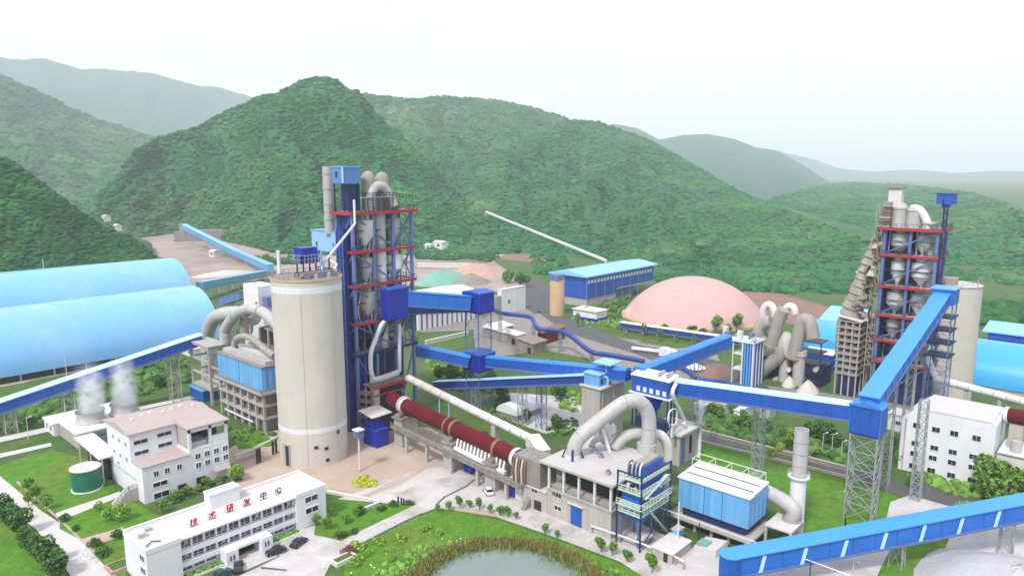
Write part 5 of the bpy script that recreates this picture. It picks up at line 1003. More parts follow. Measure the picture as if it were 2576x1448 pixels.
# ------------------------------------------------------------------ rotary kiln
kA, kB = G(985,1003,12.2), G(1306,1152,10); d = (kB-kA).normalized(); KR = 2.12
KT = thing('rotary_kiln', 'long dark red rotary kiln tube sloping down from the left tower to the cooler building', 'kiln', (kA.x,kA.y,0))
MB().cyl(kA, kB, KR, n=36).build('shell', M['kiln'], KT, True)
L = (kB-kA).length
for f, nm in ((.13,'tyre'),(.55,'tyre'),(.86,'tyre')):
    P = kA.lerp(kB,f); MB().lathe(P-d*.45, P+d*.45, [(0,KR+.02),(0,KR+.28),(1,KR+.28),(1,KR+.02)], 36, False).build(nm, M['wpaint' if f < .2 else 'rust'], KT, True)
P = kA.lerp(kB,.985); MB().lathe(P-d*.5, P+d*.5, [(0,KR+.02),(0,KR+.25),(1,KR+.25),(1,KR+.02)], 36, False).build('outlet_ring', M['white'], KT, True)
P = kA.lerp(kB,.5); MB().lathe(P-d*.25, P+d*.25, [(0,KR+.02),(0,KR+.45),(1,KR+.45),(1,KR+.02)], 48, False).build('girth_gear', M['rust'], KT)
P = kA.lerp(kB,.13); MB().lathe(P-d*1.2-Vector((0,0,0)), P-d*.3, [(0,KR+.5),(1,KR+.5)], 30, True).build('cover_hood', M['duct'], KT, True)
for i, f in enumerate((.13,.55,.86)):
    P = kA.lerp(kB,f); z = P.z-KR-.7; t = thing('kiln_pier', ['wide concrete pier under the upper end of the kiln','concrete pier under the middle of the red kiln','concrete pier under the lower end of the red kiln'][i], 'pier', (P.x,P.y,0))
    MB().box(P.x-3,P.x+3,P.y-1.8,P.y+1.8,0,z-.6).build('pier_block', M['conc'], t); MB().box(P.x-3.6,P.x+3.6,P.y-2.3,P.y+2.3,z-.6,z-.1).build('pier_cap', M['conc_d'], t)
    for s in (-1.3,1.3): MB().cyl((P.x+s,P.y-.6,z+.55),(P.x+s,P.y+.6,z+.55),.62,n=16).build('roller', M['rust'], t, True)
    MB().box(P.x-3.2,P.x-2.1,P.y-1,P.y+1,z-.09,z+.9).build('gearbox', M['conc_d'], t)
for i, (f, lab) in enumerate(((.16,'dark blue plant room hut under the kiln walkway near the silo'),(.66,'blue door hut beneath the kiln walkway in mid yard'),(.93,'blue sheet door panel at the wall below the kiln end'))):
    P = kA.lerp(kB,f)
    if i == 0:
        bb = BX(948,1128,978,915,1085); t = thing('plant_hut', lab, 'hut', (bb[0],bb[2],0)); MB().box(bb[0],bb[1],bb[2],bb[3],0,bb[5]).build('hut_wall', M['dblue'], t); MB().box(bb[0]+.3,bb[1]-.3,bb[2]+1.5,bb[3]-.3,bb[5],bb[5]+2.2).build('upper_box', M['dblue'], t); MB().box(bb[0]-.2,bb[1]+.2,bb[2]-.2,bb[3]+.2,bb[5]-.01,bb[5]+.15).build('roof', M['blue'], t); MB().profx([(bb[2]+.5,bb[5]+4.0),(bb[2]+.5,bb[5]+4.2),(bb[3]+1,bb[5]+5),(bb[3]+1,bb[5]+4.8)], bb[0]-1, bb[1]+2).build('canopy_roof', M['roof_w'], t); [MB().box(x-.15,x+.15,y-.15,y+.15,bb[5]+.16,bb[5]+4.2).build('post', M['navy'], t) for x in (bb[0],bb[1]) for y in (bb[2]+.8,bb[3])]
    elif i == 1:
        bb = BX(1188,1192,1212,1168,1160); t = thing('plant_hut', lab, 'hut', (bb[0],bb[2],0)); MB().box(bb[0],bb[1],bb[2],bb[3],0,bb[5]).build('hut_wall', M['dblue'], t); MB().box(bb[0]-.15,bb[1]+.15,bb[2]-.15,bb[3]+.15,bb[5],bb[5]+.2).build('roof', M['conc'], t); MB().box(bb[0]-.06,bb[0]-.01,bb[2]+.4,bb[2]+1.3,.05,2).build('door', M['blue'], t)
# walkway along the kiln
t = thing('kiln_walkway', 'grey dusty raised walkway slab along the near side of the kiln', 'walkway', (kA.x-5,kB.y,0)); z = 5.4
MB().beam((kA.x-4.2,kA.y-6,z+1.0),(kB.x-3.6,kB.y-4,z-.4),2.4,.5).build('slab', M['conc_d'], t)
MB().rail([(kA.x-5.3,kA.y-6,z+1.3),((kA.x+kB.x)/2-5.0,(kA.y+kB.y)/2,z+.5),(kB.x-4.8,kB.y-4,z-.1)], 1.0, .06, 2.5).build('railing', M['conc_d'], t)
for f in (.12,.3,.5,.7,.9): P = Vector((kA.x-4.2,kA.y-6,z+1)).lerp(Vector((kB.x-3.6,kB.y-4,z-.4)),f); MB().box(P.x-.4,P.x+.4,P.y-.4,P.y+.4,0,P.z-.25).build('post', M['conc'], t)
t = thing('cooling_fans', 'row of white cooling fan ducts under the lower half of the kiln', 'kiln fans', (kB.x-3,kB.y+6,z)); b = MB()
for i in range(14):
    P = kA.lerp(kB,.60+.33*i/13); MB().beam((P.x-1.9,P.y,P.z-KR-1.6),(P.x-1.2,P.y,P.z-KR+.9),.55,.5).build('fan_duct', M['white'], t)
A = kA.lerp(kB,.59); B = kA.lerp(kB,.95); MB().beam((A.x-2.3,A.y,A.z-KR-1.9),(B.x-2.3,B.y,B.z-KR-1.9),.9,.8).build('manifold', M['white'], t)
# kiln inlet: pier, rusty stair tower, red platform, inlet pipes
zi = LV[0]*.48
t = thing('kiln_inlet', 'kiln inlet platform with red beams, a pale pier and a rusty stair', 'platform', (X0,Y0-6,0))
zi0 = zat(kA.x-1,kA.y-2,985)
for px in (945,): q = G(946,1040,0); MB().box(X0+1.2,X0+3.2,Y0-6.5,Y0-4.5,0,zi0).build('pier', M['silo'], t)
MB().box(X0+.8,X0+13,Y0-7,Y0-1.5,zi0+.02,zi0+.45).build('platform_slab', M['conc_d'], t); MB().box(X0+.6,X0+13.2,Y0-7.3,Y0-7.02,zi0-.4,zi0+.5).build('red_beam', M['red'], t)
MB().box(X0+.6,X0+13,Y0-7.3,Y0-7.05,zi0-2.6,zi0-2.1).build('red_beam', M['red'], t)
b = MB()
for k in range(6): zz = zi0*k/6; b.box(X0-1.6,X0+.5,Y0-6,Y0-3,zz+.5,zz+1.5); 
b.build('stair', M['rust'], t); b = MB(); [b.box(X0-1.7+i*2.2,X0-1.5+i*2.2,Y0-6.2+j*3.2,Y0-6+j*3.2,0,zi0+1) for i in (0,1) for j in (0,1)]; b.build('stair_post', M['conc_d'], t)
MB().box(X0+4,X0+12,Y0-6,Y0-1.8,0,zi0-.5).build('dark_bay', M['dark'], t)
MB().rail([(X0+.8,Y0-7,zi0+.45),(X0+13,Y0-7,zi0+.45)],1.2,.06,1).build('railing', M['metal'], t)
MB().tube([(X0+1.4,Y0-5,zi0+2.2),(X0+5,Y0-5.2,zi0+1.9),(X0+11.5,Y0-5.0,zi0+2.4)], 1.0, 14, 4).build('inlet_pipe', M['silo'], t, True)
for i, (pts, rr) in enumerate(([(965,812),(955,830),(932,890),(932,935),(938,952)],.75),) if False else ():
    pass
MB().tube([YP(*q, Y0-2.5) for q in ((968,808),(958,820),(944,855),(933,888),(933,930),(940,955))], .7, 12, 4).build('bent_pipe', M['white'], t, True)
MB().tube([YP(*q, Y0-2.2) for q in ((1005,814),(1005,870),(1005,934))], .6, 12).build('straight_pipe', M['white'], t, True)
# tertiary air duct
XT = X0+11.5; P0 = XP(1026,950,XT); P1 = XP(1346,1108,XT-1); n = 13
t = thing('air_duct', 'pale segmented tertiary air duct slanting from the left tower down above the kiln', 'duct', (P0.x,P0.y,0)); dd = (P1-P0)/n
for i in range(n): MB().cyl(P0+dd*i+dd*.02, P0+dd*(i+.97), 1.15, n=18).build('duct_segment', M['silo' if i < 5 else 'wpaint'], t, True)
MB().cyl(P0+dd*.1, P1-dd*.1, 1.05, n=16).build('inner_duct', M['rust'], t); b = MB(); b.beam(P0+Vector((1.4,0,-.9)), P1+Vector((1.4,0,-.9)), .5, .5); b.build('support_beam', M['rust'], t)
for f in (.28,.36): P = P0.lerp(P1,f); MB().cyl((P.x,P.y,0),(P.x,P.y,P.z-1.1),.22,n=10).build('support_post', M['sky_roof'], t)
P = P0.lerp(P1,.72); MB().box(P.x-.8,P.x+.8,P.y-.8,P.y+.8,0,P.z-1.2).build('support_pier', M['conc'], t)
t = thing('dust_chute', 'pale square chute where the air duct enters the cooler building', 'chute', (P1.x,P1.y,0)); MB().beam(P1+Vector((0,1,.2)), P1+Vector((-3,-5.5,-1.6)), 3.6, 3.0).build('chute_body', M['wpaint'], t); MB().cyl(P1-dd*.3,P1+dd*.2,1.5,n=18).build('collar', M['duct'], t, True)
# ------------------------------------------------------------------ clinker cooler building
p0 = G(1536,1358); cx, cy = p0.x, p0.y; zs_ = zat(cx,cy,1217); yl = sy(1378, cx, zs_, cy); yl2 = sy(1312, cx, 0, cy); zm_ = zat(cx,cy,1285)
xr = sx(1660, cy, zs_, cx)
mat('dust_roof', (.47,.45,.445), .9, .1, .4, col2=(.40,.38,.37), c2at=.58, c2scale=.2); M['dustroof'] = MATS['dust_roof']
CL = thing('cooler_building', 'pale dusty concrete cooler building with an open upper storey and a blue door', 'building', (cx,cy,0))
MB().box(cx, xr, cy, yl, 0, zm_-.35).build('lower_wall', M['conc'], CL); MB().box(cx-.3, xr, cy-.3, yl+.1, zm_-.35, zm_).build('floor_slab', M['conc'], CL)
MB().box(cx+4.5, xr-1, cy+2.5, yl-1, zm_+.01, zs_-.46).build('inner_wall', M['dark'], CL)  # concrete inner wall coloured near-black: the open storey's shade is painted in
MB().box(cx-.9, xr+.5, cy-.9, yl+2.0, zs_-.45, zs_).build('roof_slab', M['conc'], CL); MB().box(cx-.6,xr+.3,cy-.6,yl+1.7,zs_+.004,zs_+.05).build('roof_dust', M['dustroof'], CL)
n = 5
for i in range(n): y = cy+.3+(yl-cy-.6)*i/(n-1); MB().box(cx, cx+.5, y-.25, y+.25, zm_+.01, zs_-.46).build('column', M['wpaint'], CL)
for i in range(1,4): x = cx+i*(xr-cx-.6)/3; MB().box(x, x+.5, cy, cy+.5, zm_+.01, zs_-.46).build('column', M['wpaint'], CL)
b = MB(); b.box(cx-.02,cx+.2,cy+.6,yl-.6,zm_+.9,zm_+1.0); b.build('guard_rail', M['metal'], CL)
MB().box(cx, cx+9, yl+.11, yl2, 0, zm_-1.6).build('terrace_block', M['conc'], CL); MB().box(cx-.4, cx+9.2, yl+.12, yl2+.3, zm_-1.6, zm_-1.2).build('terrace_slab', M['roof_w'], CL)
yd0 = sy(1463,cx,2,cy); yd1 = sy(1436,cx,2,cy); dz = zat(cx, yd0, 1268); MB().box(cx-.1,cx-.01,yd0,yd1,.1,4.9).build('blue_door', M['blue'], CL)
for px, py0, py1 in ((1395,1238,1252),(1408,1262,1268)): pass
for px, z, w_, h_ in ((1412,5.2,1.6,1.1),(1398,5.2,1.0,1.1),(1412,2.1,2.0,1.0),(1352,4.2,1.8,1.2)): win(CL,'x',sy(px,cx,z,cy),z,w_,h_,cx,fw=.08)
yy = sy(1352,cx,1,cy); MB().box(cx-.1,cx-.01,yy-1.2,yy+1,.05,2.4).build('doorway', M['dark'], CL); MB().profy([(cx-2.6,0),(cx-.02,0),(cx-.02,2.6)],yy+2,yy+3.2).build('outside_stair', M['conc_d'], CL)
MB().box(cx-.5,cx-.02,yd0-.6,yd1+.8,5.0,5.2).build('door_canopy', M['roof_w'], CL)
bsh = G(1300,1290); MB().box(cx+1, cx+7, yl2+.02, yl2+6, 0, zm_-2.4).build('side_block', M['wpaint'], CL); MB().box(cx+.9,cx+.99,yl2+3,yl2+5.4,.1,3.6).build('blue_door', M['dblue'], CL)
# rubble chute beside kiln mouth
t = thing('kiln_hood', 'dusty dark kiln hood with pipes where the kiln meets the cooler building', 'hood', (kB.x,kB.y,0)); MB().box(kB.x-2.8,kB.x+3.4,yl+2.1,kB.y-.6,zm_-1.1,kB.z+2.2).build('hood_body', M['conc_d'], t)
for i in range(5): MB().tube([(kB.x-3.0,kB.y-1.2-i*.9,kB.z+1.6),(kB.x-3.6,kB.y-1.2-i*.9,kB.z-1),(kB.x-3.4,kB.y-1.2-i*.9,zm_-1.1)], .22, 8, 3).build('pipe', M['roof_w' if i % 2 else 'rust'], t, True)
# the big bent duct
f1, f2 = G(1441,1150,zs_+.05), G(1626,1135,zs_+.05)
t = thing('bent_duct', 'huge grey inverted-U duct arching over the roof of the cooler building', 'duct', f1)
pth = [PP(*q, f1, f2) for q in ((1441,1148),(1446,1122),(1460,1098),(1500,1064),(1545,1029),(1572,1012),(1596,1007),(1616,1016),(1630,1040),(1633,1075),(1630,1110),(1627,1134))]
MB().tube(pth, 1.75, 24, 6).build('duct_body', M['duct'], t, True)
for k in (2, 5, 7, 9):
    a, b_ = pth[k], pth[k+1]; dn = (b_-a).normalized(); MB().lathe(a-dn*.08, a+dn*.08, [(0,1.7),(0,1.84),(1,1.84),(1,1.7)], 24, False).build('weld_ring', M['ductd'], t, True)
for i in range(4): a = i*1.571+.6; MB().beam((f1.x+math.cos(a)*2.5,f1.y+math.sin(a)*2.5,zs_+.06),(f1.x+math.cos(a)*1.6,f1.y+math.sin(a)*1.6,zs_+2.6),.5,.3).build('foot_bracket', M['navy'], t)
MB().cyl((f1.x,f1.y,zs_+.06),(f1.x,f1.y,zs_+1.0),1.95,n=24).build('foot_collar', M['wpaint'], t, True); MB().cyl((f2.x,f2.y,zs_+.06),(f2.x,f2.y,zs_+2.2),2.3,n=24).build('foot_collar', M['duct'], t, True)
# small ducts on the roof
def duct(label, pts, r_, m='duct', z=0, name='roof_duct', sub=5, ring=True):
    t = thing(name, label, 'duct', pts[0]); MB().tube(pts, r_, 16, sub).build('duct_body', M[m], t, True)
    if ring:
        a, b_ = Vector(pts[0]), Vector(pts[1]); dn = (b_-a).normalized(); MB().cyl(a, a+dn*.35, r_*1.25, n=16).build('flange', M['ductd'], t, True)
    return t
yc = G(1560,1130,zs_).y; XR_ = f2.x-1.0
duct('second arched duct, fat and pale, crouching under the big inverted-U duct', [PP(*q, f1+Vector((5,0,0)), f2+Vector((5,0,0))) for q in ((1546,1128),(1556,1112),(1580,1094),(1606,1090),(1626,1098))], 1.35)
duct('thin white pipe slanting down in front of the crouching arched duct', [PP(*q, f1+Vector((2.5,0,0)), f2+Vector((2.5,0,0))) for q in ((1514,1072),(1526,1110),(1536,1140),(1545,1158))], .42, 'white')
duct('small curled duct stub at the back of the cooler roof', [PP(*q, f1+Vector((5.5,0,0)), f2+Vector((5.5,0,0))) for q in ((1488,1124),(1496,1108),(1512,1104),(1522,1112))], .7)
duct('big pale elbow duct dropping on the right side of the blue boiler', [PP(*q, f1+Vector((5,0,0)), f2+Vector((5,0,0))) for q in ((1636,1112),(1640,1098),(1656,1092),(1672,1104),(1680,1126),(1682,1156))], 1.25, 'wpaint')
t = thing('roof_cyclone', 'small pale hopper vessel between the ducts on the cooler roof', 'hopper', G(1535,1120,zs_)); q = PP(1534,1110,f1+Vector((6,0,0)),f2+Vector((6,0,0))); q.z = zs_+.05
MB().lathe(q, q+Vector((0,0,6.2)), [(0,.5),(.3,.6),(.55,1.5),(.9,1.5),(1,1.1)], 18).build('vessel', M['wpaint'], t, True); MB().cyl(q+Vector((0,0,6.2)),q+Vector((0,0,7.2)),.35,n=10).build('vent', M['metal'], t); MB().rail([q+Vector((-1.6,-1.6,3.2)),q+Vector((1.6,-1.6,3.2)),q+Vector((1.6,1.6,3.2))],1.1,.06,1).build('railing', M['metal'], t)
for i, (px, py) in enumerate(((1500,1140),(1512,1150),(1530,1192))): q = G(px,py,zs_+.05); t = thing('roof_fan', ['small grey fan unit on the cooler roof, farthest back','small grey fan unit on the cooler roof, middle one','small dark fan unit near the front edge of the cooler roof'][i], 'fan', q); MB().box(q.x-.5,q.x+.5,q.y-.5,q.y+.5,q.z,q.z+.7).build('base', M['ductd'], t); MB().cyl(q+Vector((0,0,.7)),q+Vector((0,0,1.1)),.4,n=12).build('drum', M['steel_b'], t)
# ------------------------------------------------------------------ concrete block with the blue bag house
bb = BX(1707,1172,1754,1635,1092); x0,x1,y0,y1,_,zt_ = bb
KB_ = thing('concrete_block', 'square concrete support building with a wide roof slab, under the blue windowed filter house', 'building', (x0,y0,0)); MB().box(x0,x1,y0,y1,0,zt_-.5).build('wall', M['conc'], KB_); MB().box(x0-.8,x1+.8,y0-.8,y1+.8,zt_-.5,zt_).build('roof_slab', M['roof_w'], KB_); MB().box(x0-.1,x0+.5,y0-.1,y0+.5,0,zt_-.52).build('corner_post', M['conc'], KB_); MB().box(x1-.5,x1+.1,y0-.1,y0+.5,0,zt_-.52).build('corner_post', M['conc'], KB_)
MB().box(x0+1,x0+3,y0-.08,y0-.01,.1,zt_-1.5).build('tall_opening', M['steel_b'], KB_); MB().box(x0+5.5,x0+7,y0-.08,y0-.01,2,zt_-2).build('tall_opening', M['dark'], KB_)
yh = y0+2.2; xh = sx(1662, yh, zt_+10, x0-12); xh = max(xh, x0-3); z0h, z1h = zat(xh,yh,1004), zat(xh,yh,962); yh1 = sy(1589,xh,z0h,yh); xh1 = sx(1702,yh,z0h,xh)
FH = thing('filter_house', 'deep blue filter house with a row of white windows and a white roof', 'filter house', (xh,yh,zt_)); MB().box(xh,xh1,yh,yh1,z0h,z1h).build('house_wall', M['blue'], FH); MB().profy([(xh-.3,z1h),(xh-.3,z1h+.2),(xh1+.3,z1h+1.2),(xh1+.3,z1h)],yh-.3,yh1+.3).build('roof', M['white'], FH)
MB().box(xh+.8,xh1,yh+1,yh+1.6,z1h+.9,z1h+1.9).build('roof_duct', M['duct'], FH); MB().box(xh+.8,xh1-.2,yh+3.5,yh+4.1,z1h+.9,z1h+1.9).build('roof_duct', M['duct'], FH)
for i in range(5): MB().box(xh-.06,xh-.01,yh+.7+i*(yh1-yh-1.4)/5,yh+.7+(i+.55)*(yh1-yh-1.4)/5,z0h+.5,z0h+1.9).build('window', M['band'], FH)
for i in range(2): MB().box(xh+.6+i*2.2,xh+1.7+i*2.2,yh-.06,yh-.01,z0h+.5,z0h+1.9).build('window', M['band'], FH)
MB().box(xh-.7,xh1+.7,yh-.7,yh1+.7,z0h-.3,z0h-.01).build('floor_edge', M['white'], FH)
for x in (xh+.2,(xh+xh1)/2,xh1-.4):
    for y in (yh+.2,(yh+yh1)/2,yh1-.4): MB().box(x,x+.35,y,y+.35,zt_+.01,z0h-.31).build('leg', M['navy'], FH)
MB().lathe(((xh+xh1)/2,(yh+yh1)/2,zt_+1.5),((xh+xh1)/2,(yh+yh1)/2,z0h-.31),[(0,.6),(.3,.8),(.9,3.0),(1,3.0)],4).build('hopper', M['dblue'], FH)
MB().box(xh+.6,xh1-1,yh+1.4,yh1-1,zt_+.01,zt_+3).build('lower_cladding', M['navy'], FH)
duct('white angular chute pipe down the right side of the blue filter house', [YP(*q, yh-1) for q in ((1702,962),(1692,985),(1700,1010),(1712,1036),(1722,1058),(1718,1068))], .55, 'white', name='chute_pipe')
t = thing('pipe_loop', 'white rounded rectangular pipe loop beside the blue filter house frame', 'pipe', YP(1686,1068,yh-1.6)); MB().tube([YP(*q, yh-1.6) for q in ((1686,1068),(1680,1058),(1684,1036),(1694,1028),(1702,1032),(1702,1056),(1698,1068),(1686,1068))], .2, 8, 4).build('loop', M['white'], t, True); MB().box(*(lambda q: (q.x-.5,q.x+.5,q.y-.3,q.y+.3,zt_+.01,q.z))(YP(1692,1066,yh-1.6))).build('base', M['band'], t)
q = Vector((x1+.5,y0-.2,0)); t = thing('exhaust_stack', 'tall slim pale exhaust stack with a platform, right of the blue filter house', 'stack', q); zz = zat(q.x,q.y,965); MB().cyl(q,(q.x,q.y,zz),.62,n=18).build('stack_body', M['band'], t, True); MB().cyl((q.x,q.y,zz),(q.x,q.y,zz+.3),.85,n=18).build('cap', M['black'], t); MB().cyl((q.x,q.y,zt_),(q.x,q.y,zt_+.25),1.5,n=18).build('platform', M['conc'], t); MB().cyl((q.x,q.y,zz-3),(q.x,q.y,zz-2.8),.75,n=18).build('ring', M['metal'], t)
# ------------------------------------------------------------------ waste heat boiler
bb = BX(1604,1378,1683,1562,1186); x0,x1,y0,y1,_,zt_ = bb; x1 = x0+10.2; zl = zat(x0,y0,1310); 
WB = thing('boiler', 'tall blue waste heat boiler tower wrapped in pale walkways, beside the cooler building', 'boiler', (x0,y0,0))
zlow = zat(x0,y0,1240); MB().box(x0,x1,y0,y1,zl,zlow).build('boiler_body', M['bluem'], WB); MB().box(x0+1.3,x1,y0+.3,y1-.6,zlow+.01,zt_).build('upper_casing', M['blue'], WB); MB().box(x0+2,x1-.6,y0+.8,y1-1,zt_+.01,zt_+.6).build('top_plate', M['ductd'], WB)
for i in range(4): MB().tube([(x0+1.1,y0+.6+i*(y1-y0-1.4)/3,zlow+.1),(x0+.9,y0+.6+i*(y1-y0-1.4)/3,zt_-.6),(x0+1.6,y0+.6+i*(y1-y0-1.4)/3,zt_+.9),(x0+2.6,y0+.8+i*(y1-y0-1.8)/3,zt_+.7)],.2,8,4).build('steam_pipe', M[('wpaint','metal','duct','rust')[i]], WB, True)
for i in range(5): MB().box(x0-.9,x0-.2,y0+.4+i*(y1-y0-1)/4,y0+1.0+i*(y1-y0-1)/4,zlow+.3,zlow+1.2+.3*(i%3)).build('valve_box', M[('duct','black','wpaint','rust','steel_b')[i]], WB)
v = [(x0+.3,y0+.3,zl),(x1-.3,y0+.3,zl),(x1-.3,y1-.3,zl),(x0+.3,y1-.3,zl),(x0+2.6,y0+1.2,zl-2.4),(x1-2.6,y0+1.2,zl-2.4),(x1-2.6,y1-1.2,zl-2.4),(x0+2.6,y1-1.2,zl-2.4)]
MB().add(v,[(0,1,2,3),(7,6,5,4),(0,4,5,1),(1,5,6,2),(2,6,7,3),(3,7,4,0)]).build('ash_hopper', M['bluet'], WB)
for x in (x0-.2,(x0+x1)/2,x1-.1):
    for y in (y0-.2,y1-.1): MB().box(x,x+.35,y,y+.35,0,zl+.5).build('leg', M['steel_b'], WB)
for z, o_ in ((zl+1.5,1.4),(zl+3.2,1.7),(zlow+.02,1.5),(zlow+2.6,1.0)):
    MB().box(x0-o_,x1+.5,y0-o_,y0-.02,z,z+.22).build('walkway', M['rail_g'], WB); MB().box(x0-o_,x0-.02,y0-.01,y1+.5,z,z+.22).build('walkway', M['rail_g'], WB)
    MB().rail([(x0-o_+.1,y1+.4,z+.22),(x0-o_+.1,y0-o_+.1,z+.22),(x1+.4,y0-o_+.1,z+.22)],1.1,.07,1.2).build('railing', M['rail_g'], WB)
b = MB(); b.beam((x1,y0-1.2,zl+2.4),(x0+1,y0-1.2,zl+5.2),.8,.2); b.beam((x0,y0-1.3,zl+5.4),(x1-1,y0-1.3,zl+8),.8,.2); b.beam((x1,y0-1.2,.2),(x0+2,y0-1.2,zl+2.2),.8,.2); b.build('stair', M['rail_g'], WB)
for i in range(3): MB().box(x0-.08,x0-.01,y0+.7,y1-.7,zl+.7+i*1.1,zl+.8+i*1.1).build('panel_seam', M['navy'], WB)
for x in (x0-1.5,x1+.3):
    for y in (y0-1.5,): MB().box(x,x+.28,y,y+.28,0,zt_-.4).build('frame_column', M['navy'], WB)
MB().box(x0-1.5,x0-1.22,y1+.2,y1+.48,0,zt_-.4).build('frame_column', M['navy'], WB)
MB().beam((x0-1.36,y0-1.36,zt_-.5),(x1+.4,y0-1.36,zt_-.5),.25).build('frame_beam', M['navy'], WB); MB().beam((x0-1.36,y0-1.2,zt_-.5),(x0-1.36,y1+.3,zt_-.5),.25).build('frame_beam', M['navy'], WB); MB().beam((x0-1.36,y0-1.36,1),(x1+.4,y0-1.36,zl),.2).build('frame_brace', M['navy'], WB)
for i in range(4): MB().cyl((x0+.8+i*2.2,y0-.7,zl+5.5),(x0+.8+i*2.2,y0-.7,zl+6.6),.4,n=12).build('sootblower', M['wpaint' if i%2 else 'duct'], WB)
duct('slanting grey duct from the blue boiler into the light blue filter', [Vector((x1-.5,y0+2,zl+5.5)), Vector((x1+2.5,y0+2.2,zl+4.5)), Vector((x1+4.6,y0+2.2,zl+1.5)), Vector((x1+6.5,y0+2.2,zl+.2))], 1.35, 'duct', name='boiler_duct')
# ------------------------------------------------------------------ light blue bag filter, chimney, fan table
p0 = G(1878,1385); x0, y0 = p0.x, p0.y; zd = zat(x0,y0,1354); z0f, z1f = zat(x0,y0,1331), zat(x0,y0,1256); y1 = sy(1706,x0,z0f,y0); x1 = x0+9.5
BF = thing('filter_stand', 'dusty concrete deck on columns carrying the light blue filter at the lower right', 'stand', (x0,y0,0)); MB().box(x0-1.2,x1+1,y0-1.2,y1+2,zd-.5,zd).build('deck_slab', M['conc'], BF)
for i in range(5):
    y = y0+(y1-y0-.6)*i/4
    for x in (x0,x1-.6): MB().box(x,x+.6,y,y+.6,0,zd-.51).build('column', M['conc'], BF)
MB().box(x0+2.5,x1-2,y0+2,y1-1,0,zd-.52).build('back_wall', M['conc_d'], BF)
t = thing('bag_filter', 'light blue bag filter with a white slatted roof and pale roof rails', 'bag filter', (x0,y0,zd))
MB().box(x0,x1,y0,y1,z0f,z1f).build('filter_box', M['lbl'], t); MB().box(x0+.8,x1-.8,y0+.8,y1-.8,zd+.01,z0f-.01).build('hopper_skirt', M['navy'], t)
for f in (.36,.62): y = y0+(y1-y0)*f; MB().box(x0-.07,x0-.01,y-.06,y+.06,z0f+.05,z1f-.1).build('panel_joint', M['blue'], t)
for i in range(3): xx = x0-.3+i*3.35; MB().profy([(xx,z1f+.02+i*.22),(xx,z1f+.3+i*.22),(xx+2.9,z1f+.55+i*.22),(xx+2.9,z1f+.02+i*.22)],y0-.3,y1+.3).build('roof_panel', M['white'], t)
for i in range(6):
    y = y0+.5+i*(y1-y0-1)/5; MB().box(x0-.1,x0+2.4,y-.04,y+.04,z1f+.56,z1f+.64).build('roof_batten', M['duct'], t)
for i in range(2): MB().box(x0+2.65+i*3.35,x0+3.02+i*3.35,y0+.4,y1-.4,z1f+.05,z1f+.6+i*.22).build('roof_slot', M['dark'], t)
rr = MB(); zt2 = z1f+3.0
A = Vector((x1-.6,y0+.3,zt2)); B = Vector((x1-.6,y1-.3,zt2)); rr.beam(A,B,.16); rr.beam(A+Vector((-3.6,0,-.0)),B+Vector((-3.6,0,0)),.16)
for i in range(5): P = A.lerp(B,i/4); rr.beam(P,P+Vector((-3.6,0,0)),.14); rr.beam(P,(P.x,P.y,z1f+.7),.14); rr.beam(P+Vector((-3.6,0,0)),(P.x-3.6,P.y,z1f+.7),.14)
rr.build('roof_rails', M['rail_y'] if 'rail_y' in M else M['rail_g'], t)
q = G(2000,1338); zc1, zc2 = zat(q.x,q.y,1079), zat(q.x,q.y,1198)
t = thing('chimney', 'stout pale grey chimney with a platform ring, right of the light blue bag filter', 'chimney', q)
MB().lathe(q,(q.x,q.y,zc2),[(0,1.75),(1,1.65)],28).build('lower_shaft', M['band'], t, True); us = MB().lathe((q.x,q.y,zc2+.2),(q.x,q.y,zc1),[(0,1.62),(1,1.5),(1,1.3),(.9,1.3)],28,False).build('upper_shaft', M['duct'], t, True); MB().cyl((q.x,q.y,zc2),(q.x,q.y,zc2+.2),2.35,n=28).build('platform_ring', M['wpaint'], t); MB().cyl((q.x,q.y,zc1-2),(q.x,q.y,zc1-1.9),1.3,n=24).build('flue_dark', M['dark'], us)
k = MB()
for i in range(10): a = i*.628; k.beam((q.x+2.25*math.cos(a),q.y+2.25*math.sin(a),zc2+.2),(q.x+2.25*math.cos(a),q.y+2.25*math.sin(a),zc2+1.2),.06); k.beam((q.x+2.25*math.cos(a),q.y+2.25*math.sin(a),zc2+1.2),(q.x+2.25*math.cos(a+.628),q.y+2.25*math.sin(a+.628),zc2+1.2),.06)
k.build('railing', M['wpaint'], t); k = MB()
for zz in (zc2+2.8,zc2+5.5,zc2+8.2): k.cyl((q.x,q.y,zz),(q.x,q.y,zz+.1),1.66,n=28)
k.build('shaft_rings', M['ductd'], t)
t = thing('fan_table', 'low concrete table with an elbow duct joining the filter to the chimney', 'stand', (q.x-5,q.y,0)); zt3 = zat(q.x-6,q.y-1,1318); xa, xb2, ya, yb2 = q.x-9.5, q.x-2.2, q.y-2.6, q.y+3.2
MB().box(xa,xb2,ya,yb2,zt3-.4,zt3).build('table_slab', M['roof_w'], t)
for x in (xa,xb2-.5):
    for y in (ya,yb2-.5): MB().box(x,x+.5,y,y+.5,0,zt3-.41).build('column', M['conc'], t)
MB().tube([(x1-.2,y0+3.5,(z0f+z1f)/2+1.2),(x1+2.2,y0+2.6,(z0f+z1f)/2+1.0),(xa+5.5,q.y-.3,zt3+3.2),(xa+5.8,q.y-.4,zt3+.02)], 1.6, 20, 6).build('elbow_duct', M['duct'], t, True); MB().cyl((xa+5.8,q.y-.4,zt3),(xa+5.8,q.y-.4,zt3+.3),2.1,n=20).build('flange', M['ductd'], t)
MB().box(x1+.3,x1+2,y0+.6,y0+2.4,zd+.6,zd+2.6).build('motor', M['dblue'], t)
b = MB()
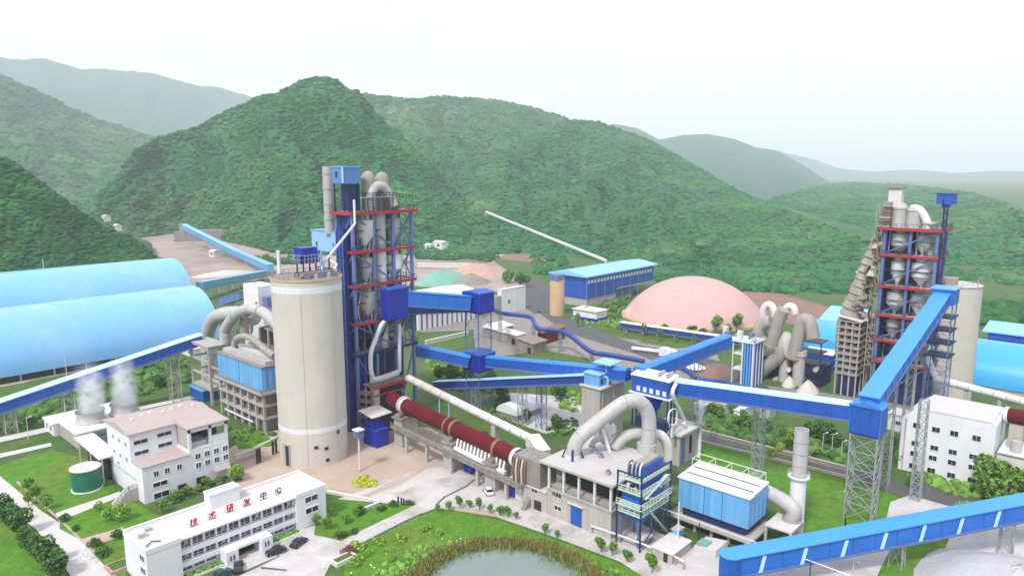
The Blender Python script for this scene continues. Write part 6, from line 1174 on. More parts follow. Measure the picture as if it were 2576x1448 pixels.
for i in range(9): b.box(q.x-2.4,q.x-2.0,q.y-.6,q.y+1.4,zt3+.3+i*.42,zt3+.5+i*.42)
b.build('louvre', M['white'], t)
# ------------------------------------------------------------------ foreground gallery and yard pieces at the lower right
A = G(1838,1418,5.2); B = G(2950,1206,12.7)
FG = gallery('wide bright blue gallery with pale straps on its side, nearest of all the galleries', A, B, 3.6, 4.4, 'blue', 'bluel', (.3,.55), straps=9, lift=.9, tw=1.2) if False else None
mat('gallery_roof_light', (.045,.28,.66), .45, .06, .2); M['bluel'] = MATS['gallery_roof_light']
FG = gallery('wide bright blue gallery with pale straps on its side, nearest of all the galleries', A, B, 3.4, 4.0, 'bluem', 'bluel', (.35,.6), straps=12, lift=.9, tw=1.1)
MB().cyl(A-Vector((0,0,2.0)), A+Vector((0,0,2.05)), 2.15, n=28).build('rounded_end', M['blue'], FG, True); MB().cyl(A+Vector((0,0,2.06)), A+Vector((0,0,2.25)), 2.3, n=28).build('end_cap', M['bluel'], FG)
MB().box(A.x-1.6,A.x+1.6,A.y-1.6,A.y+1.6,0,A.z-2.01).build('end_support', M['dblue'], FG)
for i, (n_, rx, lx, ty, z, lab, cat, m1, m2) in enumerate((
    ((1690,1420),1735,1640,1395,0,'low pale flat-roofed shed at the bottom before the light blue filter','shed','conc','roof_w'),
    ((1620,1378),1640,1600,1360,0,'small dusty pump room between the boiler legs','pump room','conc_d','roof_w'))):
    bb = BX(n_[0],n_[1],rx,lx,ty); t = thing('shed', lab, cat, (bb[0],bb[2],0)); MB().box(bb[0],bb[1],bb[2],bb[3],0,bb[5]).build('wall', M[m1], t); MB().box(bb[0]-.3,bb[1]+.3,bb[2]-.3,bb[3]+.3,bb[5],bb[5]+.2).build('roof', M[m2], t); MB().box(bb[0]-.06,bb[0]-.01,bb[2]+1,bb[2]+2,.05,min(2,bb[5]-.2)).build('door', M['dark'], t)
bb = BX(1705,1372,1718,1690,1336); t = thing('electrical_cabin', 'light blue cabin with an arched frame beside the boiler', 'cabin', (bb[0],bb[2],0)); MB().box(bb[0],bb[1],bb[2],bb[3],0,bb[5]).build('cabin_wall', M['lbl'], t); MB().box(bb[0]-.25,bb[1]+.25,bb[2]-.25,bb[3]+.25,bb[5],bb[5]+.2).build('roof', M['duct'], t)
bb = BX(1800,1405,1830,1745,1388); t = thing('covered_pit', 'pale low covered pit with a teal sheet on it, left of the foreground gallery', 'pit', (bb[0],bb[2],0)); MB().profx([(bb[2],0),(bb[3],0),(bb[3],1.1),(bb[2],1.9)],bb[0],bb[1]).build('pit_cover', M['roof_w'], t); MB().box(bb[0]+.5,bb[0]+3,bb[3]-2.6,bb[3]-.4,1.5,1.9).build('sheet', M['gcover'], t)
t = thing('pipe_rack', 'long white pipe on posts along the kerb before the boiler', 'pipe', G(1490,1335)); pts = [G(x,y,1.8) for x,y in ((1488,1322),(1560,1346),(1640,1376),(1700,1400),(1720,1412))]; MB().tube(pts,.22,10,4).build('pipe', M['wpaint'], t, True); [MB().cyl((p.x,p.y,0),(p.x,p.y,1.7),.15,n=8).build('post', M['metal'], t) for p in pts]; MB().tube([pts[0],(pts[0].x,pts[0].y+.3,1.2),(pts[0].x,pts[0].y,0)],.4,10).build('elbow', M['duct'], t)
t = thing('pipe_rack', 'long thin white overhead pipe on black posts running down to the bottom right', 'pipe', G(1740,1420)); pts = [G(x,y,5.5) for x,y in ((1590,1250),(1760,1312),(1900,1362),(2040,1410),(2200,1470))]; MB().tube(pts,.09,8,3).build('pipe', M['white'], t, True); [MB().cyl((p.x,p.y,0),(p.x,p.y,5.4),.11,n=8).build('post', M['black'], t) for p in pts[1:]]
pole(1704,1380,1262,'slim white vent pole with a collar left of the light blue filter',.16,'vent_pole',False,'white','pole')
for i, (px, py, tp) in enumerate(((2145,1440,1415),(2105,1400,1375))): pole(px,py,tp,['short white lamp standing at the bottom under the foreground gallery','short lamp half hidden under the foreground gallery'][i],.1)
# pale heap of ground limestone in the lower right corner
def heap(label, px, py, rx, ry, h, m, seed, name='heap'):
    q = G(px,py); v = []; f = []; n = 26; k = 10
    for j in range(k+1):
        for i in range(n):
            a = 6.283*i/n; t_ = j/k; rr = 1-t_; w = 1+.16*noise.noise(Vector((math.cos(a)*1.5+seed, math.sin(a)*1.5, t_*2))); v.append((q.x+math.cos(a)*rx*rr*w, q.y+math.sin(a)*ry*rr*w, max(-.2,h*(1-rr**1.35)*(1+.12*noise.noise(Vector((i*.7,j*.6,seed)))))-.15*(j==0)))
    for j in range(k):
        for i in range(n): f.append((j*n+i,j*n+(i+1)%n,(j+1)*n+(i+1)%n,(j+1)*n+i))
    b = MB(); b.v = v; b.f = f; return tag(b.build(name, M[m], None, True), label, 'heap')
mat('limestone_heap', (.42,.415,.44), .95, .06, .4, bump=.4, bscale=.8); M['heapm'] = MATS['limestone_heap']
heap('big smooth pale grey heap in the bottom right corner in front of the gallery', 2560, 1500, 18, 18, 6.5, 'heapm', 3)
# ------------------------------------------------------------------ middle distance: dome, blue hall, silos, sheds
dc = (G(1575,795)+G(1922,795))/2; dc = Vector((358,189,0)); rD = 39.0; zD = zat(dc.x,dc.y,696)
t = thing('storage_dome', 'large smooth pink storage dome in front of the wooded slope', 'dome', dc); n = 64; RR = (rD*rD+zD*zD)/(2*zD); prof = []
for i in range(25): a = math.asin(rD/RR)*(1-i/24); prof.append(((RR*math.cos(a)-(RR-zD))/zD, RR*math.sin(a)))
MB().lathe(dc, dc+Vector((0,0,zD)), prof, n, False).build('dome_shell', M['pink'], t, True)
MB().lathe(dc-Vector((0,0,.0)), dc+Vector((0,0,1.2)), [(0,rD+.5),(1,rD+.4),(1,rD-.5)], n, False).build('ring_beam', M['tan'], t)
for i, a in enumerate((3.0,3.55,4.1,4.65,5.1)):
    k = MB()
    for u in (.62,.74): pass
    pts = []
    for u in (.30,.36,.42): aa = math.asin(rD/RR)*u*1.0; pts.append(Vector((dc.x+RR*math.sin(aa)*math.cos(a), dc.y+RR*math.sin(aa)*math.sin(a), RR*math.cos(aa)-(RR-zD)+.05)))
    k.tube(pts,.28,6); k.build('vent_ridge', M['duct'], t)
sA = Vector((dc.x-rD*.62,dc.y+rD*.75,0)); MB().lathe(sA+Vector((0,-6,0)), sA+Vector((0,-6,6.5)), [(0,7),(.4,6.2),(.8,3.8),(1,.5)], 24, False).build('side_porch', M['pink'], t, True)
# low long bridge conveyor before the dome
gallery('low white-edged dark blue conveyor passing in front of the pink dome', G(1562,816,3.2), G(1858,858,3.2), 3, 2.6, 'blueD', 'white', (.05,.2,.35,.5,.65,.8,.95), lift=.8, rib='wpaint', tw=.8)
# blue hall
p0 = G(1475,772); x0,y0 = p0.x,p0.y; zt_ = zat(x0,y0,697); x1 = sx(1642,y0,0,x0); y1 = sy(1392,x0,0,y0); zl = zat(x0,y0,753)
t = thing('crusher_hall', 'long blue steel hall with a sky-blue roof and a window band, left of the dome', 'hall', (x0,y0,0))
xm = x0+(x1-x0)*.42
MB().box(x0,xm,y0,y1,zl,zt_).build('hall_wall', M['blue'], t); MB().box(xm+.01,x1,y0,y1,zl+3,zt_).build('hall_wall', M['blue'], t); MB().box(x0+.3,xm,y0+.3,y1-.3,0,zl-.02).build('plinth', M['conc'], t); MB().box(xm+1,x1-18,y0+4,y1-4,0,zl+2.9).build('lower_shed', M['steel_b'], t)
ym = (y0+y1)/2; MB().profx([(y0-2.2,zt_+.02),(y0-2.2,zt_+.7),(ym,zt_+3.0),(y1+2,zt_+.7),(y1+2,zt_+.02)],x0-2.5,x1+2.5).build('roof', M['sky_roof'], t)
for i in range(22): xx = x0+1+i*(x1-x0-2)/22; MB().box(xx,xx+(x1-x0)/22*.62,y0-.1,y0-.01,zt_-4.2,zt_-2.2).build('window', M['band'], t)
for i in range(9): xx = x0+(x1-x0)*i/8; MB().box(xx-.2,xx+.2,y0-.2,y0-.01,0 if i>3 else zl,zt_-.05).build('wall_post', M['lbl'], t)
MB().box(xm,x1,y0-.25,y0-.02,zl+2.6,zl+3.2).build('edge_beam', M['duct'], t)
q = G(1403,795); zz = zat(q.x,q.y,708); t = thing('tan_silo', 'tan cylindrical silo with a dark head at the left end of the blue hall', 'silo', q); MB().cyl(q+Vector((3,3,0)),(q.x+3,q.y+3,zz),4.1,n=28).build('silo_wall', M['tan'], t, True); MB().box(q.x-.5,q.x+6,q.y,q.y+6,zz+.01,zz+3.5).build('head_frame', M['steel_b'], t)
bb = BX(1500,812,1528,1440,786); t = thing('low_shed', 'low white shed with a dark blue base before the blue hall', 'shed', (bb[0],bb[2],0)); MB().box(bb[0],bb[1],bb[2],bb[3],0,2).build('base_wall', M['dblue'], t); MB().box(bb[0]+.3,bb[1]-.3,bb[2]+.3,bb[3]-.3,2.01,bb[5]).build('upper_wall', M['white'], t); MB().box(bb[0]-.5,bb[1]+.5,bb[2]-.5,bb[3]+.5,bb[5],bb[5]+.4).build('roof', M['roof_w'], t)
bb = BX(1262,790,1322,1252,730); t = thing('white_block', 'plain white square plant building in the middle distance, right of the high transfer house', 'building', (bb[0],bb[2],0)); MB().box(bb[0],bb[1],bb[2],bb[3],0,bb[5]).build('wall', M['white'], t); MB().box(bb[0]-.2,bb[1]+.2,bb[2]-.2,bb[3]+.2,bb[5],bb[5]+.3).build('roof', M['roof_w'], t); win(t,'y',bb[0]+5,bb[5]*.4,2,2,bb[2]); MB().box(bb[0]-4,bb[0]-.3,bb[2],bb[3],0,bb[5]-3).build('side_frame', M['metal'], t); [MB().box(bb[0]+2+i*5,bb[0]+2.4+i*5,bb[2]-.2,bb[2]-.01,0,bb[5]-.05).build('pilaster', M['wpaint'], t) for i in range(3)]
# white colonnaded store
p0 = G(1052,832); x0,y0 = p0.x,p0.y; x1 = sx(1200,y0,0,x0); zt_ = zat(x0,y0,780)+4.5; y1 = y0+26
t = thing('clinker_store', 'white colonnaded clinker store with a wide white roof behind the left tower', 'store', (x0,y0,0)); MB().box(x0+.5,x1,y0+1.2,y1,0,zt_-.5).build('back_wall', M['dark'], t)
for i in range(12): xx = x0+(x1-x0)*i/12; MB().box(xx,xx+2.0,y0,y0+1.1,0,zt_-.5).build('column', M['white'], t)
MB().profx([(y0-1.5,zt_-.4),(y0-1.5,zt_),((y0+y1)/2,zt_+2.2),(y1+1,zt_),(y1+1,zt_-.4)],x0-2,x1+1.5).build('roof', M['white'], t)
t = thing('low_wall', 'pale boundary wall on the green bank below the colonnaded store', 'wall', G(1080,862)); A, B = G(1070,862,.9), G(1178,838,.9); MB().beam(A,B,.6,1.8).build('wall', M['roof_w'], t); MB().beam(A,B,.9,.2,(0,1.02)).build('coping', M['white'], t)
# rubble plant (grey low buildings, maroon tank)
for i, (n_, rx, lx, ty, lab, m1, m2, nm, cat) in enumerate((((1300,868),1322,1215,845,'low grey shed with a pale sloping roof in the middle yard','conc_d','roof_w','shed','shed'),((1340,892),1374,1300,866,'rough round-cornered grey bunker beside the maroon box','conc_d','conc_d','bunker','bunker'),((1362,868),1420,1352,838,'dark maroon steel box bin under the blue pipe conveyor','kiln','rust','bin','bin'),((1250,842),1290,1225,828,'small dark machine shed behind the sloping grey roof','steel_b','roof_w','machine_shed','shed'))):
    bb = BX(n_[0],n_[1],rx,lx,ty); t = thing(nm, lab, cat, (bb[0],bb[2],0)); MB().box(bb[0],bb[1],bb[2],bb[3],0,bb[5]).build('wall', M[m1], t); MB().profx([(bb[2]-.6,bb[5]+.01),(bb[2]-.6,bb[5]+.4),(bb[3]+.6,bb[5]+1.6),(bb[3]+.6,bb[5]+1.2)],bb[0]-.6,bb[1]+.6).build('roof', M[m2], t); MB().box(bb[0]-.1,bb[0]-.01,bb[2]+1,bb[2]+3,.05,min(3,bb[5]*.7)).build('opening', M['dark'], t)
bb = BX(1300,1062,1362,1248,1046); t = thing('shed', 'white arched-roof shed seen through the gap behind the kiln duct', 'shed', (bb[0],bb[2],0)); n = 10; MB().profx([((bb[2]+bb[3])/2-(bb[3]-bb[2])/2*math.cos(math.pi*i/n), 2+3*math.sin(math.pi*i/n)) for i in range(n+1)],bb[0],bb[1]).build('roof', M['white'], t, True); MB().box(bb[0]+.3,bb[1]-.3,bb[2]+.2,bb[3]-.2,0,1.99).build('wall', M['conc_d'], t)
# blue pipe conveyor (tube) across the middle
XP0 = xB+3
pp = [Vector((xB+3.2,yB-1,zB0+2.0)), G(1258,786,14), G(1330,796,12), G(1342,808,11), G(1356,826,10), G(1410,832,9.5), G(1440,848,9), G(1488,884,8), G(1540,893,7), G(1620,908,6.5)]
t = thing('pipe_conveyor', 'bent blue pipe conveyor winding from the high transfer house down to the mid yard', 'pipe conveyor', pp[1]); MB().tube(pp, 1.0, 14, 5).build('pipe', M['steel_bl'] if 'steel_bl' in M else M['blueD'], t, True); [MB().lattice(P.x-.6,P.x+.6,P.y-.6,P.y+.6,0,P.z-1,.2,.1,3).build('trestle', M['metal'], t) for P in pp[1:-1:2]]
pp = [G(1690,912,9), G(1705,915,9), G(1740,940,8), G(1760,952,7.5), G(1860,972,7), G(1905,985,6.5)]
t = thing('pipe_conveyor', 'short dark blue pipe conveyor bending down behind the slim exhaust stack', 'pipe conveyor', pp[0]); MB().tube(pp, .9, 14, 5).build('pipe', M['blueD'], t, True); [MB().box(P.x-.2,P.x+.2,P.y-.2,P.y+.2,0,P.z-.8).build('post', M['metal'], t) for P in pp[::2]]
# long white pipe lying in the yard with boxes
A, B = G(1590,875,1.5), G(1740,893,1.5); t = thing('white_pipe', 'long white pipe lying across the grey yard with two white boxes at its end', 'pipe', A); MB().tube([A,B],.9,10).build('pipe', M['white'], t, True); 
for i in range(3): P = A.lerp(B,.55+i*.1); MB().box(P.x-2,P.x+2,P.y-1.5,P.y+1.5,.05,3.4-.5*i).build('box', M['white'], t)
q = G(1748,938); t = thing('white_cone', 'small white conical roof over a pit beside the pipe conveyor', 'conical roof', q); MB().lathe(q+Vector((0,0,2.4)),q+Vector((0,0,4.2)),[(0,4.2),(1,.2)],24).build('cone_roof', M['white'], t, True); MB().cyl(q,q+Vector((0,0,2.4)),3.4,n=20).build('wall', M['conc_d'], t)
heap('low grey-brown spoil heap right of the conical roof', 1790, 935, 14, 8, 3, 'redearth', 5); heap('greenish-brown heap left of the conical roof', 1720, 905, 12, 6, 3.2, 'conc_d', 9)
heap('pale reddish rubble heap on the quarry floor behind the left tower', 1195, 690, 30, 18, 9, 'rubble', 1); heap('low dark red rubble ridge behind the pale heap', 1160, 664, 26, 12, 4, 'redearth', 2)
heap('pale cream spoil heap on the quarry floor beside the left conveyors', 560, 690, 26, 10, 3, 'silo', 6)
heap('grey gravel heap next to the green covered stockpile', 1185, 712, 16, 12, 7, 'conc_d', 8)
heap('stockpile under a dull green cover behind the clinker store', 1115, 708, 26, 16, 9, 'gcover', 4, 'stockpile')
t = thing('quarry_wall', 'long pale retaining wall across the quarry floor behind the left tower', 'wall', G(1060,664)); A,B = G(1050,666,2),G(1190,668,2); MB().beam(A,B,1.5,6).build('wall', M['roof_w'], t); MB().beam(A,B,2,.4,(0,3.2)).build('coping', M['conc_d'], t)
for i, (px,py,w_,lab) in enumerate(((262,552,14,'small white farmhouse on the dark hill side, upper one'),(292,573,12,'small white farmhouse below the other at the foot of the hill'),(1082,623,10,'small white hut at the foot of the main hill, left one'),(1112,623,16,'longer white hut at the foot of the main hill, right one'),(538,642,12,'white site office on the quarry floor below the steep conveyor'))):
    q = ground_hit(px,py+5); w_ *= .8; zz = q.z-2; t = thing('farmhouse' if i<2 else 'site_hut', lab, 'house', (q.x,q.y,zz)); h_ = w_*.5+2; MB().box(q.x,q.x+w_*.7,q.y,q.y+w_,zz,zz+h_).build('wall', M['white'], t); MB().profy([(q.x-.6,zz+h_),(q.x-.6,zz+h_+.3),(q.x+w_*.35,zz+h_+2),(q.x+w_*.7+.6,zz+h_+.3),(q.x+w_*.7+.6,zz+h_)],q.y-.6,q.y+w_+.6).build('roof', M['roof_w'], t); MB().box(q.x-.12,q.x-.01,q.y+w_*.3,q.y+w_*.55,zz+h_*.55,zz+h_*.85).build('window', M['dark'], t)
# ------------------------------------------------------------------ right preheater tower and its neighbours
mat('brown_cladding', (.30,.25,.20), .85, .2, .5, streak=.3); M['mductx'] = MATS['brown_cladding']
p0 = G(2318,1030); RX0, RY0 = p0.x, p0.y; RX1 = RX0+12; RY1 = sy(2192,RX0,0,RY0)
RLV = [zat(RX0,RY0,y) for y in (925,870,805,730,649,579)]
T2 = preheater('blue-framed preheater tower with red platforms beside the smooth pale silo', RX0, RX1, RY0, RY1, RLV, 0, 2.9, dict(nx=2, ny=3, plain=()))
Zr = RLV[-1]
MB().box(RX0+5,RX1-.6,RY1-.9,RY1-.6,3,RLV[3]).build('wall_panel', M['navy'], T2); MB().box(RX1-.9,RX1-.7,RY0+1,RY1-1,3,Zr-1).build('wall_panel', M['navy'], T2); MB().box(RX0+1,RX1-1,RY1-.5,RY1-.3,3,Zr-1).build('wall_panel', M['dblue2'], T2)
MB().box(RX0+1.2,RX0+8,RY0+1,RY1-.8,0,RLV[0]-1).build('base_housing', M['navy'], T2)
for px0, px1, yt in ((2243,2278,508),(2282,2316,515)):
    ya, yb = sy(px1,RX0+3,65,RY0-30), sy(px0,RX0+3,65,RY0-30); zt2 = zat(RX0+3,ya,yt); cyy = (ya+yb)/2
    MB().lathe((RX0+4,cyy,Zr+.1),(RX0+4,cyy,zt2),[(0,2.4),(.7,2.4),(.72,2.6),(.78,2.6),(.8,2.3),(.92,1.6),(1,.4)],20).build('top_cyclone', M['duct'], T2, True)
ya = sy(2245,RX0+3,66,RY0-30); z2 = zat(RX0+3,ya,470); MB().box(RX0+2,RX0+5,ya-2.6,ya+1.4,Zr+7,z2-.5).build('lift_head', M['wpaint'], T2); MB().box(RX0+1.4,RX0+5.6,ya-3.2,ya+2,z2-.5,z2).build('lift_roof', M['conc_d'], T2)
ya = sy(2330,RX0+2,64,RY0-30); MB().tube([(RX0+4,ya+5,Zr+6.5),(RX0+3,ya+2.5,Zr+6.3),(RX0+2.2,ya,Zr+3),(RX0+2.2,ya-.6,Zr+.2)],1.3,14,5).build('gooseneck_duct', M['wpaint'], T2, True)
# scaffolding-like stair on the left side
b = MB(); ys_ = RY1+1.2
for k in range(20): z = 12+k*(Zr+8-12)/20; b.box(RX0+1,RX0+4,ys_+.1,ys_+2.2,z,z+.25); b.beam((RX0+1,ys_+.4,z+.2),(RX0+1,ys_+2.0,z+2.4),.5,.2)
for x in (RX0+1,RX0+4):
    for y in (ys_,ys_+2.3): b.box(x-.14,x+.14,y-.14,y+.14,0,Zr+9)
b.build('outside_stair', M['rust2'] if 'rust2' in M else M['ductd'], T2)
rnd = random.Random(5); yq0 = sy(2238,RX0,62,RY0-30)
for i in range(9):
    zz = Zr+.1+i*1.0; MB().box(RX0+.2+rnd.uniform(0,.6),RX0+3+rnd.uniform(0,1),yq0+rnd.uniform(0,.5),yq0+3.6-i*.18+rnd.uniform(-.5,.5),zz,zz+.75).build('clad_step', M[rnd.choice(['ductd','rust','conc_d','ductd'])], T2)
for i in range(46):
    zz = rnd.uniform(24,Zr-4); f = (zz-22)/(Zr-22); yo = RY1+1.5+(1-f)*7.5; ya = RY1+.6+rnd.random()*max(.4,(yo-RY1-.6)); w_ = rnd.uniform(1.0,2.6); xq = RX0+rnd.uniform(-1.2,2.5)
    if i % 4: MB().box(xq,xq+rnd.uniform(1,2.4),ya,ya+w_,zz,zz+rnd.uniform(.25,1.5)).build('scaffold_deck', M[rnd.choice(['ductd','conc_d','rust','mductx','silo'])], T2)
    else: MB().tube([(xq,ya,zz),(xq+.5,ya+w_*.5,zz+2.5),(xq+.2,ya+w_*.2,zz+5)],rnd.uniform(.2,.5),8,3).build('scaffold_pipe', M[rnd.choice(['ductd','rust','black'])], T2, True)
# crane box on a mast at the right
ym = RY0-1.5; xm = sx(2372,ym,65,RX0-20); zb0, zb1 = zat(xm,ym,523), zat(xm,ym,488); t = thing('lift_house', 'small blue box house perched on a mast right of the right tower', 'machine house', (xm,ym,0)); y_r = sy(2397,xm,66,ym-30); y_l = sy(2352,xm,66,ym-30)
MB().box(xm,xm+4,y_r,y_l,zb0+1.2,zb1).build('house_body', M['blue'], t); MB().box(xm-.3,xm+4.3,y_r-.4,y_l+.4,zb1,zb1+.25).build('roof', M['blueD'], t); MB().box(xm+1,xm+3.4,y_r+1.4,y_l-1.4,zb0,zb0+1.19).build('lower_box', M['blue'], t); MB().box(xm-.1,xm-.01,y_l-2.2,y_l-1.8,zb0+1.3,zb0+3).build('door', M['navy'], t)
ymm = (y_r+y_l)/2; MB().lattice(xm+1.7,xm+2.7,ymm-.5,ymm+.5,0,zb0-.02,.22,.09,3).build('mast', M['navy'], t)
t = thing('roof_sheet', 'small sagging brown roof sheet on the right end of the right tower top', 'roof sheet', (RX0+1,RY0,Zr+.4)); MB().profx([(RY0-1,Zr+3.0),(RY0-1,Zr+3.25),(RY0+2.2,Zr+1.9),(RY0+5,Zr+2.2),(RY0+5,Zr+1.95),(RY0+2.2,Zr+1.6)],RX0+.5,RX1-2).build('sheet', M['brown_roof'], t); [MB().box(RX0+x,RX0+x+.2,RY0+y,RY0+y+.2,Zr+.06,Zr+2).build('post', M['metal'], t) for x in (1,8) for y in (0,4)]
# inclined tan duct stair on the left of the tower
A = XP(2132,808,RX0+4); B = XP(2214,590,RX0+4); C = XP(2222,520,RX0+4)
t = thing('clad_duct', 'tan ribbed stepped duct climbing diagonally up the left side of the right tower', 'duct', A); n = 12
for i in range(n): P = A.lerp(B,i/n); Q = A.lerp(B,(i+.9)/n); MB().cyl(P,Q,3.7-.14*i+random.uniform(-.3,.3),3.2-.14*i,n=16).build('duct_segment', M['tan2'] if 'tan2' in M else M['ductd'], t, True)
rnd = random.Random(8)
for i in range(22):
    P = A.lerp(B,i/22+rnd.uniform(0,.03)); w_ = 3.4*(1-i/40); MB().box(P.x-1.2,P.x+1.5,P.y-w_+rnd.uniform(-.8,.4),P.y+w_+rnd.uniform(-.4,.8),P.z-.2,P.z+rnd.uniform(.15,.7)).build('ledge', M[rnd.choice(['ductd','conc_d','silo','rust'])], t)
MB().cyl(A-Vector((0,0,12)),A+Vector((0,0,.6)),3.5,n=16).build('duct_foot', M['ductd'], t, True)
# brown concrete stair/filter tower
bb = BX(2150,1000,2186,2096,812); x0,x1,y0,y1,_,zt_ = bb; zt_ = max(zt_,22); zl = zat(x0,y0,945)
t = thing('conditioning_tower', 'brown-grey multi-storey open frame tower left of the right preheater tower', 'tower', (x0,y0,0))
MB().box(x0+.8,x1-.8,y0+.8,y1-.8,zl,zt_-.3).build('inner_core', M['conc_d'], t); n = 8
for k in range(n+1): z = zl+(zt_-zl)*k/n; MB().box(x0-.3,x1+.3,y0-.3,y1+.3,z-.25,z+.12).build('floor_slab', M['ductd'], t)
for i in range(4):
    y = y0+(y1-y0-.5)*i/3; MB().box(x0,x0+.45,y,y+.45,0,zt_).build('column', M['conc'], t)
for i in range(1,4): x = x0+(x1-x0-.5)*i/3; MB().box(x,x+.45,y0,y0+.45,0,zt_).build('column', M['conc'], t)
for k in range(n):
    z = zl+(zt_-zl)*k/n
    for i in range(3): y = y0+(y1-y0)*(i+.25)/3; MB().box(x0+.7,x0+.79,y,y+(y1-y0)*.14,z+.9,z+2).build('window', M['dark'], t)
MB().profx([(y0-.5,zt_+.13),(y0-.5,zt_+.4),(y1+.5,zt_+1.8),(y1+.5,zt_+1.5)],x0-.5,x1+.5).build('roof', M['roof_w'], t); MB().tube([(x1+.8,y0-.4,zt_-1),(x1+.9,y0-.5,zl-4),(x1-1,y0-.6,zl-5),(x1-1,y0-.6,.1)],.28,8,3).build('drain_pipe', M['duct'], t, True)
MB().box(x0+1,x1-1,y0+1,y1-1,0,zl-.3).build('lower_room', M['navy'], t)
# right silo
c2 = G(2372,1012); dv = Vector((c2.x,c2.y,0)).normalized(); rS = 9.2; zc_ = zat(c2.x,c2.y,722); cc = c2+dv*rS
lo = bis(lambda m_: True if proj(cc.x-m_*0+FY*m_, cc.y-FX*m_, zc_)[0]+rS/math.hypot(cc.x,cc.y)*FPX < 2452 else False, -30, 40); cc = cc+Vector((FY,-FX,0))*lo
t = thing('cement_silo', 'tall smooth pale concrete silo standing right of the right preheater tower', 'silo', (cc.x,cc.y,0)); MB().cyl((cc.x,cc.y,0),(cc.x,cc.y,zc_-.3),rS,n=56).build('silo_wall', M['silo'], t, True); MB().cyl((cc.x,cc.y,zc_-.3),(cc.x,cc.y,zc_),rS+.2,n=56).build('roof_rim', M['conc'], t); MB().cyl((cc.x,cc.y,zc_),(cc.x,cc.y,zc_+.05),rS-.3,n=56).build('roof_slab', M['roof_w'], t); MB().box(cc.x-6,cc.x-1,cc.y-2,cc.y+5,zc_+.06,zc_+2.6).build('roof_plant', M['ductd'], t); MB().rail([(cc.x-7,cc.y-3,zc_+.05),(cc.x-2,cc.y-8,zc_+.05),(cc.x+5,cc.y-7,zc_+.05)],1.2,.08,1.5).build('roof_railing', M['metal'], t)
# gallery climbing from the blue lattice-legged house to a head frame by the tower
Ag = Vector((xD_+2.4,(yD+yD1)/2,zD1+.4)); Bg = PP(2382,742,(Ag.x,Ag.y),(RX0-6,RY0-10)); Bg = PP(2372,748,(Ag.x,Ag.y),(RX0-2,RY0-7))
kx = G(2390,1000); 
GA = gallery('steep bright blue gallery climbing from the lattice-legged house up to the right silo', Ag, Bg, 4.0, 3.2, 'bluem', 'bluel', (.28,.55), rib='metal', tw=.9)
t = thing('head_house', 'blue head house on a dark lattice frame at the upper end of the steep gallery', 'head house', (Bg.x,Bg.y,0)); MB().box(Bg.x-1.5,Bg.x+5.5,Bg.y-3.2,Bg.y+3,Bg.z-2.0,Bg.z+2.6).build('house_wall', M['bluem'], t); MB().box(Bg.x-2,Bg.x+6,Bg.y-3.6,Bg.y+3.4,Bg.z+2.6,Bg.z+2.9).build('roof', M['lbl'], t); MB().lattice(Bg.x-1.2,Bg.x+5,Bg.y-2.9,Bg.y+2.7,0,Bg.z-2.02,.26,.09,5).build('trestle', M['steel_b'], t)
for k in range(4): z = Bg.z-6-k*4; MB().box(Bg.x-2,Bg.x+6,Bg.y-3.6,Bg.y+3.4,z,z+.3).build('platform', M['navy'], t)
# second tertiary duct and white workshop on the right
P1_ = XP(2352,952,RX0-2); P2_ = XP(2640,1026,RX0-10); n = 9; t = thing('air_duct', 'white segmented duct sloping off to the right edge from the right tower', 'duct', P1_); dd = (P2_-P1_)/n
for i in range(n): MB().cyl(P1_+dd*(i+.02),P1_+dd*(i+.96),1.25,n=18).build('duct_segment', M['white' if i%2 else 'wpaint'], t, True)
MB().cyl(P1_,P2_,1.15,n=14).build('inner_duct', M['ductd'], t)
MB().tube([P1_+dd*.2,P1_+Vector((0,.5,2)),XP(2336,900,RX0-2),XP(2345,870,RX0-2)],.95,14,5).build('riser', M['wpaint'], t, True)
for f in (.3,.6,.9): P = P1_.lerp(P2_,f); MB().box(P.x-.5,P.x+.5,P.y-.5,P.y+.5,0,P.z-1.3).build('support_pier', M['conc'], t)
p0 = G(2488,1235); x0,y0 = p0.x,p0.y; zt_ = zat(x0,y0,1062); y1 = sy(2258,x0,0,y0); x1 = x0+16; zt_ = (zat(x0,y0,1072)+zat(x0,y1-2,1020))/2
t = thing('workshop', 'big plain white workshop with rows of small dark windows', 'building', (x0,y0,0)); MB().profx([(y0,0),(y1,0),(y1,zt_-3.0),(y1-3.6,zt_),(y0+.6,zt_),(y0,zt_-.8)],x0,x1).build('wall', M['white'], t); MB().box(x0-.1,x1,y0+.8,y1-3.8,zt_+.01,zt_+.3).build('roof_edge', M['roof_w'], t)
for z, hh, pxs in ((zt_*.70,1.4,(2306,2354,2400,2456)),(zt_*.42,1.3,(2302,2350,2396,2448)),(zt_*.26,1.3,(2299,2346,2394,2446)),(zt_*.06,1.4,(2296,2342,2392,2444))):
    for px in pxs: win(t,'x',sy(px,x0,z,y0-20)-.9,z,1.8,hh,x0,fw=.07)
MB().box(x0-.08,x0-.01,y1-1.2,y1-.8,0,zt_-3.2).build('drain_pipe', M['conc'], t)
t = thing('side_plant', 'white low plant building with pipework beside the workshop at the right edge', 'building', (x0+4,y0-16,0)); MB().box(x0+3,x0+15,y0-30,y0-.4,0,zt_*.55).build('wall', M['wpaint'], t); MB().box(x0+2.4,x0+15,y0-30,y0-.6,zt_*.55,zt_*.55+.3).build('roof', M['white'], t); [MB().cyl((x0+5+i*3,y0-4-i*4,zt_*.55+.3),(x0+5+i*3,y0-4-i*4,zt_*.55+3.2),1.2,n=16).build('vessel', M['duct'], t, True) for i in range(3)]
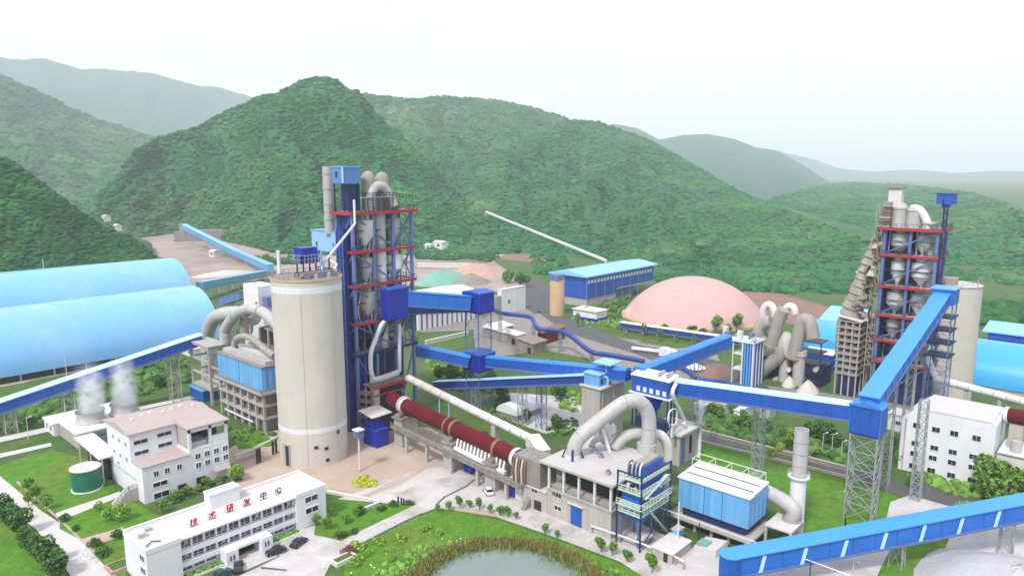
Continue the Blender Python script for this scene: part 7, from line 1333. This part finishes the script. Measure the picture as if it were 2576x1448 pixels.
A = XP(2530,1042,x0+10); B = XP(2700,1068,x0+8); t = thing('rotary_kiln', 'red kiln shell end showing at the right edge above the white plant', 'kiln', (A.x,A.y,0)); MB().cyl(A,B,1.9,n=28).build('shell', M['kilnr'] if 'kilnr' in M else M['kiln'], t, True); MB().cyl(A,A+(B-A).normalized()*.8,2.15,n=28).build('tyre', M['wpaint'], t, True); P = A.lerp(B,.2); MB().box(P.x-2,P.x+2,P.y-1.5,P.y+1.5,0,P.z-2).build('pier', M['conc'], t)
# thin lattice pylon and pylon under the long gallery
for i,(px,py,tp,w_,lab) in enumerate(((2302,1255,1005,.9,'thin pale lattice mast right of the blue lattice-legged house'),(1903,1190,1030,1.1,'lattice pylon holding up the long gallery over the right lawn'),(2300,1010,890,1.6,'dusty lattice mast under the steep climbing gallery'))):
    q = G(px,py); z = zat(q.x,q.y,tp); t = thing('lattice_mast', lab, 'mast', q); MB().lattice(q.x-w_,q.x+w_,q.y-w_,q.y+w_,0,z,.2,.1,2.4,.15).build('lattice', M['metal'], t); MB().box(q.x-w_*1.4,q.x+w_*1.4,q.y-w_*1.4,q.y+w_*1.4,0,.25).build('footing', M['conc'], t)
# ------------------------------------------------------------------ second raw mill: blue tower, pale ducts
bb = BX(1890,975,1905,1838,865); x0,x1,y0,y1,_,zt_ = bb; x1 = x0+9
t = thing('mill_tower', 'blue ribbed steel mill building with a white top deck beside the tan ducts', 'mill building', (x0,y0,0)); MB().box(x0,x1,y0,y1*.5+y0*.5,0,zt_).build('steel_wall', M['blue'], t); ymid = (y0+y1)/2
for i in range(5): y = y0+(ymid-y0)*i/4; MB().box(x0-.3,x0-.01,y-.25,y+.25,0,zt_-.02).build('rib', M['white' if i in (0,4) else 'lbl'], t)
for i in range(4): x = x0+.5+(x1-x0-1)*i/3; MB().box(x-.25,x+.25,y0-.3,y0-.01,0,zt_-.02).build('rib', M['wpaint'], t)
MB().box(x0-.6,x1+.5,y0-.6,y1+.4,zt_+.01,zt_+.35).build('top_deck', M['white'], t)
for z in (zt_*.35,zt_*.7): MB().box(x0,x1,ymid+.02,y1,z,z+.35).build('side_deck', M['wpaint'], t)
for x in (x0+.1,x1-.5): MB().box(x,x+.4,y1-.4,y1,0,zt_).build('post', M['wpaint'], t)
for i in range(6): MB().box(x0+.5+(i%2)*4,x0+2.5+(i%2)*4,y0+i*2.6,y0+1.6+i*2.6,zt_+.36,zt_+1.8+(i%3)).build('roof_machine', M[('duct','steel_b','wpaint')[i%3]], t)
MB().rail([(x0-.5,y1+.3,zt_+.35),(x0-.5,y0-.5,zt_+.35),(x1+.4,y0-.5,zt_+.35)],1.1,.08,1.3).build('railing', M['white'], t)
XM = x1+6
mat('mill_duct_tan', (.36,.335,.30), .75, .15, .4, streak=.25); M['mductm'] = MATS['mill_duct_tan']
def mduct(label, pts, r_, m='mductm', X=None):
    P = [XP(*q, X or XM) for q in pts]; t = thing('mill_duct', label, 'duct', P[0]); r_ = r_*1.28; MB().tube(P, r_, 16, 5).build('duct_body', M[m], t, True); a, b_ = P[0], P[1]; dn = (b_-a).normalized(); MB().cyl(a,a+dn*.6,(r_ if not isinstance(r_,list) else r_[0])*1.2,n=16).build('flange', M['ductd'], t, True); return t
mduct('bulging tan duct, leftmost of the ducts on the second raw mill', [(1905,875),(1908,850),(1912,825),(1925,812),(1940,808)], 1.9)
mduct('tan duct leaning up to the right in the middle of the second raw mill', [(1938,870),(1946,850),(1956,815),(1965,790),(1972,778)], 1.8)
mduct('Y-branch tan duct pointing down left at the front of the second raw mill', [(1905,945),(1925,925),(1950,905),(1962,890),(1958,870)], 2.0)
mduct('large tan inverted-J duct, rightmost on the second raw mill', [(1995,900),(2005,860),(2012,830),(2020,806),(2035,808),(2042,830),(2046,850)], 1.9)
mduct('small white arched duct on the second raw mill, the one nearest the pink dome', [(1922,812),(1920,785),(1928,768),(1940,768),(1948,785),(1950,800)], 1.1, 'wpaint', XM+6)
mduct('small white arched duct on the second raw mill, farther from the pink dome', [(1970,800),(1976,780),(1985,770),(1996,774),(2000,790)], 1.1, 'wpaint', XM+6)
t = thing('mill_machinery', 'dark steel mill machinery and vessels packed between the tan ducts', 'machinery', (XM+3,0,0)); q = XP(1960,900,XM+4); MB().box(XM+3,XM+13,XP(2070,950,XM+4).y,XP(1905,950,XM+4).y,0,zat(XM+3,q.y,905)).build('machine_block', M['navy'], t); q2 = XP(1980,870,XM+3)
MB().lathe((XM+2,XP(1975,900,XM+2).y,0),(XM+2,XP(1975,900,XM+2).y,zat(XM+2,q2.y,835)),[(0,2),(.5,2),(.55,3.2),(.8,3.4),(.95,2),(1,1)],20).build('separator', M['duct'], t, True); MB().lathe((XM+1,XP(2008,950,XM+1).y,0),(XM+1,XP(2008,950,XM+1).y,zat(XM+1,q2.y,875)),[(0,2.2),(.85,2.2),(.86,2.7),(1,2.7)],20).build('vessel', M['duct'], t, True)
b = MB(); yv0, yv1 = XP(2060,950,XM+2).y, XP(1910,950,XM+2).y
for k in range(4): z = 4+k*4.2; b.box(XM+2,XM+10,yv0,yv1,z,z+.3)
for y in (yv0,yv0*.5+yv1*.5,yv1): b.box(XM+2.0,XM+2.4,y-.2,y+.2,0,17)
b.build('platform_frame', M['black'], t)
for i in range(5): q = XP(1915+i*34,930+ (i%2)*25,XM); MB().cyl((q.x,q.y,q.z),(q.x+2.4,q.y,q.z),.9,n=14).build('motor', M[('steel_b','duct','band')[i%3]], t, True)
for i,(px,py,r_,h_) in enumerate(((2032,985,5,4.4),(1985,970,3.4,3.8))): heap(['tan pile of raw meal beside the dark legs of the brown tower','smaller tan pile of raw meal at the foot of the tan ducts'][i], px, py, r_, r_*.8, h_, 'silo', 20+i)
# blue halls behind the second mill
bb = BX(2052,880,2100,2005,830); t = thing('mill_hall', 'light blue round-roofed hall behind the tan ducts', 'hall', (XM+24,0,0)); XQ = XM+26; q0, q1 = XP(2110,880,XQ), XP(2000,880,XQ); zq = XP(2050,822,XQ).z; n = 12
MB().profy([(XQ-0+ (14-14*math.cos(math.pi*i/n)), max(0,zq-6)+6*math.sin(math.pi*i/n)) for i in range(n+1)]+[(XQ+28,0),(XQ,0)], q0.y, q1.y).build('hall_shell', M['hall_r'], t, True); MB().box(XQ-4,XQ-.02,q0.y+1,q1.y-6,0,zq*.45).build('lean_to', M['blue'], t)
MB().profy([(XQ-4.4,zq*.45),(XQ-4.4,zq*.45+.3),(XQ-.03,zq*.45+1.6),(XQ-.03,zq*.45)],q0.y+.6,q1.y-5.6).build('lean_to_roof', M['white'], t)
XQ2 = XQ+40; q0, q1 = XP(2160,810,XQ2), XP(2062,810,XQ2); z0q, z1q = XP(2080,806,XQ2).z, XP(2080,785,XQ2).z; t = thing('mill_hall', 'pale blue flat-roofed hall farther behind, left of the brown tower', 'hall', (XQ2,q0.y,0)); MB().box(XQ2,XQ2+16,q0.y,q1.y,0,z0q).build('wall', M['bluem'], t); MB().profy([(XQ2-.6,z0q+.01),(XQ2-.6,z0q+.4),(XQ2+16,z1q+.6),(XQ2+16,z0q+.01)],q0.y-.5,q1.y+.5).build('roof', M['sky_roof'], t)
# pale walls and sheds seen under the long gallery
for i,(n_,rx,lx,ty,lab) in enumerate((((1770,1048),1790,1745,1022,'small white shed under the long gallery, leftmost'),((1822,1045),1850,1795,1018,'white shed with a pale roof under the long gallery, second from the left'),((1860,1062),1895,1845,1035,'low pale tank house under the long gallery beside the pylon'),((1935,1055),1952,1910,1018,'grey square block under the long gallery, right of the pylon'),((2285,1090),2300,2232,1050,'pale concrete pump house behind the lattice-legged house'))):
    bb = BX(n_[0],n_[1],rx,lx,ty); t = thing('shed', lab, 'shed', (bb[0],bb[2],0)); MB().box(bb[0],bb[1],bb[2],bb[3],0,bb[5]).build('wall', M['white' if i!=3 else 'duct'], t); MB().box(bb[0]-.3,bb[1]+.3,bb[2]-.3,bb[3]+.3,bb[5],bb[5]+.25).build('roof', M['roof_w'], t); win(t,'x',bb[2]+(bb[3]-bb[2])*.4,bb[5]*.4,1.4,1.2,bb[0])
for i,(a,b_,lab) in enumerate((((1752,1082),(2128,1178),'long low dark stone wall along the road behind the right lawn'),((1756,1106),(2128,1196),'pale kerb wall at the back edge of the right lawn'))):
    A, B = G(*a,.6), G(*b_,.6); t = thing('garden_wall', lab, 'wall', (A.x,A.y,0)); MB().beam(A,B,.5,1.2 if i==0 else .6,(0,0 if i==0 else -.3)).build('wall', M['conc_d' if i==0 else 'roof_w'], t); MB().beam(A,B,.7,.15,(0,.7 if i==0 else .1)).build('coping', M['conc'], t)
# ------------------------------------------------------------------ haze
hz = MB().box(-8000, 32000, -18000, 32000, -6, 1250).build('haze', bpy.data.materials.new('haze_air'), None, kind='stuff')
hm = hz.data.materials[0]; hm.use_nodes = True; t = hm.node_tree; t.nodes.clear()
o_ = t.nodes.new('ShaderNodeOutputMaterial'); pv = t.nodes.new('ShaderNodeVolumePrincipled')
pv.inputs['Color'].default_value = (.885, .925, 1, 1); pv.inputs['Density'].default_value = .00014; pv.inputs['Anisotropy'].default_value = 0.0
t.links.new(pv.outputs[0], o_.inputs['Volume'])
